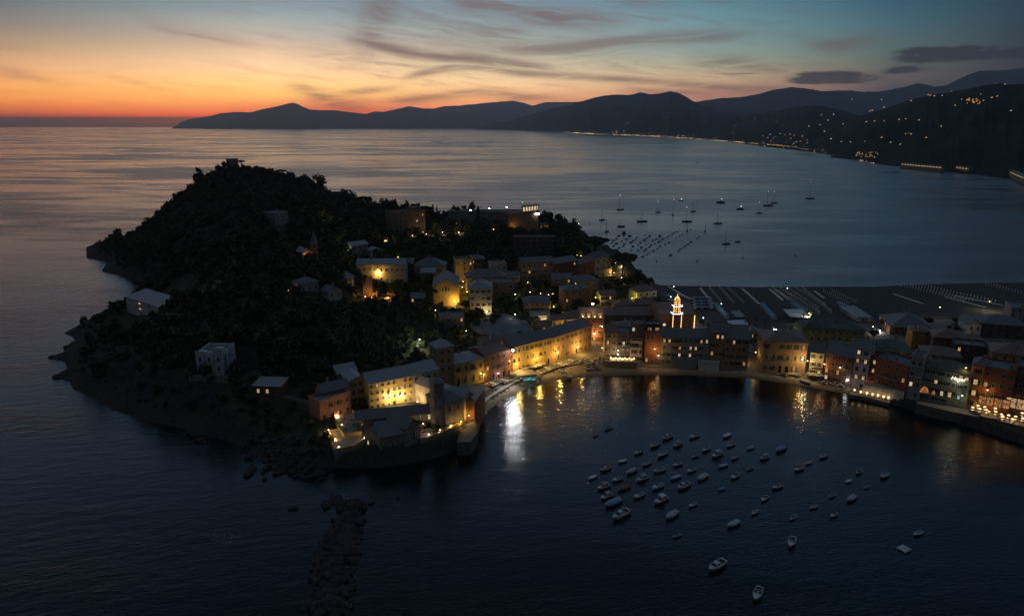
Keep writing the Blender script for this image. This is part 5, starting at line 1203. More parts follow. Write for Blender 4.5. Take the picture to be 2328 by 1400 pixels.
# ------------------------------------------------------------------ boats
HULL = painted('boat_paint', .35); DECK = mat('boat_deck', (.58,.57,.55), .6, .2, 2.); TRIM = mat('boat_interior', (.22,.20,.17), .7, .3, 2.); BLK = mat('outboard_black', (.02,.02,.022), .35)
SCR = mat('windscreen', (.03,.04,.05), .1, .1, spec=.6); CANV = painted('boat_canvas', .8); ALU = mat('spar_alloy', (.30,.30,.31), .4, .1, metal=.3)
TEAK = mat('teak', (.22,.14,.08), .7, .3, 2.)
def hullmesh(L, Wd, Hh, full=.55, tr=.75, open_=(.12, .62), rake=.35, deckd=.45):
    """a boat's hull, bow at +x: lofted shell with a deck and an open cockpit; returns hull and interior builders"""
    n = 12; st = []
    for i in range(n+1):
        u = i/n; x = -L/2+L*u
        hw = Wd/2*(tr+(1-tr)*math.sin(min(u/full, 1)*math.pi/2)) if u < full else Wd/2*math.cos((u-full)/(1-full)*math.pi/2)**.75
        sheer = Hh*(1+.28*max(0, u-.35)**2*2.2); keel = -.22*Hh+max(0, (u-.8)/.2)**2*Hh*.75
        st.append((x, max(hw, .02), sheer, keel, u))
    b = MB(); m = 7
    for x, hw, s, k, u in st:
        for j in range(m):
            v = j/(m-1)*2-1; a = abs(v)
            y = hw*math.copysign(min(1, a*1.25)**.7, v) if a < .8 else hw*math.copysign(1.0, v)
            z = k+(s-k)*(max(0, a-.15)/.85)**1.6
            b.v.append((x+(z-k)/max(s-k, .01)*rake*max(0, (u-.75)/.25)**2, y, z))
    for i in range(n):
        for j in range(m-1):
            b.f.append((i*m+j, i*m+j+1, (i+1)*m+j+1, (i+1)*m+j)); b.m.append(0)
    b.f.append(tuple(range(m-1, -1, -1))); b.m.append(0)
    d = MB(); o0, o1 = open_
    for i in range(n):
        x0, w0, s0, k0, u0 = st[i]; x1, w1, s1, k1, u1 = st[i+1]
        r0 = rake*max(0, (u0-.75)/.25)**2; r1 = rake*max(0, (u1-.75)/.25)**2
        z0, z1 = s0-.03, s1-.03
        if o0 <= (u0+u1)/2 <= o1:
            i0, i1 = w0*.82, w1*.82; f0 = s0-deckd*Hh*1.5
            for s_ in (-1, 1):
                q = [(x0,s_*w0,z0),(x1,s_*w1,z1),(x1,s_*i1,z1),(x0,s_*i0,z0)]; d.add(q, [(0,1,2,3) if s_ < 0 else (3,2,1,0)], 0)
                q = [(x0,s_*i0,z0),(x1,s_*i1,z1),(x1,s_*i1,f0),(x0,s_*i0,f0)]; d.add(q, [(0,1,2,3) if s_ < 0 else (3,2,1,0)], 1)
            d.add([(x0,-i0,f0),(x1,-i1,f0),(x1,i1,f0),(x0,i0,f0)], [(0,1,2,3)], 1)
            for xe, ie, ok in ((x0, i0, not (o0 <= (u0-.5/n) <= o1)), (x1, i1, not (o0 <= (u1+.5/n) <= o1))):
                if ok: d.add([(xe,-ie,f0),(xe,ie,f0),(xe,ie,z0),(xe,-ie,z0)], [(0,1,2,3)], 1)
        else:
            d.add([(x0+r0,-w0,z0),(x1+r1,-w1,z1),(x1+r1,w1,z1),(x0+r0,w0,z0),(x0+r0,0,z0+.06*Hh),(x1+r1,0,z1+.06*Hh)], [(0,1,5,4),(4,5,2,3)], 0)
    return b, d, st
def outboard(L, Hh, parent):
    q = MB(); q.box(-L/2-.42, -L/2-.08, -.16, .16, Hh*.75, Hh*1.35); q.box(-L/2-.34, -L/2-.18, -.06, .06, -.4, Hh*.8); q.box(-L/2-.44, -L/2-.1, -.18, .18, Hh*1.35, Hh*1.45)
    return q.build('outboard_motor', BLK, parent)
def base_boat(name, L, Wd, Hh, **k):
    t = empty(name, (0, 0, 0)); b, d, st = hullmesh(L, Wd, Hh, **k); b.build('hull', HULL, t, True); d.build('deck', [DECK, TRIM], t); return t, st
BT = {}
def proto(k): t = BT[k]; return t
# open dinghy
t, st = base_boat('rowing_boat', 4.6, 1.75, .62, open_=(.1, .85)); q = MB()
for x in (-1.3, -.2, .9): q.box(x-.14, x+.14, -.72, .72, .34, .4)
q.build('thwarts', TEAK, t); BT['dinghy'] = t
t, st = base_boat('motor_dinghy', 4.6, 1.8, .66, open_=(.08, .72)); outboard(4.6, .66, t); q = MB(); q.box(-1.5, -1.1, -.75, .75, .3, .42); q.box(-.2, .15, -.75, .75, .3, .42); q.build('thwarts', DECK, t); BT['open'] = t
# motorboat with console and windscreen
t, st = base_boat('motorboat', 5.6, 2.15, .85, open_=(.1, .58)); outboard(5.6, .85, t)
q = MB(); q.box(-.5, .1, -.42, .42, .25, 1.15); q.box(-1.5, -1.1, -.8, .8, .3, .7); q.build('console', DECK, t)
q = MB(); q.add([(.05,-.8,.88),(.05,.8,.88),(-.25,.7,1.4),(-.25,-.7,1.4),(.0,-.8,.88),(.0,.8,.88),(-.3,.7,1.4),(-.3,-.7,1.4)], [(0,1,2,3),(7,6,5,4)]); q.build('windscreen', SCR, t); BT['motor'] = t
# covered with a tarpaulin
t, st = base_boat('covered_boat', 5.0, 1.95, .72, open_=(.3, .31)); q = MB(); n = len(st); m = 5
for x, hw, s, k, u in st:
    for j in range(m):
        v = j/(m-1)*2-1; q.v.append((x*.96, hw*.97*v, s+.03+.34*(1-v*v)*math.sin(math.pi*min(1, max(.08, u*.92+.08)))**.6))
for i in range(n-1):
    for j in range(m-1): q.f.append((i*m+j, (i+1)*m+j, (i+1)*m+j+1, i*m+j+1)); q.m.append(0)
q.build('tarpaulin', CANV, t, True); outboard(5.0, .72, t); BT['cover'] = t
# cabin boat
t, st = base_boat('cabin_cruiser', 6.6, 2.5, 1.0, open_=(.08, .42))
q = MB(); q.add([(-.3,-.95,.95),(1.9,-.7,1.05),(1.9,.7,1.05),(-.3,.95,.95),(-.2,-.8,1.75),(.9,-.62,1.65),(.9,.62,1.65),(-.2,.8,1.75)], [(3,2,1,0),(4,5,6,7),(0,1,5,4),(1,2,6,5),(2,3,7,6),(3,0,4,7)]); q.build('cabin', DECK, t)
q = MB(); q.add([(1.0,-.66,1.62),(1.75,-.72,1.16),(1.75,.72,1.16),(1.0,.66,1.62)], [(3,2,1,0)]);
for s in (-1, 1): q.add([(-.15,s*.86,1.35),(.9,s*.74,1.35),(.85,s*.68,1.6),(-.12,s*.84,1.66)], [(0,1,2,3) if s < 0 else (3,2,1,0)])
for v in range(len(q.v)): x, y, z = q.v[v]; q.v[v] = (x+.03, y*1.03, z+.03)
q.build('windows', SCR, t); q = MB()
for s in (-1, 1): q.tube((-1.3, s*.95, 1.0), (-1.1, s*.8, 2.1), .03); q.tube((2.0, s*.55, 1.2), (3.1, s*.1, 1.75), .02)
q.tube((-1.1, -.8, 2.1), (-1.1, .8, 2.1), .03); q.build('radar_arch', ALU, t); outboard(6.6, 1.0, t); BT['cabin'] = t
# boat with sun canopy
t, st = base_boat('canopy_boat', 5.6, 2.1, .8, open_=(.1, .65)); outboard(5.6, .8, t); q = MB()
for x in (-1.4, .3):
    for s in (-1, 1): q.tube((x, s*.9, .8), (x*.9, s*.8, 1.95), .025, None, 5)
q.build('canopy_posts', ALU, t); q = MB(); q.box(-1.5, .5, -.9, .9, 1.93, 2.02); q.build('sun_canopy', CANV, t); q = MB(); q.box(-.7, -.3, -.4, .4, .2, 1.0); q.build('console', DECK, t); BT['canopy'] = t
# low raft
t = empty('bathing_raft', (0, 0, 0)); q = MB(); q.box(-1.5, 1.5, -1.3, 1.3, .25, .4)
for i in range(8): q.box(-1.5, 1.5, -1.3+i*.33, -1.3+i*.33+.28, .4, .44)
q.build('boards', DECK, t); q = MB()
for y in (-1, 1): q.tube((-1.5, y, .05), (1.5, y, .05), .25, None, 8)
q.build('floats', HULL, t); BT['raft'] = t
def setcol(t, hull, canvas):
    for o in [t]+list(t.children_recursive):
        if o.type == 'MESH': o.color = tuple(canvas if o.name.startswith(('tarpaulin', 'sun_canopy')) else hull)+(1,)
used = set()
def boat(kind, p, heading, s, label, hull=(.55,.54,.52), canvas=(.3,.33,.38), group=None, tilt=0., cat='boat'):
    if kind not in used: used.add(kind); t = BT[kind]
    else: t = copy_tree(BT[kind])
    t.location = p; t.rotation_euler = (tilt, 0, heading); t.scale = (s, s, s); tag(t, label, cat, group); setcol(t, hull, canvas); return t
WHT = (.74,.74,.73); GRY = (.40,.40,.41); DRK = (.08,.08,.085); BLU = (.20,.34,.46); LBL = (.42,.52,.58); RDB = (.28,.07,.05); TAN = (.36,.29,.22)
NEAR = [ # x, y (zoom pixels), length, kind, hull, canvas, label
(240,103,50,'dinghy',DRK,GRY,'dark rowing boat moored alone between the bright reflections and the other boats'), (157,148,35,'dinghy',DRK,GRY,'small black tender low in the water just left of the dark rowing boat'),
(632,162,75,'cabin',WHT,GRY,'white cabin boat at the back of the moorings, top left of the cluster'), (810,155,70,'motor',WHT,GRY,'white motorboat with outboard in the back line, right of the white cabin boat'),
(1025,152,60,'cover',WHT,WHT,'round white covered boat at the back of the moorings'), (550,215,72,'open',DRK,GRY,'dark open boat just in front of the back cabin boat'), (700,212,66,'canopy',GRY,GRY,'grey boat with a small canopy between dark open boat and back motorboat'),
(1050,212,58,'open',WHT,GRY,'white-rimmed open boat close in front of the round covered boat'), (1181,233,55,'cover',WHT,GRY,'pale boat with grey cover left of the long pale blue boat'), (1383,240,78,'cover',LBL,BLU,'long pale blue covered boat farthest right in the back line'),
(440,262,60,'motor',GRY,GRY,'grey motorboat at the left of the second line'), (600,275,75,'open',DRK,GRY,'long dark open boat in the second line'), (887,243,60,'motor',DRK,GRY,'dark motorboat in the gap below the back motorboat'), (815,287,50,'open',DRK,DRK,'small unlit black boat in the middle of the second line'),
(962,280,78,'canopy',LBL,LBL,'pale blue boat with a canopy in the middle of the moorings'), (1080,297,50,'open',RDB,RDB,'red-brown open boat right of the pale blue canopy boat'), (1273,297,68,'canopy',GRY,GRY,'grey canopy boat below the long pale blue boat'), (1665,288,60,'open',DRK,GRY,'dark boat at the far right end of the back line'),
(1568,330,50,'cover',WHT,GRY,'small round pale boat right of centre near the dark boats'), (1500,373,66,'motor',DRK,GRY,'dark motorboat just left of the small round pale boat'), (335,320,60,'cover',WHT,WHT,'white covered boat second from the left end of the moorings'), (495,338,58,'open',DRK,TAN,'dark narrow boat below the long dark open boat'),
(700,342,64,'motor',GRY,GRY,'grey motorboat in the centre of the left cluster'), (1000,350,62,'cover',LBL,LBL,'flat pale blue covered boat in the third line'), (222,372,72,'cabin',GRY,GRY,'grey cabin boat with an arch near the left end'), (395,387,70,'cover',GRY,GRY,'grey covered boat right of the cabin boat with an arch'),
(580,380,80,'open',WHT,RDB,'open boat with white rim and dark inside in the third line'), (790,380,62,'motor',WHT,GRY,'white motorboat in front of the central grey motorboat'), (1180,367,45,'dinghy',GRY,GRY,'small grey dinghy right of the flat pale blue boat'), (1900,390,50,'dinghy',DRK,GRY,'small dark dinghy in the sparse right-hand moorings, farthest back'),
(2068,415,66,'open',DRK,GRY,'dark open boat farthest right in the bay'), (137,427,55,'cover',WHT,WHT,'white rounded boat at the left end of the moorings'), (302,440,70,'motor',WHT,GRY,'white motorboat beside the white rounded boat'), (465,437,80,'canopy',WHT,GRY,'white boat with a dark raised canopy in the fourth line'),
(687,428,70,'cover',WHT,LBL,'white boat with a pale blue cover in the fourth line'), (865,427,80,'cover',WHT,(.5,.5,.5),'long white boat under a pale cover in the fourth line'), (1078,420,66,'motor',WHT,GRY,'white motorboat with raised frame at the right of the fourth line'), (1830,452,48,'cover',WHT,WHT,'small pale round boat in the sparse right-hand moorings'),
(1950,490,40,'dinghy',GRY,GRY,'tiny grey dinghy in the sparse right-hand moorings'), (210,492,84,'canopy',GRY,TAN,'grey canopy boat at the left of the fifth line'), (347,497,82,'cover',GRY,RDB,'boat with a reddish cover in the fifth line'), (568,490,80,'motor',WHT,GRY,'white motorboat in the middle of the fifth line'),
(740,485,90,'cabin',WHT,GRY,'large white cabin boat at the right of the fifth line'), (992,502,50,'cover',LBL,BLU,'small blue covered boat alone right of the large cabin boat'), (1357,492,72,'motor',DRK,GRY,'dark motorboat alone in the centre right of the bay'), (1720,548,50,'dinghy',GRY,GRY,'small grey rowing boat left of the broad dark boat'),
(230,553,80,'canopy',WHT,GRY,'white canopy boat touching the blue-covered boat'), (445,548,75,'motor',WHT,BLK and GRY,'white motorboat with a black outboard above the boat with a square canopy'), (1275,568,60,'motor',GRY,GRY,'grey motorboat below the lone dark motorboat'), (1850,567,72,'cover',GRY,GRY,'broad grey covered boat in the right-hand moorings'),
(275,597,110,'cover',LBL,BLU,'large boat under a blue cover at the lower left of the moorings'), (590,580,92,'canopy',WHT,WHT,'boat with a square white canopy in the lower line'), (800,608,55,'motor',WHT,BLU,'small white motorboat right of the square white canopy'), (1600,622,58,'open',GRY,GRY,'grey open boat in the lower right moorings'),
(1212,655,55,'open',WHT,LBL,'white open boat with a pale blue floor in the lower centre'), (325,677,115,'cabin',WHT,GRY,'largest white cabin boat at the lower left of the moorings'), (663,677,90,'cover',WHT,(.45,.45,.46),'white boat with a pale cover at the bottom of the left cluster'), (1465,692,48,'dinghy',WHT,GRY,'small white rowing boat with dark thwarts in the lower centre'),
(1732,677,55,'motor',GRY,GRY,'small grey motorboat lowest in the right-hand moorings'), (1070,735,88,'cover',LBL,LBL,'long slim pale boat below the white open boat'), (695,812,50,'dinghy',DRK,DRK,'barely visible black skiff below the left cluster'), (1455,857,85,'motor',WHT,GRY,'white motorboat with a windscreen alone in the lower bay'),
(960,1015,120,'cabin',GRY,GRY,'big grey cabin boat alone in the dark lower bay'), (1228,1200,100,'motor',WHT,GRY,'white motorboat closest to the camera at the bottom of the bay'), (2197,898,50,'raft',WHT,GRY,'small square pale raft alone in the lower right of the bay'), (2290,798,65,'open',DRK,GRY,'dim dark boat farthest down on the right of the bay')]
BL = dict(dinghy=4.6, open=4.8, motor=5.8, cover=5.2, cabin=6.8, canopy=5.8, raft=3.0)
for x, y, L, k, hc, cc, lab in NEAR:
    p = at(1300+x*.3436, 940+y*.3436); mpp = (p-Vector((0, 0, CAMH))).length*.97/FPX
    # most ride with the bow towards the lower left
    hd = math.pi+R(rnd.uniform(28, 46)) if lab.find('closest') < 0 and lab.find('alone in the lower bay') < 0 else math.pi+R(58)
    Lm = L*.3436*mpp*1.12/max(.75, abs(math.cos(hd)))*.93
    boat(k, p, hd, min(1.5, max(.55, Lm/BL[k])), lab, hc, cc, 'boats moored in the harbour bay')
# rows of small boats moored in the open bay beyond
FARB = [(800,665,35),(828,620,50),(880,590,40),(918,545,60),(1098,548,65),(1048,597,55),(968,633,25),(1215,568,42),(1195,605,40),(1150,630,50),(1115,657,50),(880,672,65),(835,713,55),(928,738,45),(1008,682,60),(993,717,45),(1155,718,55),(1123,778,38),(1365,532,38),(1433,548,50),(1380,578,50),(1340,617,65),
(1278,662,50),(1235,695,35),(1368,693,35),(1295,735,55),(1238,783,50),(1340,793,40),(1372,763,30),(1490,620,55),(1540,593,55),(1598,550,75),(1655,592,50),(1615,622,45),(1580,648,45),(1520,675,45),(1452,697,55),(1425,730,28),(1420,822,40),(1385,853,50),(1320,885,55),(1495,792,42),(1560,757,25),(1605,720,45),(1685,683,38),(1748,657,32),
(1722,567,42),(1760,545,38),(1800,522,38),(1830,498,38),(1882,477,42),(1870,583,40),(1928,548,30),(1972,523,38),(2110,443,30),(2120,645,45),(2070,675,45),(2035,702,38),(2002,733,35),(1940,757,50),(1910,800,38),(2220,583,38),(2257,557,18)]
small = {}
for nm, cab in (('plain', 0), ('cuddy', 1), ('covered', 2)):
    b, d, st = hullmesh(4.8, 1.9, .75, open_=(.1, .7 if not cab else .4)); q = MB()
    q.v = list(b.v); q.f = list(b.f); q.m = [0]*len(b.f); k = len(q.v); q.v += d.v; q.f += [tuple(i+k for i in f) for f in d.f]; q.m += [1 if m_ == 0 else 2 for m_ in d.m]
    if cab == 1: q.box(-.2, 1.2, -.65, .65, .7, 1.3, 1); q.box(-.1, .3, -.5, .5, 1.3, 1.75, 3)
    if cab == 2: q.lathe([(1.0,.7),(.7,1.05),(.05,1.2)], 8, 1, (-.3,0,0))
    q.box(-2.8, -2.45, -.16, .16, .5, 1.05, 3)
    small[nm] = q.mesh('moored_boat', [HULL, DECK, TRIM, BLK])
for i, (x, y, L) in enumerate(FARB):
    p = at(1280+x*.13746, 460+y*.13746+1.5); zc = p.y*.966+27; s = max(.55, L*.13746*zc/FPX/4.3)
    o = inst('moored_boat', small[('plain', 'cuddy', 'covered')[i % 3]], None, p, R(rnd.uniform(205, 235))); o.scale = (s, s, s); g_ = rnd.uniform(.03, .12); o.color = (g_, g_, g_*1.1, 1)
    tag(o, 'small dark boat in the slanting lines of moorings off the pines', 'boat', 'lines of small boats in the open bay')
boat('cabin', at(1418, 531), R(250), 1.5, 'broad dark cabin boat at the head of the mooring lines', DRK, DRK); boat('dinghy', at(1412, 515.5), R(182), 1.7, 'low dark dinghy beyond the head of the mooring lines', DRK, DRK)
boat('dinghy', at(1294, 526), R(185), 1.2, 'small dark boat beside the tree on the castle shore', DRK, DRK); boat('open', at(1524, 580.5), R(225), 1.0, 'lone dark boat in the gap right of the mooring lines', DRK, DRK)
# sailing yachts and motor yachts
def yacht(name, L, mast, label, lit=0, hull=DRK, boom=True, lat=False):
    t = empty(name, (0, 0, 0), 0, label, 'sailing boat', 'sailing boats anchored in the open bay'); b, d, st = hullmesh(L, L*.3, L*.095, tr=.7, open_=(.08, .3), rake=L*.05)
    h = b.build('hull', HULL, t, True); h.color = tuple(hull)+(1,); d.build('deck', [DECK, TEAK], t)
    H_ = L*.095; q = MB(); q.add([(-L*.15,-L*.09,H_),(L*.2,-L*.06,H_),(L*.2,L*.06,H_),(-L*.15,L*.09,H_),(-L*.14,-L*.075,H_+.55),(L*.14,-L*.045,H_+.45),(L*.14,L*.045,H_+.45),(-L*.14,L*.075,H_+.55)], [(3,2,1,0),(4,5,6,7),(0,1,5,4),(1,2,6,5),(2,3,7,6),(3,0,4,7)])
    q.build('coachroof', DECK, t)
    q = MB(); mx = L*.08; tip = (mx-(L*.10 if lat else 0), 0, mast); q.tube((mx, 0, .2), tip, .2, .13, 6); m_ = q.build('mast', ALU, t)
    if lat: q = MB(); q.tube((-L*.45, 0, H_+3.4), (L*.55, 0, H_+1.2), .12, .07, 5); q.build('lateen_yard', TEAK, m_)
    else:
        q = MB(); q.tube((mx, 0, H_+1.2), (-L*.34, 0, H_+1.25), .11, None, 5); q.lathe([(.05,0),(.2,.02),(.16,.3),(.03,.32)], 6, 0, (0,0,H_+1.2)); q.build('boom', CANV, m_).color = (.12,.14,.18,1)
        q = MB(); q.tube((L*.52, 0, H_*1.3), (mx, 0, mast*.98), .022, None, 3); q.tube((-L*.49, 0, H_), (mx, 0, mast*.98), .022, None, 3)
        for s in (-1, 1): q.tube((mx, s*L*.13, H_), (mx, 0, mast*.9), .022, None, 3)
        q.build('rigging', IRON, m_)
        q = MB(); q.tube((mx, -.8, mast*.55), (mx, .8, mast*.55), .04, None, 4); q.build('spreaders', ALU, m_)
    if lit:
        q = MB(); q.lathe([(.05,-.2),(.3,0),(.05,.2)], 6, 0, (tip[0], 0, mast+.25)); q.build('masthead_light', emit('mast_light_%d' % lit, (1, .9, .8) if lit == 1 else (1, .6, .5), 7), m_)
    return t
YA = [ # hull x, y, len, mast top y (zoom pixels), lit, heading, label
(424,360,48,262,0,200,'unlit sailing boat nearest the castle shore, with a bare mast'), (573,276,58,158,1,190,'sailing boat with a masthead light above the leftmost yachts'), (462,455,40,345,0,240,'small sailing boat just above the round pine'), (750,372,82,295,0,184,'old wooden boat with a slanting lateen yard'),
(880,297,42,210,1,200,'sailing boat with a white masthead light left of the one seen end on'), (1002,318,32,198,2,255,'sailing boat seen end on, with a pinkish masthead light'), (1115,372,75,257,2,176,'large ketch-like sailing boat with a pinkish masthead light'), (1166,290,48,205,0,190,'unlit sailing boat behind the large ketch-like one'),
(1118,448,20,380,0,250,'small yacht at the end of the mooring lines'), (1264,450,26,378,0,250,'small yacht seen end on, right of the mooring lines'), (1368,388,68,285,0,186,'unlit sailing boat in the middle of the bay with two stays'), (1435,554,66,430,0,178,'sailing boat nearest the open beach'),
(1705,303,50,215,1,190,'small lit yacht left of the pair of yachts'), (1775,243,75,128,1,178,'left yacht of the pair with masthead lights'), (1825,223,55,130,1,186,'right yacht of the pair with masthead lights'), (2115,185,70,52,1,180,'tall lit yacht farthest right and out in the bay')]
for x, y, L, my, lit, hd, lab in YA:
    p = at(1250+x*.2792, 400+y*.2792); mpp = (p.y*.966+27)/FPX; Lm = max(7, L*.2792*mpp*1.05/max(.6, abs(math.cos(R(hd))))); mh = min(zat(p, 400+my*.2792), 26)
    t = yacht('sailing_boat', Lm, mh, lab, lit, lat='lateen' in lab); t.location = p; t.rotation_euler = (0, 0, R(hd))
def myacht(px, py, L, hd, label, lit=True):
    p = at(px, py); mpp = (p.y*.966+27)/FPX; Lm = L*mpp; t = empty('motor_yacht', p, R(hd), label, 'motor yacht'); H_ = Lm*.13
    b, d, st = hullmesh(Lm, Lm*.3, H_, open_=(.03, .16), rake=Lm*.06); b.build('hull', HULL, t, True).color = (.09,.09,.10,1); d.build('deck', [DECK, TEAK], t)
    q = MB(); q.box(-Lm*.3, Lm*.15, -Lm*.1, Lm*.1, H_, H_+Lm*.09); q.box(-Lm*.22, Lm*.04, -Lm*.08, Lm*.08, H_+Lm*.09, H_+Lm*.16); q.build('cabin', DECK, t)
    q = MB(); q.box(-Lm*.25, Lm*.151, -Lm*.101, Lm*.101, H_+Lm*.035, H_+Lm*.065); q.build('window_band', SCR, t)
    q = MB(); q.tube((-Lm*.1, 0, H_+Lm*.16), (-Lm*.14, 0, H_+Lm*.3), .12, .06, 5); m_ = q.build('mast', ALU, t)
    if lit: q = MB(); q.lathe([(.05,-.25),(.35,0),(.05,.25)], 6, 0, (-Lm*.14, 0, H_+Lm*.31)); q.build('masthead_light', emit('mast_light_1', (1, .9, .8), 7), m_)
myacht(1313, 517, 19, 195, 'white fishing boat with deck lights near the castle shore'); myacht(1548, 457, 9, 170, 'small launch with a pinkish light beyond the yachts'); myacht(1638, 461, 19, 165, 'large motor yacht with a bright anchor light'); myacht(1682, 476, 16, 178, 'flybridge motorboat right of the large motor yacht'); myacht(1677, 550, 12, 178, 'unlit motorboat right of the yacht nearest the beach', False)
myacht(1586, 371, 7, 165, 'tiny speedboat under way far out in the bay')
q = MB(); q.lathe([(.1,-.3),(.55,-.1),(.6,.35),(.2,.7),(.08,1.5)], 8); m_b = q.mesh('buoy', [mat('buoy_paint', (.12,.03,.02), .6)])
for px, py, lab in [(1493,594,'dark buoy below the mooring lines, nearer the pines'), (1585,594,'dark buoy below the mooring lines, farther from the pines'), (1689,586,'small buoy off the beach, right of the yacht'), (1808,582,'small buoy farthest right off the beach'), (1340,507,'buoy beyond the fishing boat')]:
    tag(inst('buoy', m_b, None, at(px, py)), lab, 'buoy')
# rows of mussel floats far out
for px, py, n, lab in [(980,323,9,'row of dark mussel floats far out, nearer the headland'), (996,326,8,'row of dark mussel floats far out, nearer the town')]:
    q = MB(); c = at(px, py)
    for i in range(n): q.box(i*9, i*9+6, -i*2.6-2, -i*2.6+2, -.5, 2.2)
    for i in range(n-1): q.box(i*9+6, i*9+9, -i*2.6-1.4, -i*2.6-.9, .3, .6)
    o = q.build('mussel_float_row', BLK); o.location = c; tag(o, lab, 'mussel farm')
# boats drawn up on the sand
BB = [(1115,878),(1121,876),(1126,874),(1131,870),(1143,872),(1148,869),(1156,866),(1162,863),(1178,861),(1222,857),(1227,850),(1231,847),(1239,844),(1246,841),(1255,838),(1261,836),(1267,834),(1274,832),(1282,830),(1288,828),(1294,825),(1300,822),(1279,846),(1325,823),(1330,819),(1337,829),(1343,823),(1352,829),(1354,838),(1339,842),(1332,833),
 (1775,852),(1782,853),(1797,853),(1808,854),(1815,855),(1826,868),(1832,871),(1290,858)]
for i, (px, py) in enumerate(BB):
    k = ('dinghy', 'cover', 'open', 'dinghy')[i % 4]; where = ('in front of the dark red palazzo' if px < 1170 else 'by the beach bar' if px < 1235 else 'along the lamplit row building' if px < 1302 else 'in the jumble of boats below the alley' if px < 1360 else 'on the sand before the broad reddish palazzo')
    g_ = rnd.choice([(.45,.43,.38), (.30,.28,.25), (.52,.50,.46), (.22,.26,.28), (.38,.30,.22)])
    boat(k, G(px, py)+Vector((0, 0, .18)), R(rnd.uniform(-60, -38) if px < 1302 else rnd.uniform(0, 360)), rnd.uniform(.8, 1.0), 'boat drawn up on the sand '+where, g_, (.42,.40,.36), 'beached boats '+where, R(rnd.uniform(-9, 9)), 'beached boat')
q = MB(); b, d, st = hullmesh(3.2, 1.5, .55); b.f = b.f; m_turn = b.mesh('upturned_boat', [painted('boat_paint')])
for px, py in [(1364,824),(1372,825),(1380,825),(1388,826),(1395,827),(1402,827),(1409,828),(1416,828),(1424,829),(1440,829)]:
    p = G(px, py); o = inst('upturned_boat', m_turn, None, p+Vector((0, 0, 1.0)), 0); o.rotation_euler = (R(8), R(-72), R(90+rnd.uniform(-12, 12))); o.color = (.5,.49,.46,1)
    tag(o, 'small pale boat stood on end against the restaurant terrace wall', 'upturned boat', 'boats stood against the terrace wall')
# ------------------------------------------------------------------ trees
BARK = mat('bark', (.06,.045,.03), .9, .4, 2.); LEAF = {k: leaf(k+'_leaves', c) for k, c in dict(pine=(.060,.075,.040), oak=(.068,.078,.045), cypress=(.045,.058,.035), olive=(.085,.09,.065), palm=(.075,.09,.04)).items()}
nr = np.random.RandomState(11)
def clumps(centers, radii, n, s, flat=1.0):
    """leaf clumps: n small quads spread over every blob of the crown"""
    V, F = [], []; k = 0
    for c, r in zip(centers, radii):
        d = nr.normal(size=(n, 3)); d /= np.linalg.norm(d, axis=1)[:, None]
        rad = nr.uniform(.45, 1.05, (n, 1))**.6; pts = np.array(c)+d*rad*np.array([r, r, r*flat])
        a = nr.normal(size=(n, 3)); a /= np.linalg.norm(a, axis=1)[:, None]; b = np.cross(a, d); b /= np.linalg.norm(b, axis=1)[:, None]+1e-6
        ss = s*nr.uniform(.6, 1.4, (n, 1)); q = np.stack([pts-a*ss-b*ss*.7, pts+a*ss-b*ss*.7, pts+a*ss+b*ss*.7, pts-a*ss+b*ss*.7], 1)
        V.append(q.reshape(-1, 3)); F.append(np.arange(n*4).reshape(n, 4)+k); k += n*4
    return np.concatenate(V), np.concatenate(F)
def trunkmesh(limbs):
    q = MB()
    for p0, p1, r0, r1 in limbs: q.tube(p0, p1, r0, r1, 7)
    return q.mesh('trunk', [BARK])
TREE = {}
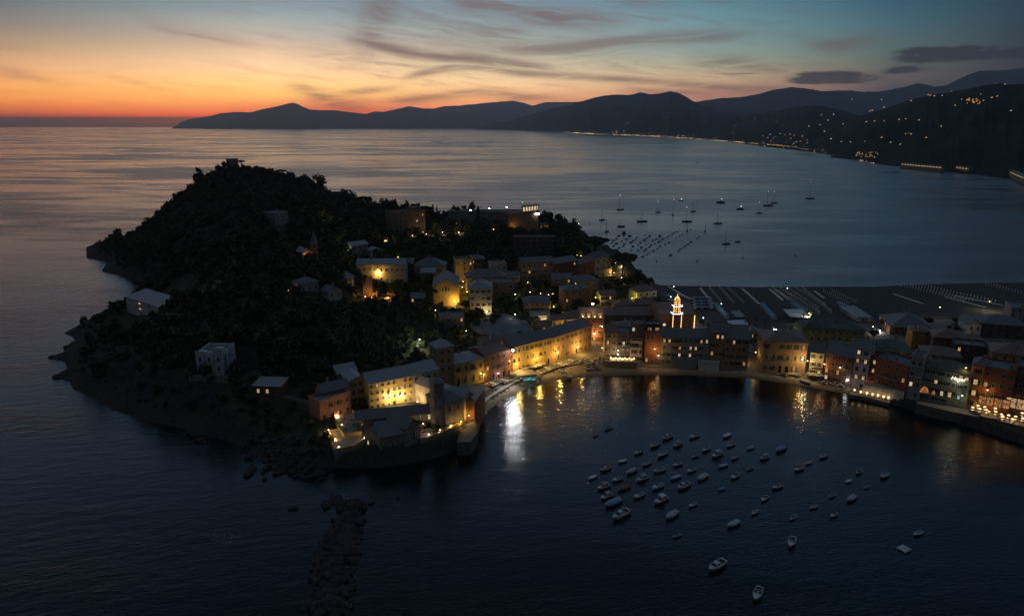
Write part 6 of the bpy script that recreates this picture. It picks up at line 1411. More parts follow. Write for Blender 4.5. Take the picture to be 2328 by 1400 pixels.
def mk(kind, seed):
    global nr
    nr = np.random.RandomState(seed); rr = random.Random(seed)
    if kind == 'umbrella':                 # stone pine, 12 m, flat crown 12 m wide
        h = 12; lim = [((0,0,-1),(.5,.2,h*.55),.42,.3)]; cs, rs = [], []
        for i in range(9):
            a = i*2.4+rr.random(); r = 4.3*math.sqrt((i+.3)/9); c = (r*math.cos(a)+.5, r*math.sin(a), h*.86-r*.16+rr.uniform(-.3,.3)); cs.append(c); rs.append(rr.uniform(1.7,2.3)); lim.append(((.5,.2,h*.52),(c[0]*.85,c[1]*.85,c[2]-.6),.2,.07))
        return trunkmesh(lim), clumps(cs, rs, 150, .30, .5), 'pine'
    if kind == 'round':                    # evergreen oak, 8 m
        h = 8; lim = [((0,0,-1),(.2,.1,h*.4),.3,.2)]; cs, rs = [], []
        for i in range(9):
            a = i*2.4+rr.random(); r = 2.3*math.sqrt((i+.2)/9); c = (r*math.cos(a), r*math.sin(a), h*(.45+.45*rr.random()*(1-r/4))); cs.append(c); rs.append(rr.uniform(1.2,1.9)); lim.append(((.2,.1,h*.35),c,.12,.04))
        return trunkmesh(lim), clumps(cs, rs, 110, .28, .9), 'oak'
    if kind == 'loose':                    # ragged thin crown
        h = 9; lim = [((0,0,-1),(.3,.1,h*.6),.25,.12)]; cs, rs = [], []
        for i in range(10):
            a = rr.uniform(0, 6.3); r = rr.uniform(.4, 2.2); c = (r*math.cos(a), r*math.sin(a), h*rr.uniform(.4, 1.)); cs.append(c); rs.append(rr.uniform(.6,1.1)); lim.append(((.2,.1,c[2]*.7),c,.08,.03))
        return trunkmesh(lim), clumps(cs, rs, 60, .22, .8), 'olive'
    if kind == 'cypress':
        h = 11; cs = [(0,0,h*(i+.7)/10) for i in range(10)]; rs = [1.05*math.sin(math.pi*min(.98,(i+1.2)/11.5))**.6 for i in range(10)]
        return trunkmesh([((0,0,-1),(0,0,h*.8),.2,.05)]), clumps(cs, rs, 110, .2, 1.3), 'cypress'
    if kind == 'bush':
        cs = [(rr.uniform(-1,1), rr.uniform(-1,1), rr.uniform(.4,1.2)) for _ in range(5)]; rs = [rr.uniform(.7,1.1) for _ in cs]
        return trunkmesh([((0,0,-.5),(0,0,.9),.1,.04)]), clumps(cs, rs, 90, .2, .9), 'oak'
    if kind == 'palm':
        h = 8; V, F = [], []; k = 0
        for i in range(26):
            a = i*2.399; e = rr.uniform(-.5, 1.1); L = rr.uniform(2.3, 3.1); pr = None
            for j in range(6):
                t = j/5; r = L*t*math.cos(e*(1-t*.4)); z = h+L*t*math.sin(e)-1.5*t*t*L*.35; w = .26*(1-t)**.5+.03
                x, y = r*math.cos(a), r*math.sin(a); V += [(x-w*math.sin(a), y+w*math.cos(a), z-.08), (x, y, z), (x+w*math.sin(a), y-w*math.cos(a), z-.08)]
                if j: b = k+3*j; F += [(b-3,b-2,b+1,b),(b-2,b-1,b+2,b+1)]
            k = len(V)
        return trunkmesh([((0,0,-1),(.15,.1,h),.24,.18)]), (np.array(V), np.array(F)), 'palm'
def tree(kind, p, s, label, var=0, rz=None, sz=None, group=None, lean=0.):
    k = (kind, var)
    if k not in TREE:
        tm, (V, F), lm = mk(kind, 40+var*7+len(kind)); TREE[k] = (tm, npmesh('crown', V, F, [LEAF[lm]]))
    nm = dict(umbrella='umbrella_pine', round='oak_tree', loose='olive_tree', cypress='cypress', bush='bush', palm='palm_tree')[kind]
    t = empty(nm, p, rnd.uniform(0, 6.3) if rz is None else rz, label, nm.replace('_', ' '), group); t.scale = (s, s, sz or s); t.rotation_euler[1] = lean
    inst('trunk' if kind != 'bush' else 'stem', TREE[k][0], t); inst('fronds' if kind == 'palm' else 'crown', TREE[k][1], t); return t
def treeat(kind, px, base, top, label, Y=None, w=1.0, **k):
    p = G(px, base) if Y is None else onground(atY(px, base, Y).x, Y)
    nom = dict(umbrella=13., round=9.2, loose=10., cypress=11.5, bush=2.1, palm=9.5)[kind]; hh_ = max(1.2, zat(p, top)-p.z); s = hh_/nom
    return tree(kind, p, s*w, label, sz=s, **k)
# single trees one can tell apart
T = [('umbrella',1352,590,530,'big round umbrella pine left of the tall villa',1.35),('umbrella',1413,640,566,'wide flat umbrella pine leaning over the bay right of the tall villa',1.05),('umbrella',1318,578,530,'dark pine crown left of the big round umbrella pine',1.2),
 ('umbrella',828,478,441,'small umbrella pine standing free on the skyline right of the hill',.9),('umbrella',803,474,443,'umbrella pine beside the free-standing one on the skyline',1.2),('umbrella',786,470,437,'umbrella pine on the skyline, nearest the hill top side',1.2),('umbrella',641,408,382,'umbrella pine on the ridge right of the summit',1.1),
 ('umbrella',549,384,361,'small umbrella pine beside the summit tower',.8),('umbrella',985,694,650,'broad pine before the plain church front',.95),('round',1259,540,497,'tall dark tree at the seaward end of the castle',1.1),('round',1275,548,520,'lower tree beside the tall dark tree at the castle end',1.2),
 ('round',1450,648,608,'rounded tree on the shore where the open beach begins',1.4),('round',1475,652,624,'rounded tree nearest the open beach',1.2),('round',1430,655,622,'dark tree below the leaning umbrella pine',1.2),('round',1313,712,676,'big garden tree before the orange flats',1.3),('round',1355,700,672,'tree lit yellow from inside above the orange flats',1.0),
 ('round',1488,705,668,'dark tree between the pale house and the belfry',1.5),('round',1465,700,672,'dark tree left of the pale house flank',1.3),('round',945,830,812,'round dark tree beside the look-out tower',2.0),('round',825,925,897,'clipped dark tree against the yellow convent wall',.9),('bush',958,968,955,'shrub in the corner of the lounger terrace',1.2),('bush',995,975,960,'shrub under the bell tower',1.2),
 ('cypress',985,505,464,'taller of the two cypresses on the castle skyline',.85),('cypress',994,505,467,'shorter of the two cypresses on the castle skyline',.6),('cypress',916,500,466,'cypress behind the castle hotel roof',1.0),('cypress',1041,505,468,'cypress left of the castle roof lamps',1.0),('cypress',1087,508,468,'cypress between the castle roof lamps',1.2),
 ('loose',866,484,465,'thin ragged tree at the end of the skyline wood',1.0),('loose',371,497,476,'small bare-looking tree on the western ridge',1.0),('loose',393,474,456,'upper ragged tree on the western ridge',1.0),('loose',358,510,490,'lowest ragged tree on the western ridge',1.0),
 ('palm',1231,826,784,'palm lit amber in front of the row building',.8),('palm',1840,735,708,'palm with a lamp beneath it at the beach front',1.0),('palm',1738,755,722,'palm by the beach promenade, left',.9),('palm',1715,758,718,'palm by the promenade behind the side street',.9),('palm',1695,752,722,'palm behind the brown corner house',.9),('palm',1960,752,722,'palm by the road lights behind the yellow house',.9),('palm',1825,735,712,'smaller palm near the parasol rows',.9),
 ('bush',943,822,792,'lit yellow-green bush below the garden road lamp',.6),('bush',951,790,770,'bush around the garden road lamp',.9),('round',1215,668,645,'dark garden tree behind the pink villa',1.0),('round',1150,705,664,'dark tree left of the pink villa',1.2),('round',1135,715,680,'dark tree right of the apartment house',1.2),('bush',1052,700,684,'bush at the foot of the steep lane, left',1.1),('bush',1066,698,680,'bush at the foot of the steep lane, right',1.1),
 ('round',1265,712,690,'tree right of the pink villa',.9),('round',1190,725,706,'tree before the garden pavilion',.9),('round',905,560,525,'dark tree before the castle hotel',1.3),('round',1070,535,500,'dark tree under the castle wall, left',1.4),('round',1105,532,496,'dark tree under the castle wall, middle',1.4),('round',1140,530,498,'dark tree under the castle wall, right',1.3),
 ('loose',1000,610,590,'thin tree beside the house with the skylight',.8),('round',770,622,585,'dark tree left of the long yellow house',1.2),('round',935,670,640,'tree right of the ruined oratory',1.3),('round',915,690,655,'tree behind the ruined oratory wall',1.3),('round',730,620,585,'dark tree below the chapel belfry',1.2),
 ('umbrella',700,470,432,'umbrella pine on the upper slope above the lone lamp',1.1),('umbrella',560,560,520,'umbrella pine in the middle of the dark hillside',1.1),('umbrella',470,600,556,'umbrella pine low on the western slope',1.1),('umbrella',640,640,596,'umbrella pine between the hill villa and the cottages',1.1),
 ('umbrella',560,720,672,'umbrella pine above the white castellated villa',1.1),('umbrella',420,700,655,'umbrella pine behind the modern white house',1.1),('umbrella',740,790,742,'umbrella pine on the slope above the convent',1.1),('umbrella',850,770,730,'umbrella pine left of the garden road lamp',1.1),('umbrella',900,735,695,'umbrella pine below the ruined oratory',1.1),('umbrella',680,850,800,'umbrella pine above the low dark red house',1.0),
 ('round',1392,612,585,'dark tree between the tall villa and the leaning pine',1.2),('round',1335,596,565,'dark tree under the big round umbrella pine',1.4),('round',1375,608,575,'dark tree right of the big round umbrella pine',1.2),('round',1300,570,545,'low dark tree on the shore before the mooring lines',1.4),('round',1405,655,630,'dark tree below the tall villa',1.3),('round',1380,665,640,'dark tree above the orange flats',1.3),('bush',1425,640,628,'bush on the shore path',1.6),('bush',1400,640,628,'bush beside the shore path lamps',1.6),('round',1420,672,645,'dark tree above the belfry trees',1.3),
 ('round',1985,770,742,'dark tree left of the big red villa',1.2),('round',2140,772,742,'dark tree right of the big red villa',1.4),('round',2165,760,732,'dark tree before the chapel-like house',1.3),('round',2010,745,720,'dark tree behind the big red villa',1.2),('round',2180,742,716,'dark tree behind the chapel-like house',1.4),('round',2260,740,712,'dark tree behind the dark villa',1.4),('round',2150,800,772,'dark tree among the roofs behind the hotel',1.2),('round',2235,800,772,'dark tree before the dark villa',1.3),('round',1975,800,776,'dark tree right of the yellow house',1.1),('round',1745,775,752,'tree behind the broad reddish palazzo',1.2),('round',1790,770,748,'tree left of the yellow house',1.2),('round',2300,812,778,'dark tree at the right edge of town',1.5),('round',2110,740,716,'tree on the beach front beyond the villa',1.2),('palm',2050,735,706,'palm before the far parasol rows',.9),('palm',1900,745,718,'palm by the silvery cabins',.9)]
for i, (k, px, b, tp, lab, w) in enumerate(T): treeat(k, px, b, tp, lab, w=w, var=i % 3)
# summit watch tower
p = atY(530, 384, 640); g = ground(p.x, p.y); t = empty('watch_tower', (p.x, p.y, g), .1, 'square ruined watch tower on the summit of the hill', 'watch tower')
zt = max(zat(p, 361)-g, 6); q = MB(); q.box(-4.2, 4.2, -4, 4, -3, zt); q.box(-4.5, 4.5, -4.3, 4.3, zt-.8, zt-.2); q.build('wall', W['stone'], t); q = MB(); q.tube((-.5, 0, zt), (-.5, 0, zt+7), .1, .05, 5); q.build('flagpole', IRON, t)
# the dense wood of the hill: one mass, many crowns of leaf clumps
def crownset():
    out = []
    for i in range(7):
        global nr
        nr = np.random.RandomState(90+i); rr = random.Random(i); cs, rs = [], []
        for j in range(4): a = rr.uniform(0, 6.3); r = rr.uniform(.3, 1.5); cs.append((r*math.cos(a), r*math.sin(a), rr.uniform(1.6, 3.6))); rs.append(rr.uniform(1.1, 1.8))
        out.append(clumps(cs, rs, 26, .48, .9))
    return out
CSET = crownset()
fp = []                                     # keep clear of buildings and terraces
for key, (A, B, he, bz, t, w, d) in FRONT.items(): c = local(key, w/2, d/2, 0) if key not in ('bell_tower', 'villa_tower') else A; fp.append((c.x, c.y, max(w, d)*.5+2.5))
for a in [(850,930,6,34),(900,1000,6,40),(850,678,14,22),(845,690,14,18),(880,685,14,18),(700,596,28,13),(716,598,28,12)]: q_ = at(a[0], a[1], a[2]); fp.append((q_.x, q_.y, a[3]*.5))
_q = atY(530, 384, 640); fp += [(_q.x, _q.y-2, 10), (G(641,518).x, G(641,518).y-3, 7), (G(641,518).x, G(641,518).y-10, 6)]
ROADS = [[(925,540),(980,538),(1040,536),(1110,535),(1160,535)], [(1034,702),(1058,672),(1050,645)], [(808,668),(850,678),(890,680)], [(1035,705),(1100,716),(1180,728)], [(950,786),(960,770)], [(806,630),(925,658)], [(645,908),(720,925)], [(640,905),(600,893)]]
for r in ROADS:
    for (x0, y0), (x1, y1) in zip(r[:-1], r[1:]):
        for k in range(8): q_ = G(x0+(x1-x0)*k/8, y0+(y1-y0)*k/8); fp.append((q_.x, q_.y, 3.2))
V_, F_ = [], []; k_ = 0; rw = random.Random(5); cnt = 0
terr_t = inside(np.array([0.]), np.array([0.]))
for gxi in np.arange(-395, 130, 3.7):
    for gyi in np.arange(190, 705, 3.7):
        x = gxi+rw.uniform(-1.6, 1.6); y = gyi+rw.uniform(-1.6, 1.6); z = ground(x, y)
        if z < 3.0+2.2*noise.noise(Vector((x*.05, y*.05, 0))): continue
        xa = np.array([x]); ya = np.array([y])
        i = int((x-GX[0])/GS); j = int((y-GY[0])/GS)
        if not (0 <= i < nx-1 and 0 <= j < ny-1) or reg[j, i] != 0: continue
        if x > 52 and y > 392: continue
        if any((x-a)**2+(y-b)**2 < r*r for a, b, r in fp): continue
        sl = abs(ground(x+2, y)-ground(x-2, y))+abs(ground(x, y+2)-ground(x, y-2))
        if sl > 6.5 and rw.random() < .75: continue
        dens = noise.noise(Vector((x*.02, y*.02, 5)))
        if rw.random() < (.08 if y > 330 and x < -60 else .32)+max(0, -dens)*.4: continue
        s = math.exp(rw.gauss(-.08, .33))*(1.0 if z > 12 else .75 if z > 6 else .5); Vc, Fc = CSET[rw.randrange(7)]; a = rw.uniform(0, 6.3); ca, sa = math.cos(a), math.sin(a)
        M_ = np.array([[ca, -sa, 0], [sa, ca, 0], [0, 0, rw.uniform(.8, 1.3)]])*s
        V_.append(Vc@M_.T+np.array([x, y, z-.6])); F_.append(Fc+k_); k_ += len(Vc); cnt += 1
o = inst('woodland', npmesh('woodland', np.concatenate(V_), np.concatenate(F_), [LEAF['oak']])); tag(o, kind='stuff')
# ------------------------------------------------------------------ rocks
ROCK = m_land.__globals__['mat']('boulder_rock', (.05,.045,.041), .9, .5, .5, bmp=.25)
RM = []
for i in range(8):
    bm = bmesh.new(); bmesh.ops.create_icosphere(bm, subdivisions=2, radius=1.0)
    for v in bm.verts:
        n = noise.fractal(v.co*1.3+Vector((i*7, 0, 0)), 1., 2., 3); v.co *= 1+.35*n
        v.co = Vector((round(v.co.x*2.4)/2.4*.5+v.co.x*.5, round(v.co.y*2.4)/2.4*.5+v.co.y*.5, (round(v.co.z*2.4)/2.4*.5+v.co.z*.5)*.75))
    me = bpy.data.meshes.new('boulder'); bm.to_mesh(me); bm.free(); me.materials.append(ROCK); RM.append(me)
def rock(p, s, label, group):
    o = inst('boulder', rnd.choice(RM), None, p); o.rotation_euler = (rnd.uniform(-.5,.5), rnd.uniform(-.5,.5), rnd.uniform(0,6.3)); o.scale = (s*rnd.uniform(.8,1.4), s*rnd.uniform(.8,1.2), s*rnd.uniform(.7,1.1)); return tag(o, label, 'boulder', group)
# the breakwater: (row, left, right) of the photograph
BW = [(1146,800,846),(1160,770,838),(1180,752,828),(1200,745,822),(1230,738,818),(1260,722,812),(1300,712,804),(1340,702,800),(1380,692,796),(1430,676,792),(1500,660,785)]
core = MB(); Lp = [at(a, y, 0) for y, a, b in BW]; Rp = [at(b, y, 0) for y, a, b in BW]
vs = []
for l, r in zip(Lp, Rp): m_ = (l+r)/2; vs += [(l.x, l.y, -1), ((l.x*.65+r.x*.35), (l.y+r.y)/2, .9), ((l.x*.35+r.x*.65), (l.y+r.y)/2, .9), (r.x, r.y, -1)]
core.add(vs, [(i*4+j, i*4+j+1, i*4+j+5, i*4+j+4) for i in range(len(BW)-1) for j in range(3)]); tag(core.build('breakwater_core', ROCK), kind='stuff')
for i in range(205):
    y = 1150+(1400-1150)*rnd.random()**.9; a = np.interp(y, [b[0] for b in BW], [b[1] for b in BW]); b = np.interp(y, [b[0] for b in BW], [b[2] for b in BW]); u = rnd.random()
    p = at(a+(b-a)*u, y, 0); e = 1-abs(2*u-1); p.z = -.1+e*.9+rnd.uniform(-.2,.3); rock(p, rnd.uniform(.7, 1.35), 'rough dark boulder of the breakwater', 'boulders of the breakwater')
CR = [(746,1145,1.8),(760,1138,2.0),(772,1143,1.6),(785,1148,1.7),(800,1142,1.6),(812,1138,1.2),(722,1098,.8),(758,1125,.7),(672,1155,.9),(660,1157,.6),(208,577,3.2),(118,812,1.6),(128,857,1.8),(140,852,1.2),(150,790,1.5),(457,1002,1.6),(470,1008,1.2),(430,985,1.2),(905,1130,.8),(820,1185,.6),(845,1141,1.0)]
for px, py, s in CR: rock(at(px, py, .1), s, 'rock awash off the headland', 'rocks awash')
for i in range(95):
    px = rnd.uniform(560, 740); py = rnd.uniform(985, 1092); p = G(px, py)
    if p.z > 4.5 or py < 985+(px-560)*.1: continue
    rock(p+Vector((0, 0, .2)), rnd.uniform(.6, 1.5), 'broken rock heaped on the shore below the dining terrace', 'rocks heaped below the terrace')
# patches of foam, and a pale rock pool
def patch(name, label, px, py, r, m, z, cat=None, kind=None):
    p = at(px, py, z); q = MB(); n = 22; vs = [(r*(1+.45*noise.noise(Vector((math.cos(a)*1.7+px, math.sin(a)*1.7, 0))))*math.cos(a)*1.5, r*(1+.45*noise.noise(Vector((math.cos(a)*1.7+px, math.sin(a)*1.7, 3))))*math.sin(a), 0) for a in (2*math.pi*i/n for i in range(n))]
    q.add(vs, [tuple(range(n))]); o = q.build(name, m); o.location = p; return tag(o, label, cat, kind=kind)
def m_foam():
    m, nt, b = newmat('foam'); n = noi(nt, pos(nt), 1.1, 6, .7); b.inputs['Base Color'].default_value = (.35,.38,.42,1); b.inputs['Roughness'].default_value = .6
    nt.links.new((n.step(.5, .66)*.55).s, b.inputs['Alpha']); return m
FO = m_foam()
for px, py, r in [(438,983,2.6),(462,1012,2.2),(515,1222,2.6),(480,1220,1.6),(690,1078,2.),(770,1135,2.2),(752,1150,1.5),(610,1060,1.5),(268,605,6),(215,770,4),(150,870,4),(300,650,5)]: patch('foam', None, px, py, r, FO, .06, kind='stuff')
patch('rock_pool', 'pale blue rock pool by the sea wall below the dining terrace', 722, 1044, 2.1, mat('pool_water', (.10,.17,.21), .15, .2, .6), 1.9, 'rock pool')
# ------------------------------------------------------------------ open beach: boardwalks, cabins, parasols, cars
BW_M = mat('boardwalk', (.58,.56,.52), .8, .25, 1.5)
def strip(name, pts, wd, z, m, label=None, cat=None, kind=None):
    P_ = [G(x, y) for x, y in pts]; q = MB(); c = P_[0]
    for p0, p1 in zip(P_[:-1], P_[1:]):
        d = (p1-p0); L = d.length; M = Matrix.Translation(p0-c) @ Matrix.Rotation(math.atan2(d.y, d.x), 4, 'Z'); q.box(0, L, -wd/2, wd/2, -1.2, z, 0, M)
    o = q.build(name, m); o.location = (c.x, c.y, c.z); return tag(o, label, cat, kind=kind)
for pts in ([(1592,655),(1628,698)], [(1687,656),(1727,691)], [(1749,657),(1797,695)], [(1852,662),(1911,703)], [(2047,650),(2150,676),(2276,707)], [(2070,648),(2170,672),(2280,694)], [(2030,668),(2120,697)], [(1520,652),(1545,668),(1570,680)], [(1760,657),(1800,683)]):
    strip('boardwalk_path', pts, 1.6, .25, BW_M, kind='structure')
strip('beach_road', [(1524,650),(1536,675),(1570,715),(1600,745),(1800,748),(1990,750)], 6, .08, mat('asphalt', (.06,.06,.062), .9, .3, .8), kind='structure')
CAB = mat('teal_cabin_roof', (.13,.24,.28), .7); CABW = mat('cabin_wall', (.36,.37,.36), .8)
def hut(a, b, wd, h, label, rm, n=1, cat='beach cabins', name='beach_cabin_row'):
    A, B = G(*a), G(*b); d = B-A; L = math.hypot(d.x, d.y); t = empty(name, A, math.atan2(d.y, d.x), label, cat); q = MB(); r = MB()
    for i in range(n):
        y0 = i*wd*1.15; q.box(0, L, y0-wd/2, y0+wd/2, -1, h); x0, x1 = -.3, L+.3; m_ = y0
        r.add([(x0,m_-wd/2-.3,h-.05),(x1,m_-wd/2-.3,h-.05),(x1,m_,h+.6),(x0,m_,h+.6),(x0,m_+wd/2+.3,h-.05),(x1,m_+wd/2+.3,h-.05)], [(0,1,2,3),(3,2,5,4)])
    q.build('wall', CABW, t); r.build('roof', rm, t)
    k = int(L/2.2)
    for i in range(min(k, 14)):
        me = winmesh(.8, 1.7, -1, None, False, True); o = inst('door', me, t, ((i+.5)/k*L, -wd/2, .05))
    return t
hut((1628,699), (1653,726), 2.4, 2.3, 'row of beach cabins with a teal roof, behind the car park', CAB); hut((1732,698), (1761,727), 2.4, 2.3, 'row of beach cabins with a teal roof, in the middle of the beach', CAB); hut((1800,697), (1838,714), 2.4, 2.3, 'row of teal cabins behind the white canopy', CAB)
hut((1914,706), (1952,731), 2.6, 2.6, 'three long silvery cabin roofs side by side', RF['lead'], 3); hut((1905,697), (1925,703), 2.6, 2.6, 'small pale kiosk at the head of the silvery cabins', RF['lead'])
def canopy(pts, h, label, m, ribs=0):
    P_ = [G(x, y) for x, y in pts]; c = sum(P_, Vector())/len(P_); z = c.z; t = empty('canopy', c, 0, label, 'canopy'); q = MB(); vs = [(p.x-c.x, p.y-c.y, h) for p in P_]; n = len(vs)
    q.add(vs+[(x, y, h+.25) for x, y, _ in vs], [tuple(range(n-1,-1,-1)), tuple(range(n, 2*n))]+[(i, (i+1) % n, n+(i+1) % n, n+i) for i in range(n)])
    for i in range(ribs): f = (i+.5)/ribs; a = Vector(vs[0]).lerp(Vector(vs[1]), f); b = Vector(vs[3]).lerp(Vector(vs[2]), f); q.tube(a+Vector((0,0,.3)), b+Vector((0,0,.3)), .12, None, 4)
    q.build('roof', m, t); q = MB()
    for x, y, _ in vs: q.tube((x*.95, y*.95, -1), (x*.95, y*.95, h), .09, None, 5)
    q.build('posts', IRON, t)
canopy([(1779,718),(1795,734),(1840,736),(1822,717)], 3.5, 'big flat white canopy over the beach restaurant', mat('white_roof', (.55,.56,.58), .6)); canopy([(1660,720),(1672,732),(1692,732),(1680,719)], 3.0, 'panelled pale roof between the cabin rows', RF['lead'], 5)
canopy([(1652,742),(1660,752),(1700,752),(1695,740)], 3.0, 'pale tent roof behind the brown corner house', mat('white_roof', (.55,.56,.58), .6))
q = MB(); q.lathe([(.25,-.4),(.25,.1),(.045,.15),(.045,1.0),(.30,1.1),(.22,2.1),(.04,2.7)], 6); m_par = q.mesh('closed_parasol', [mat('parasol_canvas', (.72,.70,.64), .8)])
def parrow(a, b, n, label, grp):
    A, B = G(*a), G(*b)
    for i in range(n):
        p = A.lerp(B, i/(n-1)); p.z = max(ground(p.x, p.y), .1); tag(inst('closed_parasol', m_par, None, p), label, 'parasol', grp)
for j, (a, b, n) in enumerate([((1756,659),(1845,717),30),((1772,658),(1862,716),28),((1790,658),(1860,706),24),((1806,658),(1876,698),22),((1824,658),(1890,714),28)]):
    parrow(a, b, n, 'closed parasol in the lit slanting rows right of the white canopy', 'closed parasols right of the canopy')
for j, (a, b, n) in enumerate([((2050,652),(2190,688),22),((2062,651),(2210,688),22),((2076,650),(2262,690),26),((2240,648),(2328,672),14)]):
    parrow(a, b, n, 'closed parasol in the far rows along the pale boardwalk beyond the bare sand', 'closed parasols of the far rows')
for j, (a, b, n) in enumerate([((1612,658),(1640,690),12),((1636,658),(1668,692),12),((1655,658),(1690,692),12),((1888,664),(1945,690),14),((1872,666),(1930,695),14)]):
    parrow(a, b, n, 'closed parasol in the thin dim rows between two boardwalks', 'closed parasols of the dim rows')
# cars
CARP = painted('car_paint', .25)
def carproto():
    t = empty('parked_car', (0, 0, 0)); q = MB(); pr = [(-2.1,.35),(-2.1,.8),(-1.9,.95),(-1.2,1.0),(-.75,1.45),(.55,1.45),(1.1,1.0),(1.9,.88),(2.1,.7),(2.1,.35)]; n = len(pr)
    vs = [(x, -.82+.12*(z > 1.1), z) for x, z in pr]+[(x, .82-.12*(z > 1.1), z) for x, z in pr]; q.add(vs, [tuple(range(n)), tuple(range(2*n-1, n-1, -1))]+[(i, n+i, n+(i+1) % n, (i+1) % n) for i in range(n)]); q.build('body', CARP, t)
    q = MB()
    for s in (-1, 1): q.add([(-1.05,s*.80,1.03),(.95,s*.80,1.03),(.5,s*.73,1.4),(-.72,s*.73,1.4)], [(0,1,2,3) if s < 0 else (3,2,1,0)])
    q.add([(1.09,-.7,1.03),(1.09,.7,1.03),(.6,.66,1.43),(.6,-.66,1.43)], [(0,1,2,3)]); q.add([(-1.2,-.7,1.03),(-1.2,.7,1.03),(-.79,.66,1.43),(-.79,-.66,1.43)], [(3,2,1,0)]); q.build('windows', SCR, t)
    for x in (-1.3, 1.3):
        for y in (-.8, .8): w_ = MB(); w_.tube((x, y-.1, .32), (x, y+.1, .32), .32, None, 10); w_.build('wheel', BLK, t)
    return t
car0 = carproto(); fc = [True]
def car(p, rz, label, c, group='parked cars', cat='car'):
    t = car0 if fc[0] else copy_tree(car0); fc[0] = False; t.location = p; t.rotation_euler = (0, 0, rz); tag(t, label, cat, group)
    for o in t.children: o.color = tuple(c)+(1,)
    return t
cc_ = [(.5,.5,.5),(.03,.03,.035),(.25,.26,.28),(.12,.02,.02),(.05,.08,.15),(.55,.55,.52)]
for i in range(24):
    car(G(1578+(i % 6)*7.2+(i//6)*1.5, 681+(i//6)*7), .9, 'car parked in the dark lot beyond the belfry', cc_[i % 6], 'cars in the lot beyond the belfry')
for i in range(8): car(G(1519+i*6.3, 676+i*8.2), R(-45), 'car parked along the road behind the belfry', cc_[(i*5) % 6], 'cars along the beach road')
for i, (px, py) in enumerate([(1707,764),(1709,773),(1711,782),(1706,790),(1705,800),(1712,768)]): car(G(px, py), R(80), 'car parked in the lit side street', cc_[(i*2) % 6], 'cars in the side street')
for px, py in [(958,537),(1020,534),(1055,532),(1070,533),(935,541)]: car(G(px, py), R(3), 'car parked on the castle road', cc_[(px) % 6], 'cars on the castle road')
for px, py, lab in [(1757,749,'oncoming car with bright headlights by the palms'), (1810,750,'oncoming car with bright headlights by the yellow house'), (1795,757,'car with headlights on the road behind the yellow house, nearest'), (1991,752,'car with headlights right of the yellow house')]:
    t = car(G(px, py), R(-80), lab, (.3,.3,.3), 'cars with headlights on')
    for y in (-.55, .55): q = MB(); q.lathe([(.04,-.02),(.2,0),(.14,.05)], 8); o = q.build('headlight', emit('headlight', (.95,.97,1), 60), t); o.location = (2.12, y, .68); o.rotation_euler = (0, R(90), 0)
    o = bpy.data.objects.new('lamp_light', lightdata(COOL, 330, .15)); COL.objects.link(o); o.parent = t; o.location = (3.2, 0, 1.0)
# people strolling at the alley mouth and on the castle road
def people():
    src = []
    for s in (1, 2):
        bm = bmesh.new(); bm.free(); o = None
        me = bpy.data.meshes.new('person'); q = MB(); st = .16+.06*s
        # one continuous outline lofted from feet to head, arms and legs tapering
        def limb(pts):
            for (p0, r0), (p1, r1) in zip(pts[:-1], pts[1:]): q.tube(p0, p1, r0, r1, 8)
        limb([((.1,-st,.04),.05),((.1,-st*.4,.5),.065),((.09,0,.92),.095)]); limb([((-.1,st,.04),.05),((-.1,st*.5,.48),.065),((-.09,0,.92),.095)])
        q.lathe([(.15,.85),(.165,1.0),(.14,1.15),(.19,1.38),(.1,1.47),(.06,1.52)], 10); q.lathe([(.05,1.5),(.10,1.58),(.115,1.66),(.09,1.75),(.03,1.79)], 10)
        limb([((.2,0,1.4),.06),((.25,.05,1.14),.05),((.24,-.06,.9),.035)]); limb([((-.2,0,1.4),.06),((-.25,-.05,1.14),.05),((-.24,-.1,.92),.035)])
        src.append(q)
    return src
PM = []
for q in people():                          # fused into one skin
    o = q.build('person', painted('clothing', .8)); md = o.modifiers.new('fuse', 'REMESH'); md.mode = 'VOXEL'; md.voxel_size = .022
    me = bpy.data.meshes.new_from_object(o.evaluated_get(bpy.context.evaluated_depsgraph_get())); bpy.data.objects.remove(o); PM.append(me)
    if not me.materials: me.materials.append(painted('clothing', .8))
for i, (px, py, lab) in enumerate([(1357,789,'person walking in the alley mouth, nearer the red house'), (1362,792,'person walking in the alley mouth, beside the first'), (1354,797,'person in dark clothes before the alley'), (1348,792,'person standing by the wall at the alley corner'), (1345,801,'person strolling down the slope to the beach'), (1120,531,'person standing by the trees on the castle road'), (1640,729,'person between the beach cabins')]):
    o = inst('person', PM[i % 2], None, G(px, py), rnd.uniform(0, 6)); o.color = ((.05,.05,.06,1), (.2,.18,.16,1))[i % 2]; tag(o, lab, 'person')
# flags on poles at the cafe
for i, (px, c) in enumerate([(1915,(.5,.03,.03)), (1920,(.5,.5,.5)), (1924,(.6,.45,.05))]):
    p = G(px, 880); t = empty('flag_banner', p, 0, ['red', 'white', 'yellow'][i]+' feather banner at the end of the cafe tables', 'banner'); q = MB(); q.tube((0,0,-.3),(0,0,3.6),.03,None,5); q.build('pole', ALU, t)
    q = MB(); n = 7; vs = [(0,0,.7),(0,0,3.5)]+[(.12+.55*math.sin(math.pi*(.1+.85*j/n)), .03*math.sin(j), 3.6-2.9*j/n) for j in range(n+1)]; q.add(vs, [tuple([0]+list(range(n+2, 1, -1))+[1])]); o = q.build('cloth', painted('banner_cloth', .8), t); o.color = tuple(c)+(1,)
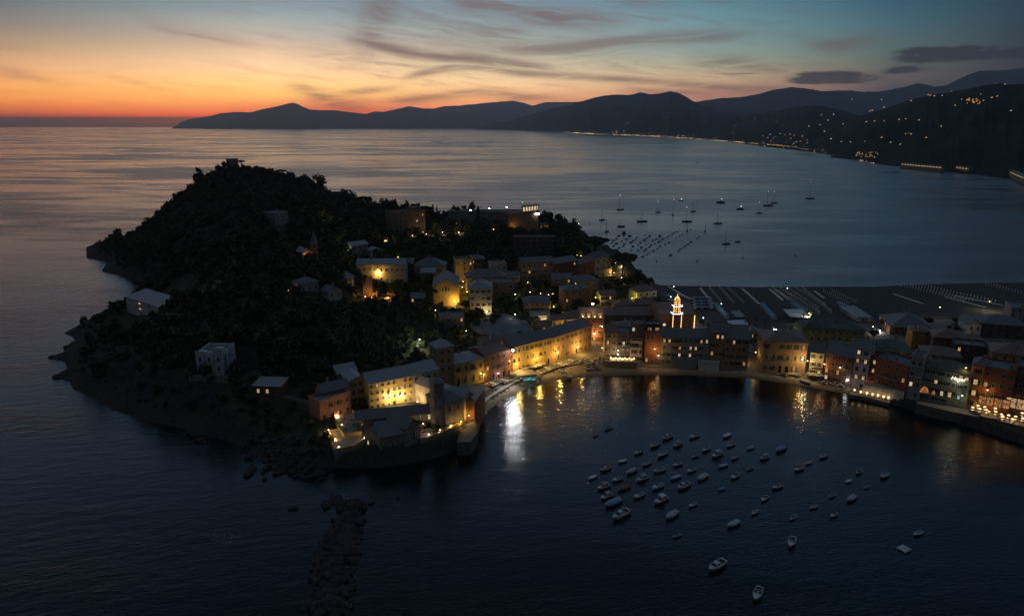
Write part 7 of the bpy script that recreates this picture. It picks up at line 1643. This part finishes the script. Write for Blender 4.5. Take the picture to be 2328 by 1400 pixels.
# ------------------------------------------------------------------ lit houses of the far shore
def farhit(px, py):
    d = ray(px, py).normalized(); best = None
    for nm, bv in RIDGES.items():
        h = bv.ray_cast(Vector((0, 0, CAMH)), d)
        if h[0] is not None and (best is None or h[3] < best[1]): best = (h[0], h[3])
    return best
FH = {}
def farmesh(kind, col):
    k = (kind, col)
    if k not in FH:
        e = emit('far_window_%d' % (col), [(1,.60,.22), (1,.76,.45), (1,.45,.12), (.8,.9,.95), (.3,.5,1), (1,.25,.2)][col], 3.2); wl = W['brown']; q = MB()
        q.box(-6, 6, -4, 4, -6, 7, 0); q.add([(-6.5,-4.5,7),(6.5,-4.5,7),(6.5,0,9.5),(-6.5,0,9.5),(-6.5,4.5,7),(6.5,4.5,7)], [(0,1,2,3),(3,2,5,4)], 1)
        nn = (2, 3, 5)[kind]
        for i in range(nn): x = -5+10*(i+.5)/nn; q.box(x-.9, x+.9, -4.06, -4.01, 1+3*(i % 2), 3.2+3*(i % 2), 2); q.box(-6.06, -6.01, -3+i*1.2, -2.2+i*1.2, 1, 3, 2)
        FH[k] = q.mesh('hillside_house', [wl, RF['tile'], e])
    return FH[k]
def farhouse(px, py, col, kind, sc_, label, group):
    h = farhit(px, py)
    if h is None: return
    p, D = h; o = inst('hillside_house', farmesh(kind, col), None, p, rnd.uniform(-.4, .4)+.3); s = sc_*max(.8, D/2600)*.46; o.scale = (s, s, s); return tag(o, label, 'house', group)
LITS = [(1702,638,0)]
right = [(1580,670,0),(1690,632,2),(1700,630,2),(1707,636,0),(1735,638,0),(1785,637,0),(1850,607,1),(1873,700,0),(1915,660,1),(2060,668,0),(2115,648,1),(2150,640,0),(2040,627,2),(2240,735,3),(1780,838,0),(1400,712,1),(1305,738,0),(1325,732,1),(1130,823,2),(1285,808,0),(1340,803,0),(1400,803,2),(1500,792,1),(1545,790,0),(1632,796,0),(1545,888,2),(1565,885,2),(1580,890,0),(1680,912,0),(1385,912,0),(1275,938,0),(1180,940,1),(1445,945,1),(1508,957,0),(1120,940,0),(1050,920,3),(1010,872,3),(978,828,0),(905,838,1),(1030,798,1),(1068,760,1),(988,762,1),(1190,660,0),(1385,663,3),(2140,555,0),(2200,560,1)]
for x, y, c in right: farhouse(1528+x*.3436, y*.3436, c, rnd.randrange(2), .8, 'lit house alone on the dark hillside right of the bay', 'houses on the dark right-hand hillside')
for i in range(18): farhouse(1528+(1950+rnd.uniform(0, 85))*.3436, rnd.uniform(655, 690)*.3436, rnd.choice((0, 2, 2)), 1, .8, 'house in the bright hamlet high on the right-hand hill', 'hamlet on the right-hand hill')
for i in range(26): farhouse(1528+rnd.uniform(1215, 1365)*.3436, rnd.uniform(1008, 1042)*.3436, rnd.choice((0, 2, 0, 1)), 1, .6, 'lit house in the bright cluster at the foot of the right-hand hill', 'cluster at the foot of the right-hand hill')
for i in range(24): farhouse(1528+rnd.uniform(600, 940)*.3436, rnd.uniform(880, 985)*.3436, rnd.choice((0, 1, 1, 3)), 1, .55, 'lit house above the curve of the far shore', 'houses above the far shore')
for i in range(48):
    px = rnd.choice((rnd.gauss(1700, 55), rnd.gauss(1560, 60), rnd.gauss(1640, 90))); py = rnd.uniform(246, 305); farhouse(px, py, rnd.choice((0, 0, 1, 1, 3, 2)), 0, .34, 'tiny lit house scattered on the middle hills across the bay', 'houses on the middle hills')
for i in range(30): farhouse(rnd.choice((rnd.gauss(980, 18), rnd.gauss(1240, 45), rnd.gauss(1080, 60))), rnd.uniform(262, 289), rnd.choice((0, 1)), 0, .26, 'tiny lit house under the distant ridge across the bay', 'houses under the distant ridge')
for px, py in [(1425,281),(1428,281),(1421,282)]: farhouse(px, py, 4, 1, .45, 'house with blue light on the middle hills', 'blue-lit houses')
for px, py in [(505,287),(535,286),(556,290),(600,292),(660,292),(725,291),(745,291),(830,286)]: farhouse(px, py, 1, 0, .26, 'tiny light at the foot of the far headland', 'lights of the far headland')
# railway gallery with lamps along the foot of the hill
p0, p1 = at(2047, 381), at(2138, 391)
for (a, b, n, lab) in [((2047,382),(2138,391),14,'long lit gallery of arches at the foot of the right-hand hill'), ((2170,390),(2198,394),4,'short lit gallery of arches farther right under the hill'), ((2292,402),(2330,420),6,'lit road gallery at the right edge of the far shore')]:
    A, B = at(*a), at(*b); d = B-A; L = d.length; t = empty('coast_gallery', A, math.atan2(d.y, d.x), lab, 'gallery'); q = MB(); e = MB()
    q.box(0, L, 0, 10, -3, 8); q.box(0, L, -1, 10, 12, 13.5)
    for i in range(n+1): x = L*i/n; q.box(x-.6, x+.6, -.6, .6, 8, 12)
    for i in range(n): x = L*(i+.5)/n; e.box(x-1.4, x+1.4, 1, 1.6, 10.2, 11.2)
    e.box(0, L, 2.2, 2.3, 8.5, 9.6); q.build('arches', W['stone'], t); e.build('lights', emit('gallery_light', (1, .78, .45), .35), t)
# the lit front of the far town: hundreds of lights that read as one band
q = MB(); base_y = lambda px: np.interp(px, [560,700,1180,1240,1320,1500,1640,1800,1890,1985,2040], [293,293,291.5,297,304,311,321,334,353,372,379])
rr = random.Random(3)
for i in range(560):
    u = rr.random(); string = u < .62
    if string: px = rr.uniform(1283, 1350) if u < .14 else rr.uniform(1350, 1720) if u < .42 else rr.uniform(1640, 1860) if u < .55 else rr.gauss(1965, 16) if u < .58 else rr.uniform(560, 1180)
    else: px = rr.uniform(1300, 1880) if u < .92 else rr.uniform(940, 1280)
    if px > 2030: continue
    if string and px < 1240 and (590 < px < 690 or 880 < px < 1020 or 1090 < px < 1140) and rr.random() < .8: continue
    far = px < 1240
    y = base_y(px)-(rr.uniform(.2, 1.4) if string else abs(rr.gauss(0, 4.5))+1)-(0 if not far else -.3); h = farhit(px, y)
    if h is None: p = at(px, base_y(px)-.5, 0); D = p.length
    else: p, D = h
    s = D/FPX*(rr.choice((.3, .4, .6)) if string else rr.choice((.22, .3, .42)))*(.5 if far else 1); c = rr.choice((0, 0, 0, 1, 2)) if string else rr.choice((0, 0, 1, 2, 3))
    M = Matrix.Translation(Vector((p.x, p.y-s*2, max(p.z, s))))
    q.box(-s*.8, s*.8, -s*.4, s, -s*3, s*1.0, 0, M); q.box(-s*.6, s*.6, -s*.45, -s*.41, -s*.3, s*.7, 1+c, M)
fe = [emit('far_town_light_%d' % i, c, 3.6) for i, c in enumerate([(1,.62,.24), (1,.78,.48), (1,.45,.13), (.85,.95,1)])]
tag(q.build('far_town', [W['dark']]+fe), kind='stuff')
# moles and groynes of the far shore
for pts in ([(1218,301),(1275,302.5)], [(1895,357),(1985,367)], [(1330,308),(1420,311)]):
    P_ = [at(*p) for p in pts]; d = P_[1]-P_[0]; L = d.length; q = MB(); M = Matrix.Rotation(math.atan2(d.y, d.x), 4, 'Z'); wd = L*.02+6
    for i in range(10): q.box(L*i/10, L*(i+1)/10, -wd*rr.uniform(.8,1.2), wd*rr.uniform(.8,1.2), -4, rr.uniform(3, 6), 0, M)
    o = q.build('mole', ROCK); o.location = P_[0]; tag(o, {1218: 'low dark mole left of the far harbour', 1895: 'low groyne before the bright cluster on the right shore', 1330: 'low breakwater before the far town'}[pts[0][0]], 'breakwater')
# ------------------------------------------------------------------ the air: sea haze that lets the far hills fade
m = bpy.data.materials.new('sea_haze'); m.use_nodes = True; nt = m.node_tree; nt.nodes.clear()
pv_ = nt.nodes.new('ShaderNodeVolumePrincipled'); pv_.inputs['Color'].default_value = (.82, .88, 1, 1); pv_.inputs['Density'].default_value = SIG; pv_.inputs['Anisotropy'].default_value = .62
oo = nt.nodes.new('ShaderNodeOutputMaterial'); nt.links.new(pv_.outputs[0], oo.inputs['Volume'])
m.cycles.homogeneous_volume = True if hasattr(m.cycles, 'homogeneous_volume') else False
o = MB().box(-37000, 37000, -3500, FAR, -8, TOP).build('haze', m); tag(o, kind='stuff')
